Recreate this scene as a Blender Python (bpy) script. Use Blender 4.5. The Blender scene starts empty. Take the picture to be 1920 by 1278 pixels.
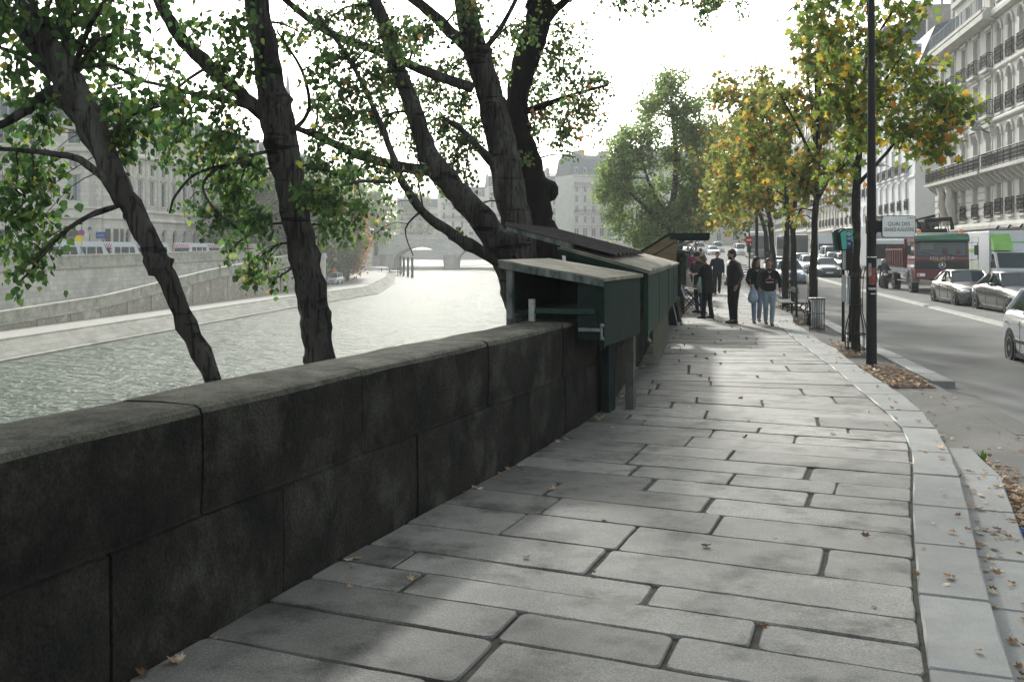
import bpy, bmesh, math, random
import numpy as np
from mathutils import Vector, Matrix, noise
random.seed(7)
PI = math.pi
S = bpy.context.scene
COL = S.collection

# ---------------------------------------------------------------- camera
F = 1867.0; CX = 960.0; HY = 466.0; CZ = 1.85      # photo pixels
cam = bpy.data.cameras.new('camera'); cam.lens = 35.0; cam.sensor_width = 36.0
cam.shift_y = -(639.0 - HY) / 1920.0; cam.clip_start = 0.05; cam.clip_end = 4000
camo = bpy.data.objects.new('camera', cam); COL.objects.link(camo)
camo.location = (0, 0, CZ); camo.rotation_euler = (PI / 2, 0, 0); S.camera = camo

# ---------------------------------------------------------------- sky, sun, exposure
SUN_AZ = math.radians(-4.0)      # measured from +Y towards +X
SUN_EL = math.radians(29.0)
w = bpy.data.worlds.new('World'); S.world = w; w.use_nodes = True
wn = w.node_tree; bg = wn.nodes['Background']
sky = wn.nodes.new('ShaderNodeTexSky'); sky.sky_type = 'NISHITA'; sky.sun_disc = False
sky.sun_elevation = SUN_EL; sky.sun_rotation = SUN_AZ
sky.dust_density = 3.0; sky.air_density = 1.0; sky.ozone_density = 1.5; sky.altitude = 50
hsv = wn.nodes.new('ShaderNodeHueSaturation'); hsv.inputs['Saturation'].default_value = .4; wn.links.new(sky.outputs[0], hsv.inputs['Color'])
tnt = wn.nodes.new('ShaderNodeMix'); tnt.data_type = 'RGBA'; tnt.blend_type = 'MULTIPLY'; tnt.inputs[0].default_value = 1.0; tnt.inputs[7].default_value = (.985, 1.0, .955, 1)
wn.links.new(hsv.outputs[0], tnt.inputs[6]); wn.links.new(tnt.outputs[2], bg.inputs[0]); bg.inputs[1].default_value = 0.15
sl = bpy.data.lights.new('sun', 'SUN'); sl.energy = 2.0; sl.angle = math.radians(4.0); sl.color = (1.0, 0.975, 0.93)
so = bpy.data.objects.new('sun', sl); COL.objects.link(so)
sd = Vector((math.sin(SUN_AZ) * math.cos(SUN_EL), math.cos(SUN_AZ) * math.cos(SUN_EL), math.sin(SUN_EL)))
so.rotation_euler = sd.to_track_quat('Z', 'Y').to_euler(); so.location = (0, 0, 60)
S.view_settings.view_transform = 'Standard'; S.view_settings.look = 'None'
S.view_settings.gamma = 1.0; S.view_settings.exposure = 1.08
try:
    S.cycles.volume_bounces = 1; S.cycles.max_bounces = 8; S.cycles.transparent_max_bounces = 12
except Exception: pass

def at(px, py, Y):
    return Vector(((px - CX) / F * Y, Y, CZ - (py - HY) / F * Y))
def gnd(px, py, z):
    Y = F * (CZ - z) / (py - HY)
    return Vector(((px - CX) / F * Y, Y, z))
def lift(Y):
    return max(0.0, 0.0115 * (Y - 50)) + max(0.0, (Y - 160) * 0.012) if Y < 345 else 0.0115 * 295 + 185 * 0.012
def gz(Y): return -0.44 + lift(Y)

# ---------------------------------------------------------------- materials
MT = {}
def mat(name, c, c2=None, scale=4.0, rough=0.8, bump=0.0, bscale=None, metal=0.0, stretch=(1, 1, 1), coat=0.0, isl=0.0,
        lo=0.35, hi=0.65, c3=None, s3=1.0, lo3=0.5, hi3=0.7, emis=None, spec=None, grain=None, brick=None, bcol=None, bdist=0.02, musgrave=3.0):
    if name in MT: return MT[name]
    m = bpy.data.materials.new(name); m.use_nodes = True; MT[name] = m
    n = m.node_tree; N = n.nodes; L = n.links; b = N['Principled BSDF']
    b.inputs['Roughness'].default_value = rough; b.inputs['Metallic'].default_value = metal
    b.inputs['Specular IOR Level'].default_value = spec if spec is not None else (.12 if rough >= .72 else .3 if rough >= .55 else .5)
    if coat: b.inputs['Coat Weight'].default_value = coat; b.inputs['Coat Roughness'].default_value = 0.08
    tc = N.new('ShaderNodeTexCoord'); mp = N.new('ShaderNodeMapping'); mp.inputs['Scale'].default_value = stretch
    L.new(tc.outputs['Object'], mp.inputs[0])
    col = None
    def rgb(c):
        r = N.new('ShaderNodeRGB'); r.outputs[0].default_value = (*c, 1); return r.outputs[0]
    def nz(sc, det=5.0):
        t = N.new('ShaderNodeTexNoise'); t.inputs['Scale'].default_value = sc; t.inputs['Detail'].default_value = det
        t.inputs['Roughness'].default_value = 0.65
        L.new(mp.outputs[0], t.inputs['Vector']); return t.outputs[0]
    def mix(f, a, bb, typ='MIX'):
        x = N.new('ShaderNodeMix'); x.data_type = 'RGBA'; x.blend_type = typ
        if isinstance(f, float): x.inputs[0].default_value = f
        else: L.new(f, x.inputs[0])
        L.new(a, x.inputs[6]); L.new(bb, x.inputs[7]); return x.outputs[2]
    def mr(v, lo, hi, a=0.0, bb=1.0):
        x = N.new('ShaderNodeMapRange'); x.inputs[1].default_value = lo; x.inputs[2].default_value = hi
        x.inputs[3].default_value = a; x.inputs[4].default_value = bb; L.new(v, x.inputs[0]); return x.outputs[0]
    col = rgb(c)
    if c2 is not None: col = mix(mr(nz(scale), lo, hi), col, rgb(c2))
    if c3 is not None: col = mix(mr(nz(s3), lo3, hi3), col, rgb(c3))
    hgt = None
    if brick:      # (width, height, mortar)
        sx = N.new('ShaderNodeSeparateXYZ'); L.new(tc.outputs['Object'], sx.inputs[0])
        ad = N.new('ShaderNodeMath'); ad.operation = 'ADD'; L.new(sx.outputs[0], ad.inputs[0]); L.new(sx.outputs[1], ad.inputs[1])
        cb = N.new('ShaderNodeCombineXYZ'); L.new(ad.outputs[0], cb.inputs[0]); L.new(sx.outputs[2], cb.inputs[1])
        bt = N.new('ShaderNodeTexBrick'); L.new(cb.outputs[0], bt.inputs[0]); bt.inputs['Scale'].default_value = 1.0
        bt.inputs['Brick Width'].default_value = brick[0]; bt.inputs['Row Height'].default_value = brick[1]
        bt.inputs['Mortar Size'].default_value = brick[2]; bt.inputs['Mortar Smooth'].default_value = 0.2
        bt.inputs['Color1'].default_value = (1, 1, 1, 1); bt.inputs['Color2'].default_value = (0.82, 0.82, 0.8, 1)
        bc = bcol or tuple(v * 0.62 for v in c); k = bc[0] / max(c[0], 1e-3)
        bt.inputs['Mortar'].default_value = (k, k, k, 1)
        col = mix(1.0, col, bt.outputs[0], 'MULTIPLY')
    if grain:
        gv = mr(nz(grain[0], 3.0), .3, .7, 1 - grain[1], 1 + grain[1]); hg = N.new('ShaderNodeHueSaturation'); L.new(gv, hg.inputs['Value']); L.new(col, hg.inputs['Color']); col = hg.outputs[0]
    if isl:
        g = N.new('ShaderNodeNewGeometry')
        v = mr(g.outputs['Random Per Island'], 0, 1, 1 - isl, 1 + isl)
        h = N.new('ShaderNodeHueSaturation'); L.new(v, h.inputs['Value']); L.new(col, h.inputs['Color']); col = h.outputs[0]
    L.new(col, b.inputs['Base Color'])
    if bump:
        bp = N.new('ShaderNodeBump'); bp.inputs['Strength'].default_value = bump; bp.inputs['Distance'].default_value = bdist
        L.new(nz(bscale or scale * 3, 8.0), bp.inputs['Height']); L.new(bp.outputs[0], b.inputs['Normal'])
    if emis:
        b.inputs['Emission Color'].default_value = (*emis[:3], 1); b.inputs['Emission Strength'].default_value = emis[3]
    return m

def leafmat(name, stops, trans=0.45, rough=0.5):
    m = bpy.data.materials.new(name); m.use_nodes = True; MT[name] = m
    n = m.node_tree; N = n.nodes; L = n.links; b = N['Principled BSDF']; out = N['Material Output']
    g = N.new('ShaderNodeNewGeometry'); r = N.new('ShaderNodeValToRGB'); r.color_ramp.interpolation = 'LINEAR'
    L.new(g.outputs['Random Per Island'], r.inputs[0])
    e = r.color_ramp.elements
    e[0].position = stops[0][0]; e[0].color = (*stops[0][1], 1)
    e[1].position = stops[-1][0]; e[1].color = (*stops[-1][1], 1)
    for p, c in stops[1:-1]:
        x = e.new(p); x.color = (*c, 1)
    L.new(r.outputs[0], b.inputs['Base Color']); b.inputs['Roughness'].default_value = rough
    b.inputs['Specular IOR Level'].default_value = 0.3
    t = N.new('ShaderNodeBsdfTranslucent'); h = N.new('ShaderNodeHueSaturation'); h.inputs['Value'].default_value = 3.0; h.inputs['Saturation'].default_value = 1.05
    L.new(r.outputs[0], h.inputs['Color']); L.new(h.outputs[0], t.inputs[0])
    mx = N.new('ShaderNodeMixShader'); mx.inputs[0].default_value = trans
    L.new(b.outputs[0], mx.inputs[1]); L.new(t.outputs[0], mx.inputs[2]); L.new(mx.outputs[0], out.inputs[0])
    return m

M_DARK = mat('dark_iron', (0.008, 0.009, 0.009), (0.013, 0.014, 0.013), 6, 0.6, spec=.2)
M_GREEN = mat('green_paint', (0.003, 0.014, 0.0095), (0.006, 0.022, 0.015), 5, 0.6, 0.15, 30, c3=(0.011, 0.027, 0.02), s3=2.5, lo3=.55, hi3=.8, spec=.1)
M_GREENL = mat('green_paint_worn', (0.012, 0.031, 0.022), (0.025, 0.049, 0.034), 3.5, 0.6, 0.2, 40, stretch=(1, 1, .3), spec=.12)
M_STONE = mat('cut_stone', (0.54, 0.515, 0.45), (0.44, 0.42, 0.37), 1.2, 0.85, 0.2, 8)
M_STONE2 = mat('pale_stone', (0.58, 0.565, 0.52), (0.48, 0.465, 0.425), 0.8, 0.85, 0.15, 8, c3=(.42, .41, .38), s3=.35, lo3=.5, hi3=.8)
M_PALAIS = mat('palace_stone', (0.72, 0.69, 0.6), (0.6, 0.575, 0.5), 0.5, 0.85, 0.1, 6, brick=(1.3, .52, .018))
M_SLATE = mat('slate', (0.10, 0.12, 0.14), (0.14, 0.16, 0.18), 3, 0.6, 0.3, 20, brick=(.4, .3, .02))
M_ZINC = mat('zinc', (0.22, 0.25, 0.27), (0.28, 0.3, 0.32), 1, 0.45, metal=0.3)
M_GLASS = mat('window_glass', (0.03, 0.045, 0.05), (0.05, .065, .07), 0.7, 0.08, spec=0.5)
M_WHITE = mat('white_paint', (0.72, 0.73, 0.72), (0.62, 0.63, 0.62), 2, 0.5)
M_CURT = mat('curtain', (0.42, 0.43, 0.42), (0.3, .31, .31), 3, 0.8)
M_TYRE = mat('rubber', (0.015, 0.015, 0.016), None, rough=0.8)
M_RIM = mat('rim_metal', (0.45, 0.46, 0.48), None, rough=0.3, metal=0.9)
M_CHROME = mat('chrome', (0.7, 0.72, 0.74), None, rough=0.15, metal=1.0)
M_CARGLASS = mat('car_glass', (0.02, 0.035, 0.04), None, rough=0.04, spec=.5)
M_BLACKP = mat('black_plastic', (0.015, 0.016, 0.018), None, rough=0.5)
M_LAMPG = mat('headlight_glass', (0.75, 0.78, 0.8), None, rough=0.08, spec=0.9, coat=0.8)
M_RED = mat('red_plastic', (0.45, 0.02, 0.015), None, rough=0.25, coat=.5)
M_ORANGE = mat('orange_plastic', (0.8, 0.16, 0.02), None, rough=0.25, coat=.5)
M_WOOD = mat('weathered_wood', (0.23, 0.19, 0.14), (0.15, 0.12, 0.09), 2, 0.8, 0.3, 30, stretch=(1, 1, 6))
M_SOIL = mat('soil', (0.045, 0.033, 0.025), (0.09, 0.07, 0.055), 12, 0.95, 0.9, 30, bdist=.03)

# ---------------------------------------------------------------- object helpers
def tag(o, label=None, cat=None, group=None, kind=None):
    if label: o['label'] = label
    if cat: o['category'] = cat
    if group: o['group'] = group
    if kind: o['kind'] = kind
    return o
def empty(name, loc, rz=0.0, label=None, cat=None, group=None):
    o = bpy.data.objects.new(name, None); COL.objects.link(o); o.location = loc; o.rotation_euler = (0, 0, rz)
    o.empty_display_size = 0.2
    return tag(o, label, cat, group)
KIDS = {}
def kids(o): return KIDS.get(o.name, [])
def link(o, parent=None):
    COL.objects.link(o)
    if parent is not None:
        o.parent = parent; KIDS.setdefault(parent.name, []).append(o)
    return o
def copy_tree(o, parent=None, loc=None, rz=None, label=None, group=None):
    c = o.copy(); link(c, parent)
    for ch in list(kids(o)): copy_tree(ch, c)
    if loc is not None: c.location = loc
    if rz is not None: c.rotation_euler = (0, 0, rz)
    if label: c['label'] = label
    if group: c['group'] = group
    return c

class MB:
    def __init__(s): s.v = []; s.f = []; s.mi = []; s.m = 0; s.sm = []; s.smooth = False
    def face(s, idx):
        s.f.append(tuple(idx)); s.mi.append(s.m); s.sm.append(s.smooth)
    def add(s, vs, fs, M=None):
        o = len(s.v)
        for p in vs:
            p = Vector(p)
            s.v.append(tuple(M @ p) if M is not None else tuple(p))
        for f in fs: s.face([i + o for i in f])
        return s
    def box(s, x0, x1, y0, y1, z0, z1, M=None, c=0.0):
        if c <= 0:
            return s.add([(x0, y0, z0), (x1, y0, z0), (x1, y1, z0), (x0, y1, z0), (x0, y0, z1), (x1, y0, z1), (x1, y1, z1), (x0, y1, z1)],
                         [(0, 3, 2, 1), (4, 5, 6, 7), (0, 1, 5, 4), (1, 2, 6, 5), (2, 3, 7, 6), (3, 0, 4, 7)], M)
        bm = bmesh.new(); bmesh.ops.create_cube(bm, size=1.0)
        for q in bm.verts:
            q.co = Vector(((x0 + x1) / 2 + q.co.x * (x1 - x0), (y0 + y1) / 2 + q.co.y * (y1 - y0), (z0 + z1) / 2 + q.co.z * (z1 - z0)))
        bmesh.ops.bevel(bm, geom=bm.edges[:], offset=c, segments=2, profile=0.6, affect='EDGES')
        bm.verts.index_update()
        s.add([q.co.copy() for q in bm.verts], [[q.index for q in f.verts] for f in bm.faces], M); bm.free(); return s
    def prism(s, pts, a0, a1, axis='y', M=None):
        """pts 2D outline (ccw) extruded along axis; y: pts=(x,z); x: pts=(y,z); z: pts=(x,y)"""
        def P(p, a):
            return {'y': (p[0], a, p[1]), 'x': (a, p[0], p[1]), 'z': (p[0], p[1], a)}[axis]
        n = len(pts); vs = [P(p, a0) for p in pts] + [P(p, a1) for p in pts]
        fs = [tuple(range(n)), tuple(range(2 * n - 1, n - 1, -1))] + [(i, i + n, (i + 1) % n + n, (i + 1) % n) for i in range(n)]
        return s.add(vs, fs, M)
    def tube(s, pts, r, n=8, cap=True, M=None, jit=0.0):
        pts = [Vector(p) for p in pts]; k = len(pts)
        if not hasattr(r, '__len__'): r = [r] * k
        o = len(s.v); up = Vector((0, 0, 1)); prev = None
        for i, p in enumerate(pts):
            d = (pts[min(i + 1, k - 1)] - pts[max(i - 1, 0)])
            if d.length < 1e-9: d = Vector((0, 0, 1))
            d.normalize()
            if prev is None:
                a = d.cross(up)
                if a.length < 1e-3: a = d.cross(Vector((1, 0, 0)))
                a.normalize()
            else:
                a = prev - d * prev.dot(d)
                if a.length < 1e-6: a = d.cross(up)
                a.normalize()
            prev = a; b = d.cross(a)
            for j in range(n):
                t = 2 * PI * j / n; rr = r[i] * (1 + (random.uniform(-jit, jit) if jit else 0))
                q = p + (a * math.cos(t) + b * math.sin(t)) * rr
                s.v.append(tuple(M @ q) if M is not None else tuple(q))
        for i in range(k - 1):
            for j in range(n):
                j2 = (j + 1) % n
                s.face((o + i * n + j, o + i * n + j2, o + (i + 1) * n + j2, o + (i + 1) * n + j))
        if cap:
            s.face([o + j for j in range(n - 1, -1, -1)]); s.face([o + (k - 1) * n + j for j in range(n)])
        return s
    def ell(s, c, r, nu=10, nv=7, M=None):
        o = len(s.v); c = Vector(c)
        vs = [(c.x, c.y, c.z - r[2])]
        for i in range(1, nv):
            ph = -PI / 2 + PI * i / nv
            for j in range(nu):
                t = 2 * PI * j / nu
                vs.append((c.x + r[0] * math.cos(ph) * math.cos(t), c.y + r[1] * math.cos(ph) * math.sin(t), c.z + r[2] * math.sin(ph)))
        vs.append((c.x, c.y, c.z + r[2])); fs = []
        for j in range(nu): fs.append((0, 1 + (j + 1) % nu, 1 + j))
        for i in range(nv - 2):
            for j in range(nu):
                a = 1 + i * nu
                fs.append((a + j, a + (j + 1) % nu, a + nu + (j + 1) % nu, a + nu + j))
        a = 1 + (nv - 2) * nu
        for j in range(nu): fs.append((a + j, a + (j + 1) % nu, len(vs) - 1))
        return s.add(vs, fs, M)
    def loft(s, rings, cap=True, M=None, closed=True):
        n = len(rings[0]); o = len(s.v)
        for R in rings:
            for p in R:
                p = Vector(p); s.v.append(tuple(M @ p) if M is not None else tuple(p))
        for i in range(len(rings) - 1):
            for j in range(n if closed else n - 1):
                j2 = (j + 1) % n
                s.face((o + i * n + j, o + i * n + j2, o + (i + 1) * n + j2, o + (i + 1) * n + j))
        if cap and closed:
            s.face([o + j for j in range(n - 1, -1, -1)]); s.face([o + (len(rings) - 1) * n + j for j in range(n)])
        return s
    def disc(s, c, r, nrm, n=16, t=0.01, M=None):
        c = Vector(c); d = Vector(nrm).normalized()
        return s.tube([c - d * t / 2, c + d * t / 2], [r, r], n, True, M)
    def mesh(s, name, mats):
        me = bpy.data.meshes.new(name); me.from_pydata(s.v, [], s.f)
        for m in (mats if isinstance(mats, (list, tuple)) else [mats]): me.materials.append(m)
        me.polygons.foreach_set('material_index', s.mi); me.polygons.foreach_set('use_smooth', s.sm); me.update()
        return me
    def build(s, name, mats, parent=None, loc=None, rz=None, label=None, cat=None, group=None, kind=None):
        o = bpy.data.objects.new(name, s.mesh(name, mats)); link(o, parent)
        if loc is not None: o.location = loc
        if rz is not None: o.rotation_euler = (0, 0, rz)
        return tag(o, label, cat, group, kind)
def inst(me, name, parent=None, loc=(0, 0, 0), rz=0.0, label=None):
    o = bpy.data.objects.new(name, me); link(o, parent); o.location = loc; o.rotation_euler = (0, 0, rz)
    if label: o['label'] = label
    return o
def text(body, name, size, m, parent, loc, rot, extr=0.003, align='CENTER', sx=1.0):
    cu = bpy.data.curves.new(name, 'FONT'); cu.body = body; cu.size = size; cu.extrude = extr; cu.align_x = align; cu.align_y = 'CENTER'
    cu.resolution_u = 3
    t = bpy.data.objects.new('tmp', cu); COL.objects.link(t); bpy.context.view_layer.update()
    me = bpy.data.meshes.new_from_object(t.evaluated_get(bpy.context.evaluated_depsgraph_get()))
    bpy.data.objects.remove(t); bpy.data.curves.remove(cu)
    me.materials.clear(); me.materials.append(m); me.name = name
    if sx != 1.0:
        me.transform(Matrix.Diagonal((sx, 1, 1, 1)))
    o = bpy.data.objects.new(name, me); link(o, parent); o.location = loc; o.rotation_euler = rot
    return o
def interp(pts, y):
    if y <= pts[0][1]:
        a, b = pts[0], pts[1]
    elif y >= pts[-1][1]:
        a, b = pts[-2], pts[-1]
    else:
        for a, b in zip(pts, pts[1:]):
            if a[1] <= y <= b[1]: break
    return a[0] + (b[0] - a[0]) * (y - a[1]) / (b[1] - a[1])
# ================================================================ ground, pavement, river
WP = [(-3.2, 0), (-2.4, 2.2), (-1.66, 4.25), (-.8, 6.5), (0, 8.5), (.62, 10.2), (1.14, 11.85), (1.62, 14), (2.0, 15.8), (2.78, 19.85), (3.72, 24.7), (6.2, 38), (10.3, 60), (18.0, 100)]
RP = [(-.1, -1.0), (.58, 1.1), (1.35, 3.0), (2.14, 5.2), (2.93, 7.25), (3.65, 9.05), (4.12, 10.6), (4.62, 13.3), (5.0, 15.4), (5.66, 19.5), (6.5, 24.3), (8.85, 37.5), (13.0, 59.5), (20.6, 99)]
def catmull(P, t):
    n = len(P) - 1; t = max(0, min(n - 1e-6, t)); i = int(t); u = t - i
    p0, p1, p2, p3 = P[max(i - 1, 0)], P[i], P[i + 1], P[min(i + 2, n)]
    return tuple(0.5 * ((2 * b) + (-a + c) * u + (2 * a - 5 * b + 4 * c - d) * u * u + (-a + 3 * b - 3 * c + d) * u ** 3) for a, b, c, d in zip(p0, p1, p2, p3))
TS = [i * 0.02 for i in range(int((len(WP) - 1) / 0.02) + 1)]
WD = [catmull(WP, t) for t in TS]; RD = [catmull(RP, t) for t in TS]
def wx(Y): return interp(WD, Y)
OP = [(.3, -1), (1.75, 3.2), (2.15, 4.25), (2.5, 5.2), (3.06, 6.65), (3.8, 8.55), (4.38, 10.3), (4.98, 12.9), (5.44, 15.6), (6.12, 19.6), (7.95, 30.3), (9.9, 41), (13.5, 60), (21.1, 100)]
OD = [catmull(OP, t) for t in TS]
LP = [(.75, -1), (2.2, 3.2), (2.62, 4.25), (3.0, 5.4), (3.5, 6.9), (3.78, 7.5), (4.2, 8.5), (4.5, 9.5), (4.62, 10.4)]
KP = [(3.9, -3), (4.3, 0), (4.9, 5), (5.5, 8), (6.07, 11.8), (6.77, 14.95), (7.7, 20.8), (9.15, 29), (11.5, 41), (15.2, 60), (23, 100), (30, 140)]
def ox(Y): return interp(OD, Y)
def kx(Y): return interp(KP, Y)
M_PAVE = mat('paving_granite', (0.205, 0.202, 0.18), (0.148, 0.147, 0.13), 3.5, 0.6, 0.8, 70, isl=0.32, c3=(0.06, 0.062, 0.052), s3=2.2, lo3=.5, hi3=.66, bdist=.006, grain=(95, .42))
M_MORTAR = mat('mortar', (0.05, 0.049, 0.041), (0.095, 0.092, 0.078), 14, 0.95, 0.6, 50, bdist=.008)
M_KERB = mat('kerb_granite', (0.215, 0.222, 0.21), (0.17, 0.176, 0.166), 3, 0.6, 0.3, 90, isl=.1, c3=(.14, .147, .135), s3=1.1, lo3=.55, hi3=.72, bdist=.004, grain=(140, .25))
M_STRIP = mat('worn_asphalt', (0.14, 0.137, 0.125), (0.105, 0.104, 0.096), 2.5, 0.85, 0.35, 80, bdist=.006, c3=(.18, .172, .155), s3=.7, grain=(90, .25))
M_ROAD = mat('asphalt', (0.09, 0.096, 0.098), (0.07, 0.075, 0.077), .8, 0.62, 0.5, 60, c3=(.115, .122, .124), s3=.4, lo3=.5, hi3=.75, bdist=.01, grain=(45, .35))
M_CONC = mat('concrete', (0.42, 0.41, 0.38), (0.3, 0.295, 0.27), 3, 0.8, 0.4, 30, isl=.06, c3=(.2, .2, .18), s3=5, lo3=.6, hi3=.75)

def slab(mb, c, z, depth=0.1, ins=0.008, ch=0.03, wan=.005):
    """c: four xy corners ccw; makes a stone with worn, clipped edges"""
    c = [Vector((p[0], p[1])) for p in c]; n = 4; cen = sum(c, Vector((0, 0))) / 4
    out = []
    for i in range(4):
        a, p, b = c[i - 1], c[i], c[(i + 1) % 4]
        da = (a - p); db = (b - p); k = min(ch * random.uniform(.5, 1.6), da.length * .3, db.length * .3)
        out += [p + da.normalized() * k, p + (da.normalized() + db.normalized()) * k * .28, p + db.normalized() * k]
    # extra edge points so that the long edges wander a little
    full = []
    for i, p in enumerate(out):
        full.append(p); q = out[(i + 1) % len(out)]
        L = (q - p).length
        if L > .3:
            m = max(2, int(L / .12)); d = (q - p); nn = Vector((-d.y, d.x)).normalized()
            for j in range(1, m):
                r = p + d * j / m
                full.append(r + nn * random.uniform(-wan, wan))
    tx, ty = random.uniform(-.004, .004), random.uniform(-.004, .004); dz = random.uniform(-.004, .004)
    def zz(p): return z + dz + tx * (p.x - cen.x) + ty * (p.y - cen.y)
    N = len(full); vs = []
    for p in full:
        d = (cen - p); L = d.length; vs.append((*(p + d * (ins / max(L, .05))), zz(p)))
    for p in full: vs.append((p.x, p.y, zz(p) - .009))
    for p in full: vs.append((p.x, p.y, z - depth))
    fs = [tuple(range(N))] + [(i, i + N, (i + 1) % N + N, (i + 1) % N) for i in range(N)] + [(i + N, i + 2 * N, (i + 1) % N + 2 * N, (i + 1) % N + N) for i in range(N)]
    mb.add(vs, fs)

mb = MB(); t = 0.0; tmax = len(WP) - 1.0; row = 0
def wr(t): return Vector(catmull(WP, t)), Vector(catmull(RP, t))
while t < tmax - .02:
    a, b = wr(t)
    seg = (Vector(WP[min(int(t) + 1, len(WP) - 1)]) - Vector(WP[int(t)])).length
    wd = random.choice([.34, .38, .42, .46, .5, .54]) if a.y < 40 else 1.0
    dt = wd / seg; t2 = min(t + dt, tmax - 1e-4); a2, b2 = wr(t2)
    L = (b - a).length; cuts = [0.0]; p = random.uniform(.35, 1.5)
    while p < L - .45:
        cuts.append(p / L); p += random.choice([.8, 1.2, 1.5, 1.9, 2.3])
    cuts.append(1.0); g = .008; e = .02
    ga = (a2 - a).normalized() * g
    for c0, c1 in zip(cuts, cuts[1:]):
        e = random.choice([.005, .008, .014, .02, .024]); j0 = e / L if c0 > 0 else .0; j1 = e / L if c1 < 1 else random.uniform(.007, .013)
        q0, q1 = c0 + j0, c1 - j1
        P = [a.lerp(b, q0) + ga, a.lerp(b, q1) + ga, a2.lerp(b2, q1) - ga, a2.lerp(b2, q0) - ga]
        slab(mb, P, lift(P[0].y), .09)
    t = t2; row += 1
mb.build('pavement', M_PAVE, kind='structure')
# mortar bed
mb = MB()
rings = [[(w_[0] - .3, w_[1], lift(w_[1]) - .017), (r[0] + .07, r[1], lift(w_[1]) - .017)] for w_, r in zip(WD[::5], RD[::5])]
mb.loft(rings, closed=False); mb.build('pavement_joints', M_MORTAR, kind='structure')
# kerb stones along the pavement
def along(D, s0, s1, step):
    """resample polyline D by length"""
    acc = 0; out = [Vector(D[0])]
    nxt = step() if callable(step) else step
    for a, b in zip(D, D[1:]):
        a = Vector(a); b = Vector(b); L = (b - a).length
        while acc + L >= nxt and L > 0:
            u = (nxt - acc) / L; out.append(a.lerp(b, u)); nxt += (step() if callable(step) else step)
        acc += L
    return out
def kerbline(D1, D2off, z, depth, name, mt, ymax=100, step=lambda: random.uniform(.95, 1.35), ymin=-9):
    mb = MB(); pts = along(D1, 0, 0, step)
    for a, b in zip(pts, pts[1:]):
        if a.y > ymax or a.y < ymin: continue
        d = (b - a).normalized(); n = Vector((d.y, -d.x))
        def oth(p):
            w_ = D2off(p); return p + n * w_
        P = [a + d * .006, oth(a) + d * .006, oth(b) - d * .006, b - d * .006]
        slab(mb, P, z + lift(a.y), depth, .014, .012, .0015)
    return mb.build(name, mt, kind='structure')
def kw(p):
    # width of the kerb from the joint line to the outer edge, measured across
    best = min(((Vector(q) - p).length for q in OD[::6]), default=.4)
    return max(.3, best)
RDo = [(x - .012, y) for x, y in RD]
kerbline([q for q in RDo if q[1] < 101], lambda p: kw(p), 0.0, .34, 'kerb', M_KERB)
LD = [catmull(LP, i * .05) for i in range(int((len(LP) - 1) / .05) + 1)]
def lw(p):
    return max(.05, min((Vector(q) - p).length for q in LD))
kerbline([(x + .012, y) for x, y in OD if y < 10.2], lw, -.13, .2, 'lower_kerb', M_KERB)
# strip between kerb and road, with its own kerb
mb = MB()
ys = [-3 + i * .8 for i in range(80)] + [61 + i * 3 for i in range(27)]
mb.loft([[(ox(y) - .15, y, gz(y) + .2), (kx(y) - .3, y, gz(y) + .2)] for y in ys], closed=False)
mb.build('planting_strip', M_STRIP, kind='structure')
KD = [(kx(y) - .33, y) for y in ys]
kerbline([q for q in KD if q[1] > 14.8], lambda p: .33, -.195, .3, 'road_kerb', M_KERB, ymax=135)
kerbline([q for q in KD if q[1] < 15.2], lambda p: .33, -.232, .3, 'road_kerb_dropped', M_STRIP)
# far side pavement line
def fx(Y): return 18.92 + 0.18 * Y
ysr = [-40 + i * 6 for i in range(80)]
mb = MB()
def rleft(Y):
    return kx(Y) - .1 if Y < 120 else min(kx(120), 30) - 2
mb.loft([[(rleft(y), y, gz(y)), ((rleft(y) + fx(y) - 3.6) / 2, y, gz(y) + .06), (fx(y) - 3.6, y, gz(y))] for y in ysr if y < 420], closed=False)
mb.build('road', M_ROAD, kind='structure')
mb = MB()
mb.loft([[(fx(y) - 3.6, y, gz(y) - .05), (fx(y) - 3.6, y, gz(y) + .14), (fx(y) + 60, y, gz(y) + .14)] for y in ysr if y < 420], closed=False)
mb.build('far_pavement', M_STRIP, kind='structure')
# painted marks on the road
M_MARK = mat('road_paint', (0.55, 0.55, 0.53), (0.38, 0.38, 0.37), 8, .7)
mb = MB()
def mk(P, z=.005):
    mb.add([(x, y, gz(y) + z + .06 * max(0, 1 - abs((x - (rleft(y) + fx(y) - 3.6) / 2) / ((fx(y) - 3.6 - rleft(y)) / 2)))) for x, y in P], [(0, 1, 2, 3)])
mk([(kx(21.4) + .02, 21.4), (kx(21.4) + 1.35, 21.4), (kx(22.6) + 1.25, 22.6), (kx(22.6) + .02, 22.6)], .008)
for y in (33, 47, 61, 75):
    mk([(fx(y) - 7.6, y), (fx(y) - 7.48, y), (fx(y + 3) - 7.48, y + 3), (fx(y + 3) - 7.6, y + 3)], .008)
mb.build('road_marking', M_MARK, kind='structure')

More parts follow.
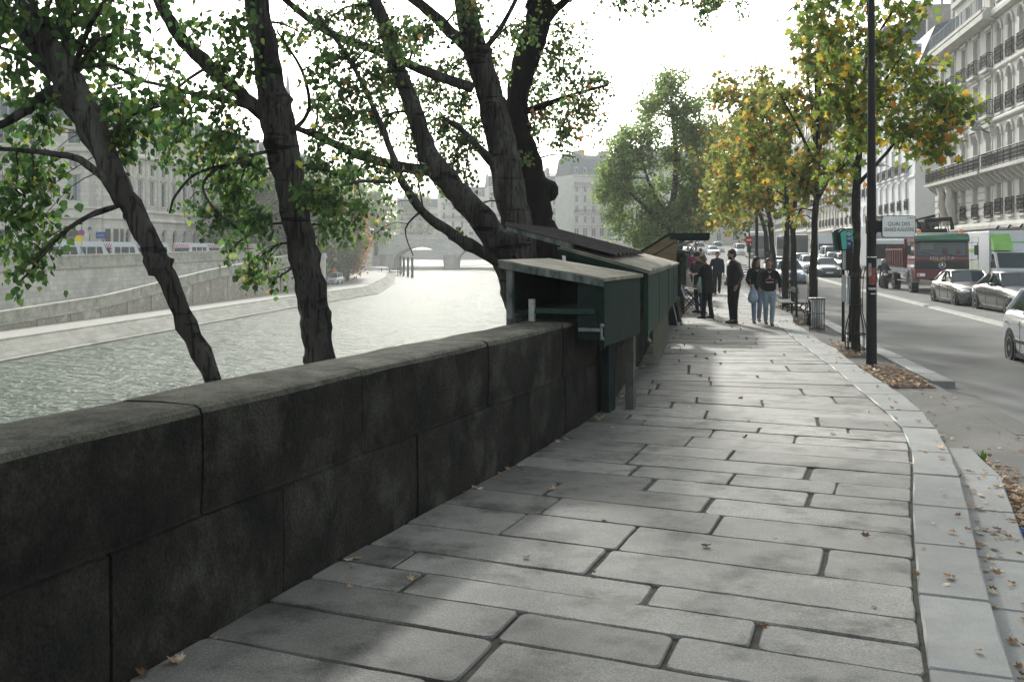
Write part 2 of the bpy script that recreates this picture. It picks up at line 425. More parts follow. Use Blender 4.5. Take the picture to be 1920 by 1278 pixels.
# ---- banks of the river
def eastx(Y):      # edge of our bank
    if Y <= 100: return wx(Y)
    return interp([(18, 100), (21, 130), (22, 200), (20, 260), (15.5, 330), (14, 360), (20, 420), (40, 900)], Y)
M_FARG = mat('far_ground', (0.2, 0.2, 0.185), (0.15, 0.15, 0.14), .5, .9)
mb = MB()
ysl = [-150 + i * 10 for i in range(106)]
mb.loft([[(eastx(y) + .1, y, lift(y) - .3), (1200, y, lift(y) - .6)] for y in ysl], closed=False)
mb.build('ground', M_FARG, kind='structure')
def isl(Y):        # edge of upper quay of the island
    return -46.8 + .1 * Y if Y < 150 else interp([(-31.8, 150), (-34, 210), (-40, 270), (-48, 345), (-56, 420), (-90, 900)], Y)
M_QW = mat('quay_stone', (0.72, 0.7, 0.62), (0.58, 0.565, 0.5), .9, .85, .3, 10, brick=(1.1, .42, .016), c3=(.44, .435, .39), s3=.25, lo3=.5, hi3=.75)
M_RUB = mat('rubble_stone', (0.46, 0.42, 0.34), (0.24, 0.22, 0.185), 5, .9, .8, 9, c3=(.58, .56, .5), s3=.5, lo3=.55, hi3=.65, bdist=.06)
M_COP = mat('coping_stone', (0.5, 0.485, 0.41), (0.32, 0.32, 0.27), 1.5, .85, .4, 12, c3=(.22, .225, .19), s3=.7, lo3=.5, hi3=.7)
mb = MB(); mb.loft([[(-1200, y, -.05 + lift(y) * .8), (isl(y) - .1, y, -.05 + lift(y) * .8)] for y in ysl], closed=False)
mb.build('island_ground', M_FARG, kind='structure')
# lower quay of the island with its sloping revetment
low = [(-44, -31 + -37 * 0 - 20)]
def pw(Y): return interp([(-43, -60), (-31, 60), (-25.2, 117), (-20.4, 150), (-23.8, 200), (-31, 262), (-42, 345), (-60, 420)], Y)   # waterline
mb = MB(); yy = [-60 + i * 5 for i in range(82)]
mb.loft([[(isl(y) - 1, y, -3.92), (pw(y) - 1.55, y, -3.9)] for y in yy], closed=False)
mb.build('lower_quay', mat('quay_cobbles', (0.36, 0.35, 0.31), (0.28, 0.275, 0.25), 1.5, .8, .4, 14), kind='structure')
mb = MB()
mb.loft([[(pw(y) - 1.9, y, -3.88), (pw(y) - 1.45, y, -3.86), (pw(y) - 1.4, y, -3.95), (pw(y) - .1, y, -4.85), (pw(y) + .25, y, -4.9), (pw(y) + .3, y, -5.4)] for y in yy], closed=False)
mb.build('revetment', mat('revetment_stone', (0.33, 0.325, 0.28), (0.22, 0.22, 0.19), 1.2, .85, .5, 8, stretch=(1, .4, 1), c3=(.12, .12, .1), s3=.5, lo3=.55, hi3=.75, brick=(1.2, .3, .012)), kind='structure')
# upper quay wall of the island: one wall with its parapet
mb = MB(); yq = [-60 + i * 5 for i in range(42)] + [150 + i * 5 for i in range(40)]
def zq(y): return lift(y) * .8
mb.m = 0; mb.loft([[(isl(y), y, -4), (isl(y), y, zq(y) - .25)] for y in yq], closed=False)
mb.m = 1; mb.loft([[(isl(y), y, zq(y) - .25), (isl(y) + .14, y, zq(y) - .22), (isl(y) + .14, y, zq(y) - .02), (isl(y) + .02, y, zq(y)), (isl(y) + .02, y, zq(y) + .8), (isl(y) + .07, y, zq(y) + .82), (isl(y) + .05, y, zq(y) + .98), (isl(y) - .45, y, zq(y) + .98), (isl(y) - .5, y, zq(y) - .1)] for y in yq], closed=False)
mb.build('quay_wall', [M_QW, M_COP], label='long pale ashlar quay wall with parapet across the river', cat='wall')
# ramp with its own parapet: rises away from the camera
RX = lambda y: -42.8 + .1 * y
RZ = lambda y: interp([(-3.1, 56), (-2.55, 69.7), (-2.1, 84.4), (-.35, 107), (.95, 131), (1.0, 133)], y) - .0
yr = [54 + i * 3 for i in range(27)]
mb = MB(); mb.m = 0
mb.loft([[(RX(y), y, -4), (RX(y), y, RZ(y) - 1.05)] for y in yr], closed=False)
mb.m = 1
mb.loft([[(RX(y), y, RZ(y) - 1.05), (RX(y) + .13, y, RZ(y) - 1.0), (RX(y) + .13, y, RZ(y) - .86), (RX(y) + .01, y, RZ(y) - .84), (RX(y) + .01, y, RZ(y) - .16), (RX(y) + .07, y, RZ(y) - .14), (RX(y) + .06, y, RZ(y)), (RX(y) - .45, y, RZ(y)), (RX(y) - .5, y, RZ(y) - 1)] for y in yr], closed=False)
mb.m = 2
for y in [70 + i * 4.6 for i in range(14)]:      # stone piers set in the rubble face
    mb.box(RX(y) - .2, RX(y) + .04, y - .5, y + .5, -4, RZ(y) - 1.08)
mb.build('ramp_wall', [M_RUB, M_COP, mat('pier_stone', (0.4, 0.385, 0.33), (0.3, 0.29, 0.25), 2, .9, .4, 10)], label='sloping parapet wall with rubble face rising beside the far quay ramp', cat='wall')
mb = MB(); mb.loft([[(isl(y) + .02, y, RZ(y) - .9), (RX(y) - .3, y, RZ(y) - .9)] for y in yr], closed=False)
mb.build('ramp', M_STRIP, kind='structure')
# gate pier at the ramp end
p = gnd(605, 541, -3.9)
mb = MB(); mb.box(-.55, .55, -.6, .6, 0, 4.4, c=.03).box(-.68, .68, -.72, .72, 4.4, 4.75, c=.04).box(-.6, .6, -.64, .64, 4.75, 5.1, c=.04).box(-.62, .62, -.66, .66, 0, .5)
mb.build('stone_pier', M_STONE2, loc=(p.x - .2, p.y, -3.95), label='tall square stone pier at the foot of the far quay ramp', cat='pier')

# ---- water
m = bpy.data.materials.new('river_water'); m.use_nodes = True; N = m.node_tree.nodes; L = m.node_tree.links; b = N['Principled BSDF']
b.inputs['Base Color'].default_value = (0.055, 0.078, 0.055, 1); b.inputs['Specular IOR Level'].default_value = .22; b.inputs['Roughness'].default_value = 0.1; b.inputs['IOR'].default_value = 1.33
tc = N.new('ShaderNodeTexCoord')
def nzs(sc, st, det=4):
    mp = N.new('ShaderNodeMapping'); mp.inputs['Scale'].default_value = st; L.new(tc.outputs['Object'], mp.inputs[0])
    x = N.new('ShaderNodeTexNoise'); x.inputs['Scale'].default_value = sc; x.inputs['Detail'].default_value = det; L.new(mp.outputs[0], x.inputs[0]); return x.outputs[0]
a1 = nzs(1.3, (1, 1.7, 1), 6); a2 = nzs(.3, (1, 1.5, 1), 3); a3 = nzs(4.0, (1, 1.5, 1), 3)
def mth(op, a, c):
    x = N.new('ShaderNodeMath'); x.operation = op
    for i, q in enumerate((a, c)):
        if isinstance(q, (int, float)): x.inputs[i].default_value = q
        else: L.new(q, x.inputs[i])
    return x.outputs[0]
hh = mth('ADD', mth('ADD', a1, mth('MULTIPLY', a2, 1.6)), mth('MULTIPLY', a3, .28))
bp = N.new('ShaderNodeBump'); bp.inputs['Strength'].default_value = 1.0; bp.inputs['Distance'].default_value = .55
L.new(hh, bp.inputs['Height']); L.new(bp.outputs[0], b.inputs['Normal'])
b.inputs['Specular IOR Level'].default_value = 0.0; b.inputs['Roughness'].default_value = .9
gl = N.new('ShaderNodeBsdfGlossy'); gl.inputs['Roughness'].default_value = .2; L.new(bp.outputs[0], gl.inputs['Normal'])
fr = N.new('ShaderNodeFresnel'); fr.inputs['IOR'].default_value = 1.33; L.new(bp.outputs[0], fr.inputs['Normal'])
fm_ = N.new('ShaderNodeMath'); fm_.operation = 'MULTIPLY'; fm_.inputs[1].default_value = .62; L.new(fr.outputs[0], fm_.inputs[0])
ms = N.new('ShaderNodeMixShader'); L.new(fm_.outputs[0], ms.inputs[0]); L.new(b.outputs[0], ms.inputs[1]); L.new(gl.outputs[0], ms.inputs[2]); L.new(ms.outputs[0], N['Material Output'].inputs[0])
M_WATER = m
mb = MB(); mb.add([(-1500, -300, -5), (1200, -300, -5), (1200, 1500, -5), (-1500, 1500, -5)], [(0, 1, 2, 3)])
mb.build('river', M_WATER, kind='structure')

# ================================================================ the near parapet wall
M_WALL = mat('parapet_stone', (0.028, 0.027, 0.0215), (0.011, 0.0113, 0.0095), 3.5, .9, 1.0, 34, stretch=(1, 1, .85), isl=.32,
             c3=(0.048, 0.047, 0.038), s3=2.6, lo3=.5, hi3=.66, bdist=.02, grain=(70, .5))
WS = [Vector(p) for p in WD]
WS = [Vector((-3.2 - .37 * i * .3, -i * .3)) for i in range(12, 0, -1)] + WS
def wall_pts(y0, y1):
    ys = [y0]; y = y0
    st = .35 if y0 < 30 else 1.5
    while y + st * 1.4 < y1: y += st; ys.append(y)
    ys.append(y1); out = []
    for y in ys:
        e = .2; x = interp(WS, y); d = Vector((interp(WS, y + e) - interp(WS, y - e), 2 * e)).normalized()
        out.append((Vector((x, y)), Vector((-d.y, d.x)), d))
    return out
def block(mb, y0, y1, sec, g=.009, tm=False):
    W = wall_pts(y0, y1); rings = []
    off = random.uniform(-.006, .006)
    K = len(W)
    for i, (p, n, d) in enumerate(W):
        q = p + d * (g if i == 0 else (-g if i == K - 1 else 0)); lz = lift(y0)
        ii = .012 if i in (0, K - 1) else 0
        rings.append([(q.x + n.x * (s_ + off + (ii if s_ < .28 else -ii)), q.y + n.y * (s_ + off), z + lz + random.uniform(-.006, .005) * (z > 1.0)) for s_, z in sec])
        if i == 0 or i == K - 2:
            pass
    f0 = len(mb.f); mb.loft(rings)
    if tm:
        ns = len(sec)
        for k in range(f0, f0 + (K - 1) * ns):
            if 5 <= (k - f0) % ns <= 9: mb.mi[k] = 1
top = [(.0, .578), (.012, .59), (.003, .7), (.0, .85), (.003, 1.0), (.006, 1.06), (.018, 1.088), (.05, 1.1), (.28, 1.104), (.5, 1.1), (.537, 1.085), (.55, 1.05), (.55, .578)]
bot = [(.004, -.04), (.0, .15), (.003, .4), (.006, .545), (.02, .568), (.5, .568), (.5, -.04)]
mb = MB(); mb.smooth = False
ct = [-3, -1.4, .2, 1.8, 3.3, 4.76, 6.2, 8.05, 9.9, 11.7]; cb = [-3, -2, -.5, 1.2, 2.9, 4.2, 5.4, 6.9, 8.34, 10.0, 11.6]
y = 11.7
while y < 98:
    y += random.uniform(1.5, 2.1); ct.append(y); cb.append(y - random.uniform(.6, 1.0))
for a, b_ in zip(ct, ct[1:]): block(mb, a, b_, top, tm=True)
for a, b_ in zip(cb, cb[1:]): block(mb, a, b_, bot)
W = wall_pts(-3, 98)
mb.loft([[(p.x + n.x * .03, p.y + n.y * .03, -.03 + lift(p.y)), (p.x + n.x * .03, p.y + n.y * .03, 1.03 + lift(p.y)), (p.x + n.x * .5, p.y + n.y * .5, 1.03 + lift(p.y)), (p.x + n.x * .5, p.y + n.y * .5, -5.3)] for p, n, d in W], closed=False)
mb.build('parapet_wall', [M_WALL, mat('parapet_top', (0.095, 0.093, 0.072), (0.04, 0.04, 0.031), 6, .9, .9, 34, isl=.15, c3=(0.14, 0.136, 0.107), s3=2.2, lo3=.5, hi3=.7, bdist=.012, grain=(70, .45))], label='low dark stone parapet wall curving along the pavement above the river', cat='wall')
mb = MB(); yb = [98 + i * 6 for i in range(52)]
mb.loft([[(eastx(y) - .45, y, -5.3), (eastx(y) - .45, y, lift(y) + 1.05), (eastx(y), y, lift(y) + 1.05), (eastx(y), y, lift(y) - .5)] for y in yb], closed=False)
mb.build('embankment_wall', mat('far_quay', (0.3, 0.29, 0.26), (.22, .22, .2), .8, .85, brick=(1.2, .5, .02)), label='hazy far stretch of the embankment wall running to the bridge', cat='wall')
# narrow lower bank where the poplars root
mb = MB(); mb.loft([[(interp(WS, y) - 5.5 - max(0, (y - 20)) * .02, y, -4.9), (interp(WS, y) - 5.2, y, -4.45), (interp(WS, y) - .3, y, -4.4)] for y in [-8 + 4 * i for i in range(26)]], closed=False)
mb.build('lower_bank', M_STRIP, kind='structure')

mb = MB(); mb.loft([[(x, 640, -5.3), (x, 640, 1.2), (x, 641, 1.2), (x, 700, .5)] for x in [-500 + 40 * i for i in range(26)]], closed=False)
mb.build('far_bank', M_FARG, kind='structure')
# ================================================================ trees
RG = np.random.default_rng(11)
M_BARK = mat('poplar_bark', (0.078, 0.073, 0.064), (0.024, 0.0225, 0.02), 2.2, .95, 1.0, 14, stretch=(1, 1, .28), c3=(.11, .108, .095), s3=3.5, lo3=.52, hi3=.7, bdist=.03)
def cracks(m, k=.25):
    N = m.node_tree.nodes; L = m.node_tree.links; b = N['Principled BSDF']; src = b.inputs['Base Color'].links[0].from_socket
    tc = N.new('ShaderNodeTexCoord'); mp = N.new('ShaderNodeMapping'); mp.inputs['Scale'].default_value = (1.6, 1.6, 9); L.new(tc.outputs['Object'], mp.inputs[0])
    t = N.new('ShaderNodeTexNoise'); t.inputs['Scale'].default_value = 1.0; t.inputs['Detail'].default_value = 4; L.new(mp.outputs[0], t.inputs[0])
    mp2 = N.new('ShaderNodeMapping'); mp2.inputs['Scale'].default_value = (26, 26, 2.2); L.new(tc.outputs['Object'], mp2.inputs[0])
    t2 = N.new('ShaderNodeTexNoise'); t2.inputs['Scale'].default_value = 1.0; t2.inputs['Detail'].default_value = 5; L.new(mp2.outputs[0], t2.inputs[0])
    col = src
    for tt, lo, hi, kk in ((t, .60, .66, k), (t2, .52, .6, .35)):
        mr = N.new('ShaderNodeMapRange'); mr.inputs[1].default_value = lo; mr.inputs[2].default_value = hi; L.new(tt.outputs[0], mr.inputs[0])
        x = N.new('ShaderNodeMix'); x.data_type = 'RGBA'; x.blend_type = 'MULTIPLY'; L.new(mr.outputs[0], x.inputs[0]); L.new(col, x.inputs[6]); x.inputs[7].default_value = (kk, kk, kk, 1); col = x.outputs[2]
    L.new(col, b.inputs['Base Color'])
M_BARKD = mat('dark_bark', (0.018, 0.016, 0.014), (0.007, 0.0065, 0.006), 6, .95, 1.0, 16, stretch=(1, 1, .3), bdist=.03)
M_BARKP = mat('plane_bark', (0.032, 0.029, 0.024), (0.014, 0.013, 0.012), 7, .9, .8, 18, stretch=(1, 1, .5), c3=(.13, .125, .095), s3=3, lo3=.56, hi3=.7)
cracks(M_BARK)
L_POP = leafmat('poplar_leaf', [(0, (.016, .034, .013)), (.45, (.03, .06, .019)), (.8, (.052, .092, .026)), (.96, (.09, .12, .03)), (1, (.26, .21, .05))], .55)
L_POP2 = leafmat('poplar_leaf_pale', [(0, (.022, .042, .018)), (.5, (.04, .07, .026)), (.8, (.066, .1, .036)), (.95, (.11, .125, .044)), (1, (.2, .1, .04))], .56)
L_PLA = leafmat('plane_leaf', [(0, (.04, .065, .015)), (.4, (.075, .095, .024)), (.75, (.13, .125, .034)), (.93, (.23, .155, .035)), (1, (.2, .08, .025))], .5)
L_PLG = leafmat('plane_leaf_green', [(0, (.03, .052, .014)), (.4, (.055, .085, .018)), (.8, (.11, .125, .024)), (.95, (.26, .18, .03)), (1, (.22, .08, .02))], .55)
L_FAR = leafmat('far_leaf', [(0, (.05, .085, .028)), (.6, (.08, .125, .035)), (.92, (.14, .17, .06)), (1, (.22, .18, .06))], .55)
L_RUS = leafmat('rust_leaf', [(0, (.1, .06, .03)), (.6, (.19, .1, .05)), (1, (.26, .15, .06))], .45)
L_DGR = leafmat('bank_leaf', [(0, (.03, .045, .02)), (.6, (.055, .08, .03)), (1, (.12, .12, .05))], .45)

SH_POP = np.array([(0, 0, 0), (-.42, .22, .05), (-.40, .48, .07), (0, 1.0, -.04), (.40, .48, .07), (.42, .22, .05), (0, .4, -.04)])
FC_POP = [(0, 6, 1), (1, 6, 2), (2, 6, 3), (3, 6, 4), (4, 6, 5), (5, 6, 0)]
SH_PLA = np.array([(0, 0, 0), (-.5, .12, .06), (-.32, .34, .02), (-.56, .62, .08), (-.2, .62, .0), (0, 1, -.06), (.2, .62, .0), (.56, .62, .08), (.32, .34, .02), (.5, .12, .06), (0, .38, -.05)])
FC_PLA = [(i, 10, (i + 1) % 10) for i in range(10)]
SH_Q = np.array([(0, 0, 0), (-.42, .45, .06), (0, 1, 0), (.42, .45, .06)]); FC_Q = [(0, 1, 2, 3)]
def leaves(name, P, D, size, shape, faces, mt, parent, droop=0.5, svar=.35):
    """P positions (n,3), D outward directions (n,3)"""
    n = len(P)
    if n == 0: return None
    nr = RG.normal(size=(n, 3)); nr /= np.linalg.norm(nr, axis=1)[:, None]
    ydir = nr * .8 + D * .5 + np.array([0, 0, -droop]) * 1.2; ydir /= np.linalg.norm(ydir, axis=1)[:, None]
    r2 = RG.normal(size=(n, 3)); zd = r2 - ydir * (r2 * ydir).sum(1)[:, None]; zd /= np.linalg.norm(zd, axis=1)[:, None]
    xd = np.cross(ydir, zd); s = size * (1 + RG.uniform(-svar, svar, n))
    V = P[:, None, :] + s[:, None, None] * (shape[None, :, 0:1] * xd[:, None, :] + shape[None, :, 1:2] * ydir[:, None, :] + shape[None, :, 2:3] * zd[:, None, :] * RG.uniform(.5, 2.5, (n, 1, 1)))
    k = len(shape); V = V.reshape(-1, 3)
    fs = np.array(faces); fl = fs.shape[1]
    FI = (fs[None] + (np.arange(n) * k)[:, None, None]).reshape(-1, fl)
    me = bpy.data.meshes.new(name); me.vertices.add(len(V)); me.vertices.foreach_set('co', V.astype(np.float32).ravel())
    me.loops.add(FI.size); me.loops.foreach_set('vertex_index', FI.ravel().astype(np.int32))
    me.polygons.add(len(FI)); me.polygons.foreach_set('loop_start', (np.arange(len(FI)) * fl).astype(np.int32))
    me.update(calc_edges=True); me.materials.append(mt)
    o = bpy.data.objects.new(name, me); link(o, parent); return o

def jitter_path(pts, rs, k=3, amp=.04):
    """subdivide a polyline smoothly and give it small crooks"""
    P = [tuple(p) for p in pts]; out = []; ro = []
    n = len(P) - 1
    for i in range(n):
        for j in range(k):
            u = j / k; p0, p1, p2, p3 = P[max(i - 1, 0)], P[i], P[i + 1], P[min(i + 2, n)]
            q = Vector([0.5 * ((2 * b) + (-a + c) * u + (2 * a - 5 * b + 4 * c - d) * u * u + (-a + 3 * b - 3 * c + d) * u ** 3) for a, b, c, d in zip(p0, p1, p2, p3)])
            r = rs[i] * (1 - u) + rs[i + 1] * u
            if i + j: q += Vector((random.uniform(-1, 1), random.uniform(-1, 1), random.uniform(-1, 1))) * amp * r * 3
            out.append(q); ro.append(r * random.uniform(.95, 1.06))
    out.append(Vector(P[-1])); ro.append(rs[-1]); return out, ro

class Tree:
    def __init__(s, name, label, cat, base, bark, group=None):
        s.base = Vector(base); s.root = empty(name, s.base, 0, label, cat, group); s.bark = bark
        s.nodes = []; s.tw = MB(); s.tw.smooth = True; s.nb = 0
    def limb(s, pts, rs, name='branch', n=10, amp=.04, knots=0, rough=.05):
        P, R = jitter_path(pts, rs, 4, amp)
        for _ in range(knots):
            i = random.randrange(2, len(R) - 2); R[i] *= 1.22
        mb = MB(); mb.smooth = True; mb.tube([p - s.base for p in P], R, n, True, jit=rough)
        for _ in range(knots * 2):           # branch scars
            i = random.randrange(2, len(R) - 2); a = random.uniform(0, 2 * PI); rr = R[i] * .38
            c = P[i] - s.base + Vector((math.cos(a), math.sin(a), 0)) * R[i] * .85
            mb.ell(c, (rr, rr, rr * 1.3), 7, 5)
        o = mb.build(name, s.bark, s.root); s.nodes += list(zip(P, R)); return o
    rk = 1.0
    def px(s, pts, name='branch', **k):
        """pts: photo pixels with their distance and pixel radius -> metres"""
        return s.limb([at(p[0], p[1], p[2]) for p in pts], [p[3] * p[2] / F * s.rk for p in pts], name, **k)
    def crown(s, cl, size, mt, shape='pop', twigs=5, lpt=14, droop=.5, dens=1.0):
        sh, fc = {'pop': (SH_POP, FC_POP), 'pla': (SH_PLA, FC_PLA), 'q': (SH_Q, FC_Q)}[shape]
        PP = []; DD = []
        nodes = [(p, r) for p, r in s.nodes]
        NP = np.array([tuple(p) for p, r in nodes])
        for c, rad, n in cl:
            c = Vector(c); n = int(n * dens)
            d2 = ((NP - np.array(c)) ** 2).sum(1); i0 = int(d2.argmin()); a = nodes[i0][0]; ar = min(nodes[i0][1] * .5, .02 + .012 * rad)
            mid = a.lerp(c, .5) + Vector((0, 0, .12 * (c - a).length))
            P, R = jitter_path([a, mid, c], [ar, ar * .7, ar * .5], 3, .3)
            s.tw.tube([p - s.base for p in P], R, 5, False)
            nt = max(2, int(n / lpt))
            for _ in range(nt):
                v = RG.normal(size=3); v /= np.linalg.norm(v); e = c + Vector(v) * rad * random.uniform(.35, 1.0) ** .6
                st = P[random.randrange(len(P) // 2, len(P))]; m = st.lerp(e, .55) + Vector((random.uniform(-1, 1), random.uniform(-1, 1), .6)) * rad * .12
                e2 = e + Vector((0, 0, -droop * rad * .3))
                Q, _r = jitter_path([st, m, e2], [ar * .3, ar * .2, ar * .1], 3, .5)
                s.tw.tube([q - s.base for q in Q], [max(x, size * .028) for x in _r], 3, False)
                for _k in range(lpt):
                    u = random.uniform(.25, 1.05) * (len(Q) - 1); i = min(int(u), len(Q) - 2); q = Q[i].lerp(Q[i + 1], u - i)
                    off = RG.normal(size=3) * size * .9
                    PP.append((q.x + off[0], q.y + off[1], q.z + off[2])); dd = Vector(off).normalized(); DD.append(tuple(dd))
        PP = np.array(PP) - np.array(s.base)
        return leaves('crown', PP, np.array(DD), size, sh, fc, mt, s.root, droop)
    def done(s):
        if s.tw.v: s.tw.build('twigs', s.bark, s.root)
def cl2(lst, Y, dy):
    """clusters seen, or unseen above the frame, at photo pixels; every one gets its own depth"""
    out = []
    for e in lst:
        px, py, r, n = e[:4]; r *= 1.12; y = e[4] if len(e) > 4 else Y
        d = y + random.uniform(-dy, dy); out.append((at(px, py, d), r * d / F, n))
    return out
def fillcl(x0, x1, y0, y1, k, r, n):
    return [(random.uniform(x0, x1), random.uniform(y0, y1), r * random.uniform(.7, 1.3), n) for _ in range(k)]

Tree.rk = .86
# -- poplar 1, nearest, far left
T = Tree('poplar_tree', 'leaning poplar nearest the camera at far left, knotted trunk forking into dark limbs', 'tree', at(450, 1500, 9.3), M_BARK, 'poplars behind the parapet')
T.px([(452, 1560, 9.4, 26), (450, 1100, 9.3, 23), (435, 860, 9.1, 19), (402, 722, 9, 18), (350, 610, 9, 19), (318, 530, 9, 20), (297, 495, 9, 27), (280, 455, 9, 23), (245, 385, 9, 23), (205, 310, 9, 25), (172, 240, 9, 30), (145, 190, 9, 36), (128, 150, 9, 34)], 'trunk', n=14, amp=.03, knots=3, rough=.06)
T.px([(135, 170, 9, 30), (95, 95, 9, 26), (60, 30, 9, 22), (30, -40, 9, 20), (0, -160, 9.2, 17), (-60, -400, 9.5, 8)])
T.px([(112, 150, 9, 16), (60, 85, 9, 13), (5, 15, 9, 11), (-50, -60, 9, 9)])
T.px([(138, 160, 9, 14), (126, 90, 9.1, 11), (116, 20, 9.2, 10), (105, -60, 9.3, 9), (120, -300, 9.5, 5)])
T.px([(100, 165, 9, 14), (50, 205, 8.9, 11), (0, 235, 8.8, 9), (-60, 250, 8.7, 6)])
T.px([(225, 385, 9, 10), (195, 335, 8.9, 9), (150, 300, 8.8, 8), (100, 288, 8.7, 6.5), (50, 283, 8.6, 5.5), (-20, 278, 8.5, 4)])
T.px([(100, 150, 9, 8), (55, 110, 8.9, 6), (0, 90, 8.8, 4)])
T.px([(255, 400, 9, 4), (215, 340, 9.2, 3), (150, 250, 9.4, 2)])
cl = [(50, 40, 60, 120), (150, 40, 60, 140), (190, 110, 55, 120), (30, 130, 60, 90), (60, 190, 55, 110), (140, 100, 50, 90), (40, 60, 50, 80), (200, 20, 50, 90), (205, 190, 50, 110), (250, 240, 55, 120), (270, 150, 40, 36), (215, 270, 40, 70),
      (30, 300, 45, 90), (60, 350, 50, 120), (80, 330, 40, 70), (30, 400, 50, 120), (70, 420, 35, 80),  (20, 460, 35, 90), (60, 490, 36, 80),  (35, 530, 22, 30),  
      (240, 180, 50, 50), (300, 200, 45, 50),  (40, 245, 40, 50), (230, 60, 45, 40), (90, 230, 40, 50), (10, 20, 50, 70), (110, -20, 70, 120), (-20, 330, 60, 90), (-30, 440, 50, 70)]
T.crown(cl2(cl, 9, .9) + cl2(fillcl(-250, 300, -500, -50, 20, 90, 110), 9.4, 2), .075, L_POP, lpt=11, droop=.9, dens=1.15); T.done()  # the fillcl clusters are unseen above the frame, added to shade the pavement

Tree.rk = .95
# -- poplar 2
T = Tree('poplar_tree', 'straight grey poplar trunk rising behind the parapet, second from left', 'tree', at(640, 1400, 13.2), M_BARK, 'poplars behind the parapet')
T.px([(640, 1420, 13.2, 40), (622, 900, 13.1, 31), (605, 700, 13, 28), (596, 640, 13, 29), (590, 590, 13, 31), (578, 520, 13, 28), (562, 440, 13, 28), (545, 350, 13, 29), (530, 280, 13, 33), (519, 215, 13, 33), (508, 165, 13, 27), (497, 90, 13, 26), (480, 0, 13, 24), (468, -100, 13, 22), (450, -500, 13, 10)], 'trunk', n=16, amp=.02, knots=3)
T.px([(512, 228, 13, 17), (478, 200, 12.9, 15), (440, 168, 12.8, 14), (392, 125, 12.7, 14), (345, 78, 12.6, 13), (312, 28, 12.5, 12), (288, -30, 12.4, 12), (250, -160, 12.2, 8)])
T.px([(485, 205, 13, 8), (430, 190, 12.6, 6), (360, 175, 12.2, 4.5), (270, 153, 11.8, 3), (210, 160, 11.5, 2)])
T.px([(540, 250, 13, 6), (570, 225, 12.8, 4), (580, 190, 12.7, 3.5), (565, 130, 12.6, 3), (520, 60, 12.5, 2)])
T.px([(520, 280, 12.9, 4), (440, 300, 12.5, 3), (390, 330, 12.2, 3), (382, 360, 12.2, 2.5), (410, 400, 12.2, 2), (460, 440, 12.2, 1.5)])
T.px([(470, 300, 12.6, 4), (375, 322, 12.1, 3), (330, 365, 11.9, 2.5), (318, 400, 11.8, 2)])
cl = [(380, 40, 45, 60), (440, 60, 50, 110), (420, 110, 45, 90), (460, 130, 35, 60), (300, 110, 45, 50), (350, 190, 55, 110), (420, 200, 50, 110), (300, 215, 50, 90), (270, 250, 45, 80), (330, 260, 55, 120), (390, 270, 50, 120), (440, 250, 40, 90), (470, 300, 40, 100), (410, 330, 45, 120), (360, 320, 35, 35),
      (440, 380, 45, 130), (400, 410, 40, 90), (480, 420, 35, 90), (490, 480, 32, 80), (470, 530, 30, 60), (345, 400, 25, 25),  (520, 520, 28, 30), (430, 470, 30, 50), (460, 350, 40, 90), (610, 320, 45, 90), (640, 380, 45, 90), (600, 420, 35, 50), (560, 60, 35, 50), (600, 130, 40, 60), (590, 350, 40, 70), (650, 430, 25, 30), (620, 260, 35, 50)]
T.crown(cl2(cl, 12.6, 1.2) + cl2(fillcl(200, 700, -450, -40, 26, 70, 130), 13, 2.5), .076, L_POP, lpt=11, droop=.9, dens=1.5); T.done()  # fillcl part: unseen foliage over the frame, added for foreground shade

Tree.rk = .86
# -- poplar 3: the forked one
T = Tree('poplar_tree', 'forked poplar spreading mossy low limbs leftward beside the book boxes', 'tree', at(1010, 1000, 16), M_BARK, 'poplars behind the parapet')
T.px([(1015, 1180, 16, 42), (1000, 800, 16, 34), (978, 620, 16, 27), (963, 560, 16, 24), (955, 515, 16, 25), (940, 470, 16, 30), (915, 425, 16, 29), (880, 385, 16, 27), (845, 345, 16, 25), (815, 310, 16, 27), (795, 265, 16, 20), (770, 190, 16, 18), (742, 120, 16, 16), (722, 50, 16, 15), (695, -20, 16, 14), (640, -250, 16, 8)], 'trunk', n=14, amp=.03, knots=3)
T.px([(955, 500, 16, 15), (905, 474, 15.8, 13), (850, 440, 15.6, 12), (800, 405, 15.4, 10), (770, 365, 15.2, 9), (748, 328, 15.1, 8), (735, 290, 15, 7), (715, 235, 15, 6), (690, 180, 15, 5.5), (660, 120, 15, 5), (630, 75, 15, 4.5), (590, 20, 15, 3)], knots=3)
T.px([(815, 322, 16, 12), (750, 312, 15.8, 11), (700, 300, 15.6, 10), (650, 280, 15.4, 10), (600, 258, 15.2, 8), (560, 242, 15, 6), (530, 236, 15, 4)])
T.px([(735, 342, 15.2, 4), (680, 340, 15, 3.5), (640, 348, 15, 3), (600, 355, 15, 2)])
T.px([(790, 395, 15.4, 3), (760, 430, 15, 1.6), (775, 480, 15, 1)], rough=.02)
T.px([(825, 260, 16, 1.5), (783, 300, 15.9, 1.5), (795, 400, 15.8, 2)], rough=.02)
cl = [(600, 180, 40, 90), (640, 230, 45, 140), (590, 290, 35, 70), (650, 180, 45, 140), (700, 230, 45, 150), (680, 290, 40, 110), (660, 340, 35, 90), (720, 330, 30, 60), (700, 150, 45, 150), (640, 110, 50, 150), (590, 60, 45, 120), (660, 40, 50, 150), (740, 60, 50, 150), (780, 330, 25, 30), (630, 400, 35, 90), (680, 400, 30, 80), (600, 370, 30, 60), (720, 390, 20, 20), (850, 430, 14, 14), (700, 440, 18, 16), (650, 445, 22, 22)]
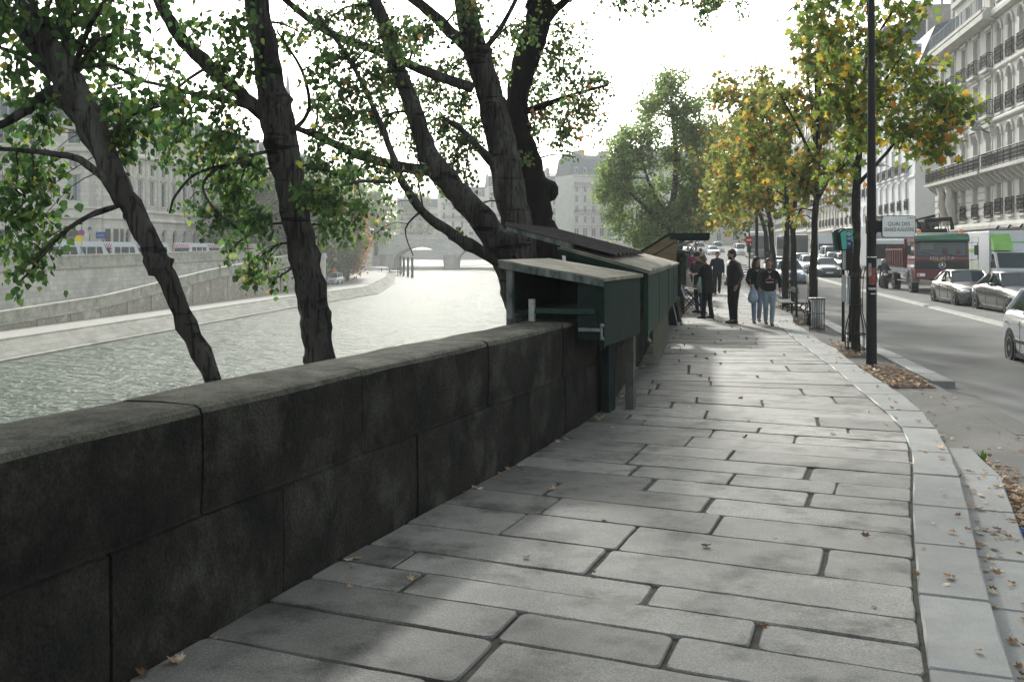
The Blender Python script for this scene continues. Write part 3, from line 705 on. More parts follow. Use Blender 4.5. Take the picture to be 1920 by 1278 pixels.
T.crown(cl2(cl, 15.5, 1.3) + cl2(fillcl(450, 950, -700, -40, 36, 80, 110), 16, 2.5), .075, L_POP2, lpt=11, droop=.8, dens=1.9); T.done()  # fillcl part: out-of-view crown, thickened so it shades the foreground

Tree.rk = .97
# -- poplar 4: tall grey trunk
T = Tree('poplar_tree', 'tall ribbed poplar trunk directly behind the nearest book box', 'tree', at(985, 900, 18.5), M_BARK, 'poplars behind the parapet')
T.px([(990, 1060, 18.5, 44), (985, 700, 18.5, 38), (980, 500, 18.5, 30), (968, 420, 18.5, 30), (955, 345, 18.5, 31), (940, 270, 18.5, 29), (920, 190, 18.5, 25), (900, 115, 18.5, 26), (883, 60, 18.5, 22), (868, -20, 18.5, 21), (840, -150, 18.5, 16), (800, -450, 18.5, 8)], 'trunk', n=16, amp=.02, knots=3)
T.px([(890, 105, 18.5, 13), (855, 70, 18.3, 12), (812, 30, 18.1, 11), (765, -12, 18, 10), (690, -80, 18, 7)])
T.px([(905, 98, 18.5, 6), (935, 58, 18.6, 5), (965, 5, 18.7, 4), (990, -60, 18.8, 3)])
T.px([(885, 165, 18.4, 11), (835, 148, 18.2, 10), (765, 120, 18, 9), (700, 92, 17.8, 8), (630, 68, 17.6, 8), (575, 32, 17.4, 7), (535, 0, 17.2, 6), (490, -50, 17, 4)])
T.px([(925, 305, 18.4, 11), (900, 280, 18.2, 8), (868, 245, 18, 5), (830, 220, 17.8, 3)])
cl = [(800, 60, 50, 150), (850, 130, 50, 150), (800, 180, 55, 180), (740, 170, 50, 150), (860, 200, 45, 150), (820, 250, 45, 150), (770, 260, 40, 120), (870, 270, 40, 120), (900, 240, 30, 70), (850, 310, 30, 70), (830, 340, 24, 40), (880, 20, 40, 80), (950, 60, 40, 70), (1000, 60, 40, 60), (930, 120, 40, 60), (740, 110, 50, 140), (700, 40, 50, 120), (870, 340, 22, 40), (880, 390, 10, 8)]
T.crown(cl2(cl, 18, 1.6) + cl2(fillcl(600, 1150, -650, -30, 46, 75, 110), 18.5, 2.5), .078, L_POP2, lpt=11, droop=.7, dens=1.9); T.done()  # fillcl part: dense unseen canopy added to block sun from the near paving

# -- poplar 5: dark trunk
T = Tree('poplar_tree', 'near black rough trunk leaning behind the tall ribbed poplar, curving right at the top', 'tree', at(1055, 850, 20.5), M_BARKD, 'poplars behind the parapet')
T.px([(1062, 1000, 20.5, 46), (1050, 700, 20.5, 38), (1028, 500, 20.5, 30), (1008, 430, 20.5, 33), (998, 370, 20.5, 34), (985, 310, 20.5, 34), (968, 240, 20.5, 25), (972, 170, 20.5, 22), (990, 105, 20.5, 27), (1005, 55, 20.5, 25), (1010, 10, 20.5, 24), (1000, -60, 20.5, 20), (980, -300, 20.5, 10)], 'trunk', n=14, amp=.03, knots=3)
T.px([(1015, 50, 20.5, 10), (1045, 15, 20.6, 8), (1085, -15, 20.7, 6), (1160, -60, 20.8, 4)])
T.px([(985, 210, 20.4, 7), (1040, 190, 20, 5), (1100, 170, 19.6, 3), (1140, 160, 19.2, 2)])
T.px([(1060, 0, 20.6, 5), (1180, -30, 20, 4), (1300, -20, 19, 3), (1390, 0, 18.5, 2)])
cl = [(1000, 170, 45, 110), (1050, 140, 50, 130), (1030, 210, 50, 150), (1080, 200, 45, 130), (1000, 240, 40, 90), (1060, 250, 35, 80), (1110, 150, 35, 60), (1140, 155, 22, 40), (1120, 190, 25, 30), (1000, 60, 30, 40), (1060, 60, 45, 90), (1040, 100, 40, 90), (1080, 110, 35, 60), (1050, 280, 18, 24), (1080, 295, 10, 10), (1120, 260, 14, 10),
      (1170, 8, 30, 50), (1230, -10, 30, 60), (1200, 15, 20, 30), (1310, 15, 28, 60), (1345, 0, 28, 50), (1390, 15, 18, 20), (1320, 45, 14, 20), (1250, -30, 40, 80), (1360, -30, 40, 80), (980, 290, 24, 30)]
T.crown(cl2(cl, 20, 1.3) + cl2(fillcl(850, 1300, -600, -40, 34, 70, 110), 20.5, 2.5), .083, L_POP2, lpt=11, droop=.6, dens=1.8)  # fillcl part: leaves above the view, added to cast shade on the pavement
T.crown(cl2([(1085, 245, 24, 50), (1100, 215, 16, 20), (1010, 215, 12, 16), (1075, 180, 18, 20)], 19.5, .6), .083, L_RUS, lpt=10, droop=.6); T.done()

Tree.rk = 1.0
# -- the large hazy tree by the quay, further on
T = Tree('quay_tree', 'large hazy green tree spreading over the parapet beyond the book stalls', 'tree', (10.2, 68, -4.5), M_BARKP)
T.px([(1272, 585, 68, 12), (1268, 480, 68, 9), (1258, 430, 68, 8), (1262, 380, 68, 6), (1268, 300, 68, 5), (1262, 220, 68, 3)], 'trunk', n=9)
T.px([(1258, 430, 68, 6), (1235, 412, 67, 5), (1218, 395, 66, 4), (1180, 360, 65, 2.5)]); T.px([(1260, 425, 68, 5), (1245, 395, 68, 4), (1220, 350, 67, 3), (1200, 290, 67, 2)])
T.px([(1255, 425, 68, 4), (1225, 428, 67, 3), (1195, 433, 66, 2)]); T.px([(1290, 440, 69, 5), (1295, 390, 69, 4), (1310, 330, 69, 3), (1320, 250, 69, 2)])
T.px([(1268, 480, 68, 6), (1290, 430, 69, 5), (1310, 418, 70, 3), (1340, 400, 71, 2)])
cl = []
for yy0, xa, xb in [(160, 1215, 1285), (200, 1195, 1325), (240, 1170, 1345), (280, 1150, 1360), (320, 1135, 1355), (360, 1120, 1350), (395, 1125, 1345), (425, 1150, 1330), (450, 1190, 1225)]:
    k = max(2, int((xb - xa) / 9))
    for i in range(k): cl.append((random.uniform(xa, xb), yy0 + random.uniform(-18, 18), random.uniform(16, 27), 130))
cl += [(1250, 140, 12, 40), (1345, 165, 10, 30), (1330, 180, 14, 40), (1360, 150, 9, 20), (1215, 250, 14, 50), (1240, 175, 16, 80)]
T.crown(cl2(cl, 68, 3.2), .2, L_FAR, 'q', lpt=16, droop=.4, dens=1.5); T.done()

# -- plane trees along the kerb
def plane(label, base, trunk, limbs, cl, Y, dy, mt, size=.15, dens=1.0, lpt=9):
    T = Tree('plane_tree', label, 'tree', base, M_BARKP, 'young plane trees along the kerb')
    T.px([(a, b, c, d * .68) for a, b, c, d in trunk], 'trunk', n=9, amp=.05, knots=2)
    for l in limbs: T.px([(a, b, c, d * .68) for a, b, c, d in l], n=7, amp=.08)
    T.crown(cl2(cl, Y, dy), size, mt, 'pla' if Y < 34 else 'q', lpt=lpt, droop=.6, dens=dens); T.done(); return T
def fan(x, y, xr, yt, Y, r):
    """a few limbs rising from the top of the trunk"""
    out = []
    for k in range(6):
        s_ = random.uniform(-1, 1); e = (x + s_ * xr, y - (y - yt) * random.uniform(.45, 1)); yy = Y + random.uniform(-1.2, 1.2)
        y0 = y - random.uniform(0, .4) * (y - yt)
        out.append([(x, y0, Y, r * .6), ((x + e[0]) / 2 - s_ * xr * .1, (y0 + e[1]) / 2 + 8, (Y + yy) / 2, r * .4), (e[0], e[1], yy, r * .15)])
    return out
cl = [(1520, 30, 30, 50), (1560, 60, 35, 60), (1570, 110, 35, 70), (1600, 60, 30, 40), (1630, 90, 35, 60), (1690, 30, 32, 50), (1720, 25, 22, 30), (1670, 80, 30, 40), (1700, 60, 25, 30), (1590, 160, 35, 70), (1640, 150, 35, 70), (1680, 110, 28, 50), (1700, 120, 22, 30), (1620, 210, 35, 80), (1660, 190, 35, 80), (1700, 160, 30, 60), (1740, 165, 30, 60), (1770, 170, 26, 50), (1730, 210, 30, 70), (1690, 230, 30, 60), (1780, 200, 26, 60), (1810, 205, 24, 50), (1750, 245, 26, 60), (1780, 235, 20, 40), (1830, 210, 14, 16), (1700, 265, 22, 40), (1740, 280, 24, 60), (1765, 285, 18, 40), (1600, 260, 35, 60), (1570, 200, 35, 60), (1640, 260, 25, 40), (1580, 310, 25, 40), (1560, 320, 20, 20), (1740, 120, 16, 14), (1530, 5, 30, 40), (1620, 10, 30, 40), (1660, -30, 50, 80), (1560, -30, 50, 80)]
b0 = gnd(1605, 661, -.24)
plane('nearest plane tree, caged slim trunk beside the street name post, branch reaching right', b0,
      [(1605, 668, 20, 13), (1604, 560, 20, 11), (1606, 460, 20, 10), (1604, 385, 20, 12), (1609, 320, 20, 10), (1612, 240, 20, 9), (1619, 150, 20, 7), (1630, 70, 20, 5), (1625, -40, 20, 4)],
      [[(1610, 345, 20, 6), (1650, 300, 19.8, 5), (1700, 245, 19.6, 4), (1740, 235, 19.4, 3), (1800, 215, 19.2, 2)], [(1612, 260, 20, 5), (1580, 200, 20.2, 4), (1560, 120, 20.4, 3), (1540, 40, 20.6, 2)],
       [(1618, 150, 20, 5), (1650, 60, 19.9, 4), (1690, 0, 19.8, 2.5)], [(1609, 330, 20, 5), (1590, 290, 20.3, 3), (1560, 310, 20.6, 2)], [(1614, 215, 20, 4), (1660, 150, 19.8, 3), (1700, 90, 19.6, 2)]], cl, 20, .9, L_PLG, dens=1.35)
cl = fillcl(1450, 1600, 90, 390, 26, 30, 65) + fillcl(1480, 1570, 40, 120, 5, 24, 40) + fillcl(1380, 1470, 200, 380, 9, 26, 60) + [(1480, 400, 18, 26), (1500, 408, 14, 20)]
plane('second plane tree with yellowing crown, behind the wire litter bin', gnd(1524, 610, -.24),
      [(1522, 612, 27, 13), (1525, 540, 27, 11), (1527, 440, 27, 9), (1531, 350, 27, 8), (1533, 260, 27, 7), (1531, 160, 27, 5), (1535, 70, 27, 3)],
      fan(1530, 350, 80, 80, 27, 10) + [[(1530, 380, 27, 5), (1560, 330, 27, 4), (1590, 290, 27, 3)], [(1530, 370, 27, 5), (1490, 330, 27, 4), (1440, 290, 27, 3)]], cl, 27, 1.8, L_PLA, dens=1.6)
cl = fillcl(1350, 1500, 150, 400, 24, 26, 65) + fillcl(1390, 1460, 130, 200, 4, 20, 50)
plane('third plane tree with orange speckled crown, beside the bench', gnd(1488, 567, -.24),
      [(1488, 570, 38.5, 9), (1488, 500, 38.5, 8), (1486, 430, 38.5, 7), (1470, 380, 38.5, 6), (1462, 300, 38.5, 5), (1460, 210, 38.5, 3)],
      fan(1470, 380, 90, 150, 38.5, 8) + [[(1486, 440, 38.5, 5), (1500, 395, 38.5, 4), (1520, 330, 38.5, 3)]], cl, 38, 2.5, L_PLA, .19, dens=1.8, lpt=10)
cl = fillcl(1340, 1470, 180, 400, 18, 24, 60)
plane('fourth plane tree, straight trunk in a short iron cage', gnd(1472, 578, -.24),
      [(1472, 580, 35, 9), (1473, 500, 35, 8), (1477, 420, 35, 7), (1490, 370, 35, 5), (1440, 280, 35, 4)],
      fan(1475, 400, 90, 180, 35, 8), cl, 35.5, 2, L_PLA, .18, dens=1.7, lpt=10)
cl = fillcl(1325, 1440, 220, 410, 22, 22, 60) + [(1340, 410, 10, 30), (1375, 425, 9, 20), (1385, 440, 8, 14), (1395, 420, 12, 20), (1330, 395, 10, 20)]
plane('fifth plane tree, dense orange and green crown behind two walking women', (14.6, 52, gz(52) + .2),
      [(1452, 560, 52, 7), (1449, 480, 52, 7), (1443, 410, 52, 6), (1430, 360, 52, 5), (1410, 280, 52, 3)],
      fan(1443, 410, 90, 210, 52, 7), cl, 50, 4, L_PLA, .22, dens=1.8, lpt=12)
cl = fillcl(1310, 1400, 230, 420, 18, 20, 60)
plane('farthest plane tree whose rounded rust and green crown ends the row', (17, 64, gz(64) + .2),
      [(1440, 540, 64, 6), (1437, 450, 64, 6), (1425, 400, 64, 5), (1390, 330, 64, 3)],
      fan(1430, 410, 90, 240, 64, 6), cl, 62, 5, L_PLA, .25, dens=1.9, lpt=12)

# -- far trees: built once per kind then copied
def blob_tree(name, label, cat, base, h, wd, n, mt, size, group=None, seed=1, low=.2):
    T = Tree(name, label, cat, base, M_BARKP, group)
    b = Vector(base); hs = h * low
    T.limb([b + Vector((0, 0, -.3)), b + Vector((.1, 0, hs)), b + Vector((.2, .2, h * .5)), b + Vector((0, 0, h * .85))], [wd * .045, wd * .035, wd * .025, wd * .008], 'trunk', 8)
    for k in range(6):
        a = k * 1.05 + random.random(); z0 = h * random.uniform(low, .5)
        T.limb([b + Vector((0, 0, z0)), b + Vector((math.cos(a) * wd * .2, math.sin(a) * wd * .2, z0 + h * .13)), b + Vector((math.cos(a) * wd * .4, math.sin(a) * wd * .4, z0 + h * .2))], [wd * .018, wd * .01, wd * .004], 'branch', 6)
    cl = []
    for _ in range(n):
        z = random.uniform(low * .9, 1.0); e = math.sqrt(max(.06, 1 - ((z - .52) / .5) ** 2)) * wd / 2
        a = random.uniform(0, 2 * PI); r = e * math.sqrt(random.random()) * .95
        cl.append((b + Vector((math.cos(a) * r, math.sin(a) * r, z * h)), wd * random.uniform(.1, .17), 110))
    T.crown(cl, size, mt, 'q', lpt=14, droop=.4); T.done(); return T.root
ftA = blob_tree('bank_tree', 'dark green tree standing on the island lower quay', 'tree', (-37, 142, -3.9), 17, 13, 95, L_DGR, .5, 'trees along the island lower quay', low=.08)
for i, (x, y, s_) in enumerate([(-33, 152, .95), (-36.5, 160, 1.08), (-32.5, 168, .9), (-37, 176, 1.1), (-34, 186, 1.0), (-40, 190, 1.15), (-31.5, 176, .8)]):
    c = copy_tree(ftA, None, (x, y, -3.9), i * 1.3); c.scale = (s_, s_, s_ * .95)
ftR = blob_tree('bank_tree', 'reddish brown tree at the water end of the island quay trees', 'tree', (-29.8, 180, -3.9), 13.5, 9, 75, L_RUS, .42, low=.15)
c = copy_tree(ftR, None, (-32.5, 196, -3.9), 2.0, 'second rust coloured tree just behind the reddish quay tree, slightly taller'); c.scale = (1.1, 1.1, 1.15)
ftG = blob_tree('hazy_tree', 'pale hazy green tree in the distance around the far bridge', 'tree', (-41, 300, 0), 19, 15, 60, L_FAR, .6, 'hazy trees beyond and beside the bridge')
for i, (x, y, s_) in enumerate([(-50, 290, 1.1), (-47, 260, .9), (-52, 330, 1.3), (-38, 400, 1.0), (-25, 430, .9), (-60, 370, 1.2), (-10, 470, .9), (-44, 235, .85), (-16, 440, .75), (-120, 650, 1.5), (-95, 655, 1.3), (-72, 648, 1.5), (-48, 655, 1.2), (-30, 650, 1.5), (-8, 655, 1.3), (14, 650, 1.4), (36, 650, 1.5)]):
    c = copy_tree(ftG, None, (x, y, lift(min(y, 330)) * .8), i * .9); c.scale = (s_, s_, s_)
# ================================================================ buildings
def window_mesh(wd, h, mt_frame, arch=False, shutter=False, curtain=True):
    mb = MB(); t = .07; d = .06
    ht = h - (wd / 2 if arch else 0)
    mb.box(-wd / 2, -wd / 2 + t, -d, 0, 0, ht); mb.box(wd / 2 - t, wd / 2, -d, 0, 0, ht); mb.box(-wd / 2, wd / 2, -d, 0, 0, t)
    mb.box(-.04, .04, -d, .01, t, ht - (0 if arch else t)); mb.box(-wd / 2 + t, wd / 2 - t, -d, -.005, h * .72 - .03, h * .72 + .03); mb.box(-wd / 2 + t, wd / 2 - t, -d, -.01, h * .36 - .02, h * .36 + .02)
    if not arch: mb.box(-wd / 2, wd / 2, -d, .002, h - t, h)
    else:
        r = wd / 2
        for i in range(8):
            a0, a1 = PI * i / 8, PI * (i + 1) / 8
            mb.add([(math.cos(a) * q, y, ht + math.sin(a) * q) for y in (-d, 0) for a in (a0, a1) for q in (r, r - t)], [(0, 1, 3, 2), (4, 6, 7, 5), (1, 5, 7, 3), (0, 2, 6, 4)])
    m1 = mb.mesh('window', mt_frame)
    g = MB()
    if arch:
        pts = [(-wd / 2, 0), (wd / 2, 0)] + [(math.cos(PI * i / 10) * wd / 2, ht + math.sin(PI * i / 10) * wd / 2) for i in range(11)]
    else: pts = [(-wd / 2, 0), (wd / 2, 0), (wd / 2, h), (-wd / 2, h)]
    g.m = 0; g.add([(x, -d - .01, z) for x, z in pts], [tuple(range(len(pts)))[::-1]])
    m2 = g.mesh('pane', [M_GLASS]); m3 = None
    return m1, m2
def rail_mesh(wd, dep, h=.95, ornate=True, post=.15):
    mb = MB()
    def run(x0, y0, x1, y1):
        L = math.hypot(x1 - x0, y1 - y0); n = max(2, int(L / post)); dx, dy = (x1 - x0) / L, (y1 - y0) / L
        mb.tube([(x0, y0, h), (x1, y1, h)], .03, 4); mb.tube([(x0, y0, .08), (x1, y1, .08)], .025, 4)
        if ornate: mb.tube([(x0, y0, h - .14), (x1, y1, h - .14)], .018, 4)
        for i in range(n + 1):
            x, y = x0 + dx * L * i / n, y0 + dy * L * i / n
            mb.tube([(x, y, .0), (x, y, h)], .011 if i % 8 else .025, 4, False)
            if ornate and i < n:
                a = post / 2
                mb.tube([(x, y, .12), (x + dx * a * 1.8, y + dy * a * 1.8, .38), (x + dx * a * .4, y + dy * a * .4, .58), (x + dx * a * 1.6, y + dy * a * 1.6, .8)], .014, 3, False)
    run(-wd / 2, dep, wd / 2, dep); run(-wd / 2, 0, -wd / 2, dep); run(wd / 2, 0, wd / 2, dep)
    return mb.mesh('balcony_railing', M_DARK if ornate else M_ZINC)
WM = {}
def getwin(wd, h, arch, fr=None):
    k = (round(wd, 2), round(h, 2), arch, (fr or M_WHITE).name)
    if k not in WM: WM[k] = window_mesh(wd, h, fr or M_WHITE, arch)
    return WM[k]
RM = {}
def getrail(wd, dep, h=.95, orn=True):
    k = (round(wd, 2), dep, h, orn)
    if k not in RM: RM[k] = rail_mesh(wd, dep, h, orn)
    return RM[k]
def facade(mb, x0, x1, z0, z1, ops, depth=.3, y=0.0):
    """wall from x0..x1, z0..z1 in plane y (outside +y) with openings [(xa,xb,za,zb,arch)]; reveals cut back"""
    zs = sorted({z0, z1} | {o[2] for o in ops} | {o[3] for o in ops})
    for za, zb in zip(zs, zs[1:]):
        if zb - za < 1e-5: continue
        zm = (za + zb) / 2
        cuts = sorted([(o[0], o[1]) for o in ops if o[2] < zm < o[3]]); x = x0
        for a, b in cuts:
            if a > x: mb.add([(x, y, za), (a, y, za), (a, y, zb), (x, y, zb)], [(3, 2, 1, 0)])
            x = b
        if x < x1: mb.add([(x, y, za), (x1, y, za), (x1, y, zb), (x, y, zb)], [(3, 2, 1, 0)])
    for a, b, za, zb, ar in ops:
        r = (b - a) / 2; c = (a + b) / 2; zt = zb
        mb.add([(a, y, za), (a, y, zb), (a, y - depth, zb), (a, y - depth, za)], [(0, 1, 2, 3)])
        mb.add([(b, y, za), (b, y, zb), (b, y - depth, zb), (b, y - depth, za)], [(3, 2, 1, 0)])
        mb.add([(a, y, za), (b, y, za), (b, y - depth, za), (a, y - depth, za)], [(0, 1, 2, 3)])
        if not ar: mb.add([(a, y, zb), (b, y, zb), (b, y - depth, zb), (a, y - depth, zb)], [(3, 2, 1, 0)])
        else:
            n = 8; arc = [(c + math.cos(PI * i / n) * r, zb - r + math.sin(PI * i / n) * r) for i in range(n + 1)]
            for k, cor in ((0, b), (1, a)):
                pts = arc[:n // 2 + 1] if k == 0 else arc[n // 2:]
                mb.add([(cor, y, zb)] + [(p[0], y, p[1]) for p in pts], [tuple(range(len(pts) + 1))])
            for p, q in zip(arc, arc[1:]):
                mb.add([(p[0], y, p[1]), (q[0], y, q[1]), (q[0], y - depth, q[1]), (p[0], y - depth, p[1])], [(0, 1, 2, 3)])
ANG = math.atan2(1, .18)
def building(label, x0y, length, floors, cols, colw, top, mt=M_STONE2, roofm=M_SLATE, depth=12, ang=ANG, name='apartment_building', group=None, cornices=(), ground=True,
             mans=3.2, base=None, cat='building', shop=None, rails=(), quoin=False, jit=0.0, winframe=None, pan=True, trimm=None, surr=True, chim=True, endw=None, seed=0):
    rs = random.Random(seed)
    X, Y = x0y; zb = gz(Y) + .14 if base is None else base
    root = empty(name, (X, Y, zb), ang, label, cat, group)
    dark = MB(); mb = MB(); mb.m = 0
    ops = []; wins = []
    for (za, zt, ar, wd) in floors:
        za -= zb; zt -= zb
        for c in cols:
            w_ = wd or colw; ops.append((c - w_ / 2, c + w_ / 2, za, zt, ar)); wins.append((c, za, w_, zt - za, ar))
    shops = []
    if shop:
        for (a, b, za, zt) in shop: ops.append((a, b, za - zb, zt - zb, False)); shops.append((a, b, za - zb, zt - zb))
    T = top - zb
    facade(mb, 0, length, -1.5, T, ops)
    # other walls
    mb.add([(0, 0, -1.5), (0, 0, T), (0, -depth, T), (0, -depth, -1.5)], [(0, 1, 2, 3)]); mb.add([(length, 0, -1.5), (length, 0, T), (length, -depth, T), (length, -depth, -1.5)], [(3, 2, 1, 0)])
    mb.add([(0, -depth, -1.5), (length, -depth, -1.5), (length, -depth, T), (0, -depth, T)], [(0, 1, 2, 3)])
    # dark interior behind the openings
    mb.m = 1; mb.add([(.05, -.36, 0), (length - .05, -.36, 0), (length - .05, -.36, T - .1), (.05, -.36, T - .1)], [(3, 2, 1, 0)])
    if quoin:
        mb.m = 0; z = .3; k = 0
        while z < T - .5:
            L = .75 if k % 2 else .45
            mb.box(-.03, L, -L * 1.2, .035, z, z + .4); z += .46; k += 1
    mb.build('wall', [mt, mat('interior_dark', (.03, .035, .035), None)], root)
    tr = MB()
    for (z, h, pr) in cornices:
        z -= zb
        tr.prism([(pr, z), (pr, z + h * .45), (pr * .55, z + h), (0.0, z + h), (0.0, z), (pr * .5, z - .08)][::-1], -pr * .6, length + pr * .6, 'x') if False else \
            tr.add([(xx, yy2, zz2) for xx in (-pr * .5, length + pr * .5) for yy2, zz2 in [(-.2, z - .12), (pr * .45, z - .1), (pr, z), (pr, z + h * .5), (pr * .7, z + h), (-.2, z + h)]],
                   [(0, 1, 2, 3, 4, 5), (11, 10, 9, 8, 7, 6)] + [(i, i + 6, (i + 1) % 6 + 6, (i + 1) % 6) for i in range(6)])
    if tr.v: tr.build('cornice', trimm or mt, root)
    nw = 0
    for c, za, w_, h, ar in wins:
        if nw >= 98: break
        m1, m2 = getwin(w_, h, ar, winframe)
        o = inst(m1, 'window', root, (c, -.2, za)); nw += 1
        if pan: inst(m2, 'pane', o)
        if surr:
            key = ('sur', round(w_, 2), round(h, 2), ar, (trimm or mt).name)
            if key not in WM:
                sm = MB(); yo = .2
                if ar: sm.tube([(-w_ / 2 - .1, yo + .05, h - w_ / 2)] + [(-math.cos(PI * i / 6) * (w_ / 2 + .12), yo + .06, h - w_ / 2 + math.sin(PI * i / 6) * (w_ / 2 + .14)) for i in range(7)], .1, 4)
                else: sm.box(-w_ / 2 - .2, w_ / 2 + .2, yo - .01, yo + .12, h + .1, h + .32)
                sm.box(-w_ / 2 - .12, w_ / 2 + .12, yo - .01, yo + .14, -.16, -.02)
                for s_ in (-1, 1): sm.box(s_ * (w_ / 2 + .07) - .07, s_ * (w_ / 2 + .07) + .07, yo - .01, yo + .045, 0, h - (w_ / 2 if ar else 0) + .08)
                WM[key] = sm.mesh('surround', trimm or mt)
            inst(WM[key], 'surround', o)
        if pan and rs.random() < .6:
            key = ('cur', round(w_, 2), round(h, 2))
            if key not in WM:
                q = MB(); q.box(-w_ / 2 + .06, -w_ * .12, -.13, -.12, .06, h - (w_ / 2 if ar else .06)); q.box(w_ * .12, w_ / 2 - .06, -.13, -.12, .06, h - (w_ / 2 if ar else .06)); WM[key] = q.mesh('curtain', M_CURT)
            inst(WM[key], 'curtain', o, (0, .065, 0))
    for (kind, z, dep, lst) in rails:
        z -= zb
        if kind in ('long', 'terrace'):
            s_ = MB(); a, b = lst
            s_.box(a, b, -.01, dep + .1, z - .22, z, c=.03)
            x = a + .3
            while x < b: s_.prism([(0, z - .95), (dep * .35, z - .75), (dep * .8, z - .4), (dep * .9, z - .223), (0, z - .223)][::-1], x - .12, x + .12, 'x'); x += 1.05
            s_.build('balcony_slab', trimm or mt, root)
            inst(getrail(b - a - .1, dep, .95, kind == 'long'), 'balcony_railing', root, ((a + b) / 2, 0, z))
        else:
            for c in (lst or cols):
                s_k = ('slab', round(colw, 2), dep)
                if s_k not in WM:
                    s_ = MB(); s_.box(-colw / 2 - .3, colw / 2 + .3, 0, dep + .08, -.2, 0, c=.03); s_.box(-colw / 2 - .15, colw / 2 + .15, 0, dep * .6, -.4, -.202); WM[s_k] = s_.mesh('balcony_slab', trimm or mt)
                if kind == 'bal': inst(WM[s_k], 'balcony_slab', root, (c, 0, z))
                inst(getrail(colw + .3, dep if kind == 'bal' else .12), 'balcony_railing', root, (c, 0, z))
    # mansard roof with dormers and chimneys
    rf = MB(); rf.m = 0; ins = mans * .42
    rf.loft([[(0, 0 - .15, T), (length, -.15, T), (length, -depth, T), (0, -depth, T)], [(0, -ins - .15, T + mans), (length, -ins - .15, T + mans), (length, -depth + ins, T + mans), (0, -depth + ins, T + mans)],
             [(0, -depth * .4, T + mans * 1.35), (length, -depth * .4, T + mans * 1.35), (length, -depth * .6, T + mans * 1.35), (0, -depth * .6, T + mans * 1.35)]])
    ro = rf.build('roof', roofm, root)
    if mans > 1.8:
        key = ('dorm', round(ins, 2))
        if key not in WM:
            dm = MB(); dm.m = 0; dm.box(-.62, .62, -ins - .4, -.22, .35, 2.15); dm.prism([(-.75, 2.15), (.75, 2.15), (0, 2.6)], -ins - .4, -.12, 'y')
            dm.m = 1; dm.box(-.38, .38, -.26, -.2, .6, 1.95); WM[key] = dm.mesh('dormer', [M_ZINC, M_GLASS])
        for c in cols: inst(WM[key], 'dormer', ro, (c, 0, T))
    if chim:
        x = .5
        for k in range(max(1, int(length / 9)) + 1):
            ch = MB(); xx = min(length - .5, x); ch.box(xx - .35, xx + .35, -depth * .75, -depth * .25, T, T + mans * 1.35 + 1.5)
            for q in range(6):
                yq_ = -depth * .72 + q * depth * .085; ch.tube([(xx, yq_, T + mans * 1.35 + 1.5), (xx, yq_, T + mans * 1.35 + 2.0)], .13, 6)
            x += 9
            ch.build('chimney', mat('chimney_render', (.4, .37, .33), (.3, .28, .25), 2, .9), ro)
    return root

# right side, nearest first.  floor levels are absolute heights
FL = [(3.75, 6.0), (6.7, 9.25), (10.3, 12.5), (13.3, 15.7)]
def FX(Y): return (fx(Y), Y)
u = math.hypot(1, .18)
SH = [(1 + i * 3.4, 3.6 + i * 3.4, .1, 3.0) for i in range(3)]
bA = building('ornate stone building at right edge with narrow arched windows and carved brackets', FX(49), 12.9 * u, [(3.9, 6.4, True, .95), (7.1, 9.3, True, .95), (10.2, 12.6, True, .95), (13.2, 15.7, True, .95), (17.2, 19.3, True, .95)],
              [1.5 + 2.15 * i for i in range(6)], .95, 20.2, cornices=[(3.1, .4, .35), (6.55, .2, .2), (9.75, .22, .22), (12.95, .2, .15), (16.2, .5, .4), (19.9, .5, .6)],
              rails=[('long', 6.75, .85, (0, 12.9 * u)), ('win', 10.25, .1, None), ('win', 13.3, .1, None), ('win', 3.95, .1, None)], shop=SH, seed=3)
bB = building('cream stone building with long iron balconies and a roof terrace railing', FX(62), 14.0 * u, [(3.75, 6.0, False, 1.1), (6.7, 9.2, False, 1.15), (10.3, 12.5, False, 1.15), (13.2, 15.6, False, 1.15)],
              [1.2 + 2.95 * i for i in range(5)], 1.15, 16.5, cornices=[(3.1, .4, .35), (6.45, .2, .2), (9.75, .2, .15), (12.95, .15, .1), (16.1, .65, .85)],
              rails=[('long', 6.7, .95, (0, 14.2 * u)), ('bal', 10.25, .35, None), ('bal', 13.2, .35, None), ('terrace', 16.78, .75, (0, 14.0 * u)), ('win', 3.8, .1, None)], shop=[(1, 3.6, -.2, 3), (5, 8, -.2, 3), (9.3, 12.4, -.2, 3)], mans=.4, seed=4, chim=False)
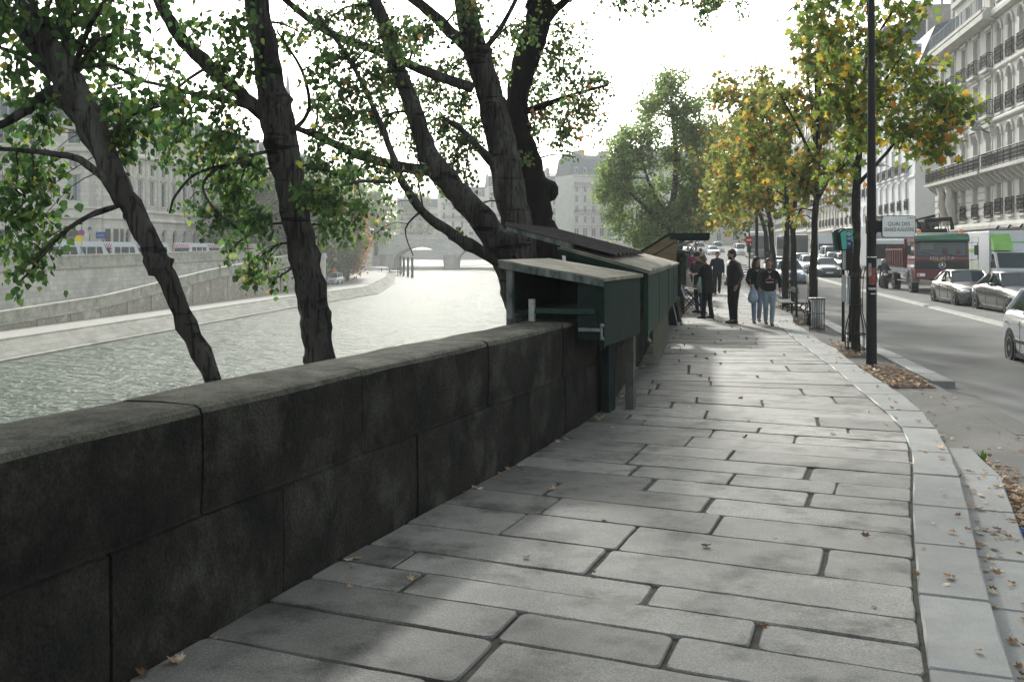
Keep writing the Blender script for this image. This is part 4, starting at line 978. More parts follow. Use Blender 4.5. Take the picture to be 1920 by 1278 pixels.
# set back top storey, corbels, pediments and the pair of carved figures of that building
at_ = MB(); at_.m = 0
zb = gz(62) + .14
ops = [(c - .5, c + .5, 17.0 - zb, 19.2 - zb, False) for c in [1.2 + 2.95 * i for i in range(5)]]
facade(at_, 0, 13.4 * u, 16.8 - zb, 19.9 - zb, ops, .25, -1.0)
at_.box(0.001, 13.4 * u - .001, -9, -1.3, 16.8 - zb, 19.9 - zb); at_.box(-.2, 13.4 * u + .2, -9, -.75, 19.9 - zb, 20.25 - zb)
at_.build('attic', M_STONE2, bB)
for c in [1.2 + 2.95 * i for i in range(5)]:
    m1, m2 = getwin(1.0, 2.2, False); o = inst(m1, 'window', bB, (c, -1.15, 17.0 - zb)); inst(m2, 'pane', o)
for c in [1.2 + 2.95 * i for i in range(5)]:
    pd = MB()
    pd.prism([(c - .95, 9.5 - zb), (c + .95, 9.5 - zb), (c, 10.1 - zb)], -.01, .28, 'y')
    for s_ in (-1, 1):
        pd.prism([(-.01, 8.6 - zb), (.16, 9.0 - zb), (.26, 9.48 - zb), (-.01, 9.48 - zb)][::-1], c + s_ * .78 - .1, c + s_ * .78 + .1, 'x')
    for z in (4.0, 4.5, 5.0, 5.5):
        pd.box(c + .75, c + 2.2, -.01, .07, z - zb, z + .4 - zb)
    pd.build('pediment', M_STONE2, bB)
for k, xo in enumerate((9.0, 11.3)):
    cr = MB(); cr.smooth = True
    cr.tube([(xo, .15, 3.6 - zb), (xo + .1, .3, 4.3 - zb), (xo - .1, .45, 5.0 - zb), (xo + .08, .4, 5.6 - zb), (xo, .45, 6.3 - zb)], [.32, .28, .36, .3, .4], 9, jit=.1)
    cr.ell((xo + .02, .55, 5.75 - zb), (.17, .19, .22)); cr.tube([(xo - .3, .4, 5.45 - zb), (xo - .42, .5, 5.9 - zb), (xo - .1, .6, 6.25 - zb)], [.1, .08, .07], 6); cr.tube([(xo + .3, .4, 5.4 - zb), (xo + .45, .45, 4.9 - zb), (xo + .2, .5, 4.6 - zb)], [.1, .08, .06], 6)
    cr.build('carved_figure', M_STONE, bB)
# shop lettering on the ground floor band of the nearest building
zbA = gz(49) + .14
bd = MB(); bd.box(.3, 12.4, .0, .1, 3.02 - zbA - .66, 3.02 - zbA - .04); bd.build('shop_band', mat('band_stone', (.34, .335, .3), (.3, .29, .26), 2), bA)
text('VAISSELLE MOBILIER CAISSES', 'lettering', .62, mat('letter_pale', (.5, .5, .46), None), bA, (6.4, .12, 3.02 - zbA - .35), (PI / 2, 0, PI), .02)
for x in (2, 4.2, 6.4, 8.6, 10.8): sp = MB(); sp.tube([(x, .1, 3.12 - zbA), (x, .5, 3.2 - zbA)], .02, 5); sp.tube([(x, .45, 3.22 - zbA), (x, .62, 3.02 - zbA)], .07, 6); sp.build('spot_lamp', M_DARK, bA)
# awning of the shop in the cream building
aw = MB(); aw.add([(9.2, .1, 2.9), (12.6, .1, 2.9), (12.6, 1.5, 2.25), (9.2, 1.5, 2.25), (9.2, .1, 2.86), (12.6, .1, 2.86), (12.6, 1.5, 2.0), (9.2, 1.5, 2.0)], [(0, 1, 2, 3), (3, 2, 6, 7), (7, 6, 5, 4), (0, 3, 7, 4), (1, 5, 6, 2)])
aw.build('awning', mat('awning_cloth', (.3, .3, .29), (.22, .22, .21), 2), bB)

# building with quoins set past the side street: its end wall faces us
bC = building('white building with quoined corner and slate roof past the side street', FX(84), 17 * u, [(1.0, 3.0, False, .9), (5.2, 7.6, False, .9), (8.4, 10.8, False, .9), (11.7, 13.9, False, .9), (14.8, 16.4, False, .9)],
              [3.4 + 3.0 * i for i in range(5)], .9, 17.2, mt=mat('white_render', (.7, .71, .7), (.62, .63, .62), .6, .85), cornices=[(3.7, .25, .15), (7.95, .2, .12), (16.9, .35, .35)], rails=[('bal', 8.4, .3, None), ('win', 5.2, .1, None)], quoin=True, mans=3.4, seed=5)
o = MB(); zb = gz(84) + .14
o.box(-.04, 0.01, -3.6, -2.2, 4.9, 7.6); o.box(-.05, .01, -3.7, -2.1, 4.7, 4.85)
o.build('dark_window', M_DARK, bC)
bl = MB(); bl.box(-.4, .0, -9, -.1, 3.3, 4.0); bl.build('shop_fascia', M_DARK, bC)
sg = MB(); sg.box(8.9, 9.1, .5, 2.6, 4.35 - .2, 4.35 + .45, c=.02); sg.tube([(9, 0, 4.7), (9, .6, 4.7)], .03, 5)
sg.tube([(9, 0, 4.3), (9, .6, 4.3)], .03, 5)
sgo = sg.build('projecting_sign', mat('sign_brown', (.12, .06, .045), None, rough=.5), bC)
bC2 = building('tall building whose blank white gable and chimneys rise above the slate roof', FX(102), 13 * u, [(4, 6.2, False, 1), (7.4, 9.6, False, 1), (10.8, 13, False, 1), (14.2, 16.4, False, 1), (17.4, 19.4, False, 1)], [1.6 + 2.7 * i for i in range(4)], 1.0, 23.0,
               mt=mat('gable_render', (.78, .79, .79), (.68, .69, .69), .25, .9, c3=(.56, .57, .57), s3=.15, lo3=.5, hi3=.7), cornices=[(22.7, .3, .3), (3.6, .2, .2)], rails=[('win', 7.4, .1, None), ('bal', 14.2, .3, None)], mans=1.6, seed=6, depth=14)
# restaurant name in script on the hanging board, and building further down
lat = text('Lapérouse', 'lettering', .62, mat('letter_cream', (.6, .52, .4), None), sgo, (8.88, 1.55, 4.47), (PI / 2, 0, -PI / 2), .01)
rest = [(116, 14, 20.5, 'narrow pale building with shuttered windows fourth along the road', .22, 4), (131, 16, 18.0, 'grey building with two iron balconies fifth along the road', .0, 5), (148, 13, 21.5, 'cream building sixth along the road, partly behind plane trees', .3, 4), (162, 20, 19, 'long pale building seventh along the road', .1, 6), (183, 16, 22, 'hazy building eighth along the road', .2, 5), (200, 24, 20, 'hazy long building near the far end of the road', .1, 7), (225, 20, 22, 'last hazy building at the far end of the road', .2, 6)]
for i, (Y, L, tp, lab, q, nc) in enumerate(rest):
    l = lift(Y)
    fl = [(.6 + l, 2.9 + l, False, 1.2)] + [(4.0 + l + k * 3.05, 6.1 + l + k * 3.05, False, .95) for k in range(int((tp - 5) / 3.05))]
    building(lab, FX(Y), L * u - .3, fl, [L * u / nc * (k + .5) for k in range(nc)], .95, tp + l, mt=[M_STONE2, M_STONE, M_STONE2][i % 3], cornices=[(3.35 + l, .3, .25), (tp - .3 + l, .4, .4)],
             rails=[('long' if i % 2 == 0 else 'bal', 7.05 + l, .5, (.2, L * u - .6) if i % 2 == 0 else None), ('win', 4.0 + l, .1, None), ('win', 10.1 + l, .1, None)], mans=2.6, seed=20 + i)
# street end: buildings that face us
endf = [(46, 250, 24, 15, 'pale blank fronted building closing the road under the plane trees', 6), (33, 300, 13, 17, 'hazy building behind the parked cars near the bridge head', 4)]
for i, (X, Y, L, tp, lab, nc) in enumerate(endf):
    l = lift(Y)
    building(lab, (X + L, Y), L, [(.5 + l + k * 3.4, 2.4 + l + k * 3.4, False, 1.1) for k in range(4)], [L / nc * (k + .5) for k in range(nc)], 1.1, tp + l, ang=PI, mt=M_STONE2, cornices=[(tp - .3 + l, .4, .4)], mans=2.5, seed=40 + i, pan=False)
# hazy row of houses past the bridge head, seen between the trunks and the big tree
ang2 = math.radians(180 + 25)
rowd = [(62, 322, 25, 22.5, 8), (40.5, 318, 24, 20.5, 8), (22, 330, 16, 18, 5), (8.5, 352, 17, 19.5, 6), (-7, 372, 20, 17, 6), (-24, 400, 22, 14, 6)]
labs = ['highest hazy mansard building left of the big tree', 'hazy mansard building with long balconies behind the leaning trunks', 'narrow hazy building seen between trunk and roof line', 'paler hazy building just left of the tall trunk', 'lower pale building fading into haze above the bridge', 'lowest faded building at the left end of the hazy row']
for i, (X, Y, L, tp, nc) in enumerate(rowd):
    l = 5.2
    fl = [(.5 + l, 3.0 + l, False, 1.6)] + [(4.6 + l + k * 3.2, 6.8 + l + k * 3.2, False, 1.0) for k in range(max(2, int((tp - 6) / 3.2)))]
    building(labs[i], (X, Y), L - .2, fl, [L / nc * (k + .5) for k in range(nc)], 1.0, tp + l - 1, ang=ang2 if i < 2 else PI + .15, base=l, mt=M_STONE2, cornices=[(3.8 + l, .3, .3), (tp - 1.4 + l, .4, .5)],
             rails=[('long', 7.8 + l, .6, (.3, L - .6)), ('long', tp - 4.3 + l, .6, (.3, L - .6))], mans=5.0 if i < 2 else 3.6, seed=60 + i, pan=False)

# ---- the palace across the river: a frontal block and a long receding wing
PY = 116.0; PX = -58 + .1 * PY
a3 = math.atan2(1, .1)
wing = building('long pale classical palace wing with pedimented windows receding behind the far quay', (PX, PY), 92, [(1.0, 4.2, True, 1.25), (7.2, 10.2, False, 1.3), (11.0, 12.4, False, 1.1)],
                [2.3 + 3.2 * i for i in range(28)], 1.3, 17.2, mt=M_PALAIS, base=0, ang=a3 - PI + PI, cornices=[(5.2, .35, .3), (6.3, .3, .2), (12.9, .5, .5), (17.0, .4, .5)], mans=1.9, depth=16, name='palace', cat='palace', chim=False, seed=70, winframe=M_ZINC)
wing.rotation_euler = (0, 0, a3 + PI); wing.location = (PX + .1 * 92 / math.hypot(1, .1) * 1, PY + 92 / math.hypot(1, .1), 0)
for c in [2.3 + 3.2 * i for i in range(28)]:
    wd_ = MB()
    wd_.prism([(c - 1.0, 10.45), (c + 1.0, 10.45), (c, 11.0)], -.01, .3, 'y')
    for z in (13.6,):
        wd_.box(c - .45, c + .45, -.02, .03, 13.7, 15.9); wd_.box(c + 1.3, c + 1.9, -.01, .14, 13.5, 16.9)
    wd_.box(c + 1.32, c + 1.88, -.01, .1, 6.7, 12.8)
    wd_.build('bay_trim', M_STONE, wing)
front = building('square corner pavilion of the palace facing us, arched ground window and slate roof', (PX - .2, PY - 3), 34, [(1.0, 4.0, True, 1.9), (7.3, 10.2, False, 1.5), (11.2, 12.6, False, 1.2), (13.8, 15.4, False, 1.4)],
                 [3.1 + 4.05 * i for i in range(8)], 1.5, 16.2, mt=M_PALAIS, base=0, ang=PI, cornices=[(5.3, .4, .35), (6.4, .25, .2), (12.9, .5, .45), (16.0, .6, .6)], mans=2.7, depth=14, name='palace', cat='palace', chim=False, quoin=True, seed=71, winframe=M_ZINC)
qn = MB(); z = .2; k = 0
while z < 12.6:
    L = 1.0 if k % 2 else .7
    qn.box(1.4 - L, 1.4, .02, .09, z, z + .42); z += .5; k += 1
qn.build('quoins', M_STONE, front)
# rounded corner between pavilion and wing
cn = MB(); cn.m = 0; R = 1.45; c0 = (0, 0)
for (z0_, z1_, rr) in [(-1, 5.2, R), (5.2, 5.6, R + .25), (5.6, 12.8, R), (12.8, 13.3, R + .4), (13.3, 15.8, R), (15.8, 16.6, R + .45)]:
    cn.tube([(0, 0, z0_), (0, 0, z1_)], rr, 24)
cn.m = 1
for a in (-1.35, -.75, -.15):
    x, y = math.sin(-a) * (R + .02), -math.cos(a) * (R + .02)
    cn.box(-.28, .28, -.05, .05, 1.0, 4.1, Matrix.Translation((math.cos(a) * R, math.sin(a) * R, 0)) @ Matrix.Rotation(a + PI / 2, 4, 'Z'))
co = cn.build('palace', [M_PALAIS, M_GLASS], loc=(PX + .15, PY - 1.4, 0), label='rounded rusticated corner turret joining the palace pavilion and wing', cat='palace')
# spire seen faintly through leaves
sp = MB(); sp.m = 0
sp.tube([(0, 0, 0), (0, 0, 26)], 3.6, 8).box(-6, 6, -14, 14, 0, 20)
sp.prism([(-6.3, 20), (6.3, 20), (0, 29)], -14, 14, 'y')
sp.tube([(0, 0, 26), (0, 0, 32), (0, 0, 32.5), (0, 0, 36), (0, 0, 49)], [1.7, 1.6, 2.1, 1.4, .05], 8)
for k in range(8):
    a = k * PI / 4; sp.tube([(math.cos(a) * 1.9, math.sin(a) * 1.9, 31), (math.cos(a) * 1.9, math.sin(a) * 1.9, 38)], [.25, .03], 5)
sp.build('church', [M_ZINC], loc=(-59, 262, 0), label='pale slender chapel spire rising faintly above the leaves between the trunks', cat='church')

# ---- bridge with three arches
BY = 338.0
def bz(x):
    return 5.35 + .25 * math.cos((x + 15) / 40)
piers = [-42.5, -21.0, 0.5, 22.0]
def under(x):
    for a, b in zip(piers, piers[1:]):
        if a <= x <= b:
            c = (a + b) / 2; hw = (b - a) / 2 - 2.0
            if abs(x - c) < hw: return -3.2 + 5.6 * math.sqrt(max(0, 1 - ((x - c) / hw) ** 2))
    return -5.3
br = empty('stone_bridge', (0, BY, 0), 0, 'pale stone arch bridge crossing the river in the haze', 'bridge')
mb = MB(); xs = []; x = -60.0
while x <= 34: xs.append(x); x += .5
for y0, y1 in ((0, 24),):
    rows = [[(x, y0, under(x)), (x, y0, bz(x) - .3), (x, y1, bz(x) - .3), (x, y1, under(x))] for x in xs]
    mb.loft(rows)
mb.build('arches', mat('bridge_stone', (.62, .61, .57), (.52, .51, .47), .3, .85, brick=(1.5, .6, .02)), br)
mb = MB()
for y in (-.3, 23.8):
    mb.loft([[(x, y, bz(x) - .7), (x, y, bz(x) - .35), (x, y + .25, bz(x) - .3), (x, y + .25, bz(x) + .8), (x, y + .0, bz(x) + .82), (x, y, bz(x) + 1.0), (x, y + .6, bz(x) + 1.0), (x, y + .6, bz(x) - .7)] for x in xs[::4]])
mb.build('parapet', M_STONE2, br)
for p in piers:
    mb = MB()
    for zz, rr in ((-5.6, 2.6), (-1.0, 2.4)): pass
    mb.prism([(p - 2.1, 0), (p - 1.5, -1.8), (p, -2.8), (p + 1.5, -1.8), (p + 2.1, 0)], -5.6, -.6, 'z'); mb.prism([(p - 2.4, .1), (p - 1.7, -2.1), (p, -3.2), (p + 1.7, -2.1), (p + 2.4, .1)], -.6, -.2, 'z')
    mb.build('pier', M_STONE, br)
# ================================================================ book stalls on the parapet
def frame_at(X, Y, dx, dy):
    """root rotation so that local +x runs along the wall away from us, +y towards the river"""
    return math.atan2(dy, dx)
def lathe(mb, prof, n=12, c=(0, 0, 0)):
    mb.loft([[(c[0] + r * math.cos(2 * PI * j / n), c[1] + r * math.sin(2 * PI * j / n), c[2] + z) for j in range(n)] for r, z in prof]); return mb
M_ROOFB = mat('felt_roof', (0.25, 0.235, 0.18), (0.14, 0.135, 0.105), 3.5, .9, .4, 30, c3=(.36, .34, .27), s3=1.2, lo3=.5, hi3=.7)
M_PEEL = mat('peeling_paint', (0.17, 0.18, 0.16), (0.03, 0.05, 0.045), 9, .85, .4, 30, stretch=(1, 1, .35))
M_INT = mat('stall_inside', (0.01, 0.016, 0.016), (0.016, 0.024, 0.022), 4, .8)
M_TAR = mat('tarred_sheet', (0.022, 0.017, 0.015), (0.04, 0.032, 0.028), 5, .55, .3, 30)
M_PLY = mat('tan_plywood', (0.2, 0.145, 0.09), (0.14, 0.1, 0.06), 2, .75, .15, 20, stretch=(1, 1, 4))
def stall_body(root, L, zf, zb_, low, hgt=.0, closed_near=False, roofm=M_ROOFB, gm=M_GREEN, roofname='roof', over=.05):
    b = MB()
    b.box(.03, L - .03, .04, .98, 1.185, 1.21)                      # floor
    b.box(.02, L - .02, .955, .99, 1.2, zb_ - .05)                 # back
    b.add([(L - .035, .03, 1.2), (L - .035, .97, 1.2), (L - .035, .97, zb_ - .05), (L - .035, .03, zf - .05), (L, .03, 1.2), (L, .97, 1.2), (L, .97, zb_ - .05), (L, .03, zf - .05)], [(0, 1, 2, 3), (7, 6, 5, 4), (0, 4, 5, 1), (2, 6, 7, 3), (1, 5, 6, 2), (3, 7, 4, 0)])
    if closed_near: b.add([(0.0, .03, 1.14), (0.0, .97, 1.14), (0.0, .97, zb_ - .05), (0.0, .03, zf - .05), (.035, .03, 1.14), (.035, .97, 1.14), (.035, .97, zb_ - .05), (.035, .03, zf - .05)], [(3, 2, 1, 0), (4, 5, 6, 7), (1, 5, 4, 0), (3, 7, 6, 2), (2, 6, 5, 1), (0, 4, 7, 3)])
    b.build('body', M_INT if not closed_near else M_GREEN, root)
    f = MB(); f.box(0.05, L, -.03, .0, low, zf - .01, c=.006); f.box(0.0, .055, -.045, .015, low - .01, zf - .005, c=.006)
    if L > 2: f.box(L / 2 - .004, L / 2 + .004, -.034, -.028, low + .01, zf - .02)
    f.build('front_flap', gm, root)
    r = MB(); t = .035
    r.add([(-over, -.06, zf), (L + .01, -.06, zf), (L + .01, 1.08, zb_), (-over, 1.08, zb_), (-over, -.06, zf + t), (L + .01, -.06, zf + t), (L + .01, 1.08, zb_ + t), (-over, 1.08, zb_ + t)],
          [(0, 3, 2, 1), (4, 5, 6, 7), (0, 1, 5, 4), (1, 2, 6, 5), (2, 3, 7, 6), (3, 0, 4, 7)])
    r.build(roofname, roofm, root)
    e = MB()
    e.add([(-over - .012, -.05, zf - .05), (-over - .012, 1.07, zb_ - .05), (-over - .012, 1.07, zb_ + .02), (-over - .012, -.05, zf + .02), (-over + .02, -.05, zf - .05), (-over + .02, 1.07, zb_ - .05), (-over + .02, 1.07, zb_ + .02), (-over + .02, -.05, zf + .02)],
          [(3, 2, 1, 0), (4, 5, 6, 7), (0, 1, 5, 4), (1, 2, 6, 5), (2, 3, 7, 6), (3, 0, 4, 7)])
    e.build('roof_edge', M_PEEL if not closed_near else M_GREEN, root)
    return root
a1_ = math.atan2(.94, .345)
s1 = empty('book_stall', (.884, 10.0, 0), a1_, 'nearest dark green book box, empty with its end open, on the parapet', 'book stall')
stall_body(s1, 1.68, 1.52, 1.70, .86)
pz = MB(); pz.box(-.02, .05, .93, 1.0, 1.12, 1.66, c=.008); pz.build('corner_post', M_PEEL, s1)
pz = MB(); pz.box(-.005, .05, .70, .76, 1.09, 1.33, c=.006); pz.build('short_post', mat('pale_wood', (.36, .36, .33), (.2, .21, .19), 12, .8), s1)
pz = MB(); pz.box(.0, .03, .05, .68, 1.185, 1.24, c=.004); pz.build('cross_bar', M_GREENL, s1)
pz = MB(); pz.box(.02, .06, .02, .24, .93, 1.5); pz.build('end_board', M_INT, s1)
pz = MB()
for x in (.4, 1.2): pz.box(x, x + .09, .1, .9, 1.10, 1.185)
pz.build('bearer', M_INT, s1)
pz = MB(); pz.box(-.03, .0, -.02, .22, 1.015, 1.05, c=.004).tube([(-.02, -.02, .93), (-.02, -.02, 1.1)], .014, 8).ell((-.03, -.03, 1.08), (.022, .022, .022)).ell((-.03, -.03, .95), (.02, .02, .02)); pz.build('hinge', mat('zinc_plated', (.22, .24, .24), (.12, .13, .13), 20, .5, metal=.7), s1)
pz = MB()
for x, y0, y1 in ((1.55, .02, .12),): pz.box(x, x + .12, y0, y1, .0, 1.16, c=.006)
pz.build('prop', mat('grey_prop', (.1, .105, .09), (.06, .065, .055), 5), s1)
pz = MB(); pz.box(1.2, 1.5, .22, .3, .0, 1.1, c=.006); pz.build('dark_prop', M_INT, s1)

s2 = empty('book_stall', (1.64, 12.3, 0), math.atan2(.98, .215), 'second green book box with slatted roof and dark corrugated sheet laid over it', 'book stall')
stall_body(s2, 4.25, 1.525, 1.83, .77, closed_near=True, gm=M_GREENL)
b = MB()
for k in range(8):
    x = -.03 + k * .535
    b.add([(x, -.08, 1.563), (x + .53, -.08, 1.563), (x + .53, 1.05, 1.865), (x, 1.05, 1.865), (x, -.08, 1.575), (x + .53, -.08, 1.62), (x + .53, 1.05, 1.92), (x, 1.05, 1.88)], [(0, 3, 2, 1), (4, 5, 6, 7), (0, 1, 5, 4), (1, 2, 6, 5), (2, 3, 7, 6), (3, 0, 4, 7)])
b.build('roof_slats', M_ROOFB, s2)
b = MB(); prof = []; n = 64; Lc = 3.9
for j in range(n + 1):
    x = .02 + Lc * j / n; prof.append((x, .02 + .055 * (1 - ((j % 8) / 7)) if j % 8 else .02))
for (y, z), (y2, z2) in (((.34, 1.745), (1.78, 2.13)),):
    v = [(x, y, z + h) for x, h in prof] + [(x, y2, z2 + h) for x, h in prof] + [(x, y, z + h - .008) for x, h in prof] + [(x, y2, z2 + h - .008) for x, h in prof]; m_ = n + 1
    f = [(j, j + 1, m_ + j + 1, m_ + j) for j in range(n)] + [(2 * m_ + j, 3 * m_ + j, 3 * m_ + j + 1, 2 * m_ + j + 1) for j in range(n)] + [(j, 2 * m_ + j, 2 * m_ + j + 1, j + 1) for j in range(n)] + [(m_ + j, m_ + j + 1, 3 * m_ + j + 1, 3 * m_ + j) for j in range(n)]
    b.add(v, f)
b.build('corrugated_sheet', M_TAR, s2)
b = MB(); b.add([(0.02, .9, 1.84), (.08, .9, 1.84), (.08, 1.76, 2.08), (.02, 1.76, 2.08), (0.02, .9, 1.91), (.08, .9, 1.91), (.08, 1.76, 2.13), (.02, 1.76, 2.13)], [(0, 3, 2, 1), (4, 5, 6, 7), (0, 1, 5, 4), (1, 2, 6, 5), (2, 3, 7, 6), (3, 0, 4, 7)]); b.build('rafter', M_PEEL, s2)
b = MB(); b.tube([(.02, -.04, .70), (.02, -.04, .84)], .012, 6).ell((.02, -.05, .71), (.03, .03, .03)); b.build('latch', mat('zinc_plated', (.2, .2, .2)), s2)
s2b = empty('book_stall', (2.57, 16.62, 0), math.atan2(.98, .205), 'third closed green book box continuing the same roof line as the slatted one', 'book stall')
stall_body(s2b, 4.0, 1.525, 1.83, .80, closed_near=True, gm=M_GREENL)
# pale boards propped under the boxes
bd0 = None
for i, (y_, l_) in enumerate([(15.9, .78), (16.9, .76), (17.9, .76), (19.0, .72), (20.0, .7)]):
    x = wx(y_) + .06; lab = ['nearest pale upright board propped under the slatted book box', 'second pale board from the front under the book boxes', 'third pale board under the book boxes', 'fourth pale board under the book boxes', 'last pale board under the book boxes, nearest the open stall'][i]
    b = MB(); b.box(0.17, .27, 0, .035, 0, l_, c=.006); b.build('board', mat('pale_board', (.24, .23, .18), (.17, .165, .13), 4, .8, .2, 30, stretch=(1, 1, .3)), loc=(x, y_, lift(y_)), rz=-.1, label=lab, cat='board', group='boards under the book boxes')

# open stall with raised lid
s3 = empty('book_stall', (3.82, 22.5, 0), math.atan2(.98, .19), 'open book stall with raised lid and tan plywood end panel', 'book stall')
b = MB(); b.box(0, 4, 0.02, .98, 1.12, 1.17); b.box(0, 4, .95, .99, 1.17, 1.72); b.box(0, .03, .0, .98, .95, 1.52); b.box(3.97, 4, .0, .98, 1.12, 1.72); b.box(1.98, 2.01, .05, .95, 1.12, 1.6)
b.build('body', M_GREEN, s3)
b = MB(); b.prism([(.95, 1.52), (.95, 1.72), (.27, 2.14), (.1, 2.14), (.1, 1.45), (.25, 1.52)], 0.0, .02, 'x'); b.build('end_panel', M_PLY, s3)
b = MB(); b.add([(-.04, 1.02, 1.70), (4.05, 1.02, 1.70), (4.05, .24, 2.18), (-.04, .24, 2.18), (-.04, 1.02, 1.74), (4.05, 1.02, 1.74), (4.05, .24, 2.22), (-.04, .24, 2.22)], [(0, 3, 2, 1), (4, 5, 6, 7), (0, 1, 5, 4), (1, 2, 6, 5), (2, 3, 7, 6), (3, 0, 4, 7)][::1]); b.build('roof', M_GREEN, s3)
b = MB(); b.box(-.04, 4.05, -.62, .26, 2.16, 2.2); b.box(-.04, 4.05, -.64, -.6, 2.08, 2.2); b.box(-.04, 0, -.62, .24, 2.06, 2.16); b.box(1.9, 1.95, -.62, .24, 2.06, 2.16); b.box(4.0, 4.05, -.62, .24, 2.06, 2.16); b.build('raised_lid', M_GREEN, s3)
b = MB(); b.tube([(.0, .02, 1.5), (.02, -.4, 2.08)], .012, 5); b.tube([(.0, .85, 1.56), (.0, .12, 2.0)], .014, 5); b.tube([(4, .02, 1.5), (4.02, -.4, 2.08)], .012, 5); b.build('strut', M_DARK, s3)
# rows of books inside, each row a thing
bc = [(.3, .06, .05), (.5, .45, .36), (.06, .12, .2), (.4, .3, .1), (.1, .2, .12), (.55, .52, .48)]
for r_, (x0_, z0_) in enumerate([(.1, 1.18), (2.08, 1.18), (.1, 1.45), (2.08, 1.45)]):
    q = MB(); x = x0_
    while x < x0_ + 1.75:
        t = random.uniform(.02, .05); h = random.uniform(.16, .24); q.m = random.randrange(6); q.box(x, x + t - .003, .35 + (r_ > 1) * .25, .52 + (r_ > 1) * .25, z0_, z0_ + h); x += t
    ro = q.build('book_row', [mat('book_%d' % i, c, rough=.6) for i, c in enumerate(bc)], loc=s3.location, rz=s3.rotation_euler.z, label=['near lower row of old books in the open stall', 'far lower row of old books in the open stall', 'near upper row of old books in the open stall', 'far upper row of old books in the open stall'][r_], cat='books', group='rows of books in the open stall')
# goods by the open stall
def leaning(name, label, cat, px, pyb, w_, h_, m_, ang=.2, rz=0, th=.02, group=None):
    p = gnd(px, pyb, 0); b = MB(); M = Matrix.Rotation(-ang, 4, 'Y'); b.box(0, th, -w_ / 2, w_ / 2, 0, h_, M, .004)
    return b.build(name, m_, loc=(p.x, p.y, 0), rz=rz, label=label, cat=cat, group=group)
M_PALE = mat('pale_blue_board', (.42, .47, .48), (.33, .38, .39), 4, .6)
leaning('board', 'pale blue white board leaning on the stall, nearer and taller of two', 'board', 1264, 608, .5, .92, M_PALE, .23, .15)
leaning('board', 'narrow pale board leaning just left of the taller one below the stall', 'board', 1257, 604, .5, .75, M_PALE, .18, .15)
leaning('board', 'thin pale display panel standing edge on beside the folding table', 'board', 1279, 588, .5, .82, mat('pale_board', (.3, .3, .3)), .02, .1)
b = MB(); b.box(-.02, .02, -.3, .3, 0, .42, Matrix.Rotation(-.35, 4, 'Y'), .005)
b.build('print', [mat('violet_print', (.32, .36, .5), (.45, .48, .56), 6, .5)], loc=(3.97, 23.3, .72 + .0), rz=.1, label='pale violet print hanging off the front of the open stall', cat='print')
b = MB()
for k in range(9):
    b.m = k % 3; x = 3.98 + .19 * k * .33 + random.uniform(-.02, .03); y = 23.6 + k * .33
    b.box(x, x + .03, y, y + .26, .95 + .1 * (k % 2), 1.35 + .12 * (k % 3))
b.build('print_rack', [mat('rack_paper', (.2, .2, .18)), mat('rack_dark', (.04, .04, .04)), mat('rack_brown', (.14, .1, .07))], label='row of prints clipped to the front of the open stall', cat='prints')
for i, (x, y, h_, t) in enumerate([(4.25, 25.3, .62, .1), (4.38, 26.2, .5, .12), (4.6, 27.3, .55, .1)]):
    b = MB(); M = Matrix.Rotation(-.2, 4, 'Y'); b.box(0, .03, -.25, .25, 0, h_, M, .003); b.m = 1; b.box(.031, .034, -.2, .2, .05, h_ - .05, M)
    b.build('framed_picture', [M_WOOD, mat('rack_paper', (.2, .2, .18))], loc=(x, y, 0), label=['framed picture on the ground, nearest below the open stall', 'framed picture on the ground, middle of three below the stall', 'framed picture on the ground, farthest below the stall'][i], cat='picture')
# folding table
p = gnd(1306, 588, 0)
tb = empty('folding_table', (p.x - .0, p.y + .3, 0), -.1, 'small folding table with red edged top and crossed dark legs', 'table')
b = MB(); b.box(-.32, .36, -.3, .3, .70, .725, c=.006); b.build('table_top', M_WHITE, tb); b = MB(); b.box(-.33, .37, -.31, .31, .685, .7); b.build('rim', mat('red_edge', (.35, .06, .04), None), tb)
for s_ in (-.26, .26):
    for q in (-1, 1):
        b = MB(); b.tube([(q * .34, s_, 0), (-q * .26, s_, .69)], .016, 6); b.build('leg', M_DARK, tb)
b = MB(); b.tube([(-.2, -.26, .2), (-.2, .26, .2)], .012, 5).tube([(.2, -.26, .2), (.2, .26, .2)], .012, 5); b.build('stretcher', M_DARK, tb)
for i, (x, y, c) in enumerate([(-.1, 0, (.5, .35, .3)), (.15, .1, (.55, .5, .3)), (.02, -.15, (.05, .05, .05))]):
    b = MB(); b.box(-.08, .08, -.06, .06, 0, .05, c=.004); b.build('book', mat('tbook%d' % i, c), loc=(tb.location.x + x, tb.location.y + y, .726), rz=i, label=['pinkish book at the left on the folding table', 'yellowish book at the right on the folding table', 'black book at the front of the folding table'][i], cat='book')
p = gnd(1296, 578, 0)
ch = empty('folding_stool', (p.x, p.y + .4, 0), .2, 'low folding stool with crossed dark legs behind the folding table', 'stool')
b = MB(); b.box(-.2, .2, -.2, .2, .44, .47, c=.005); b.build('seat', M_DARK, ch)
for s_ in (-.17, .17):
    for q in (-1, 1):
        b = MB(); b.tube([(q * .2, s_, 0), (-q * .2, s_, .44)], .012, 5); b.build('leg', M_DARK, ch)
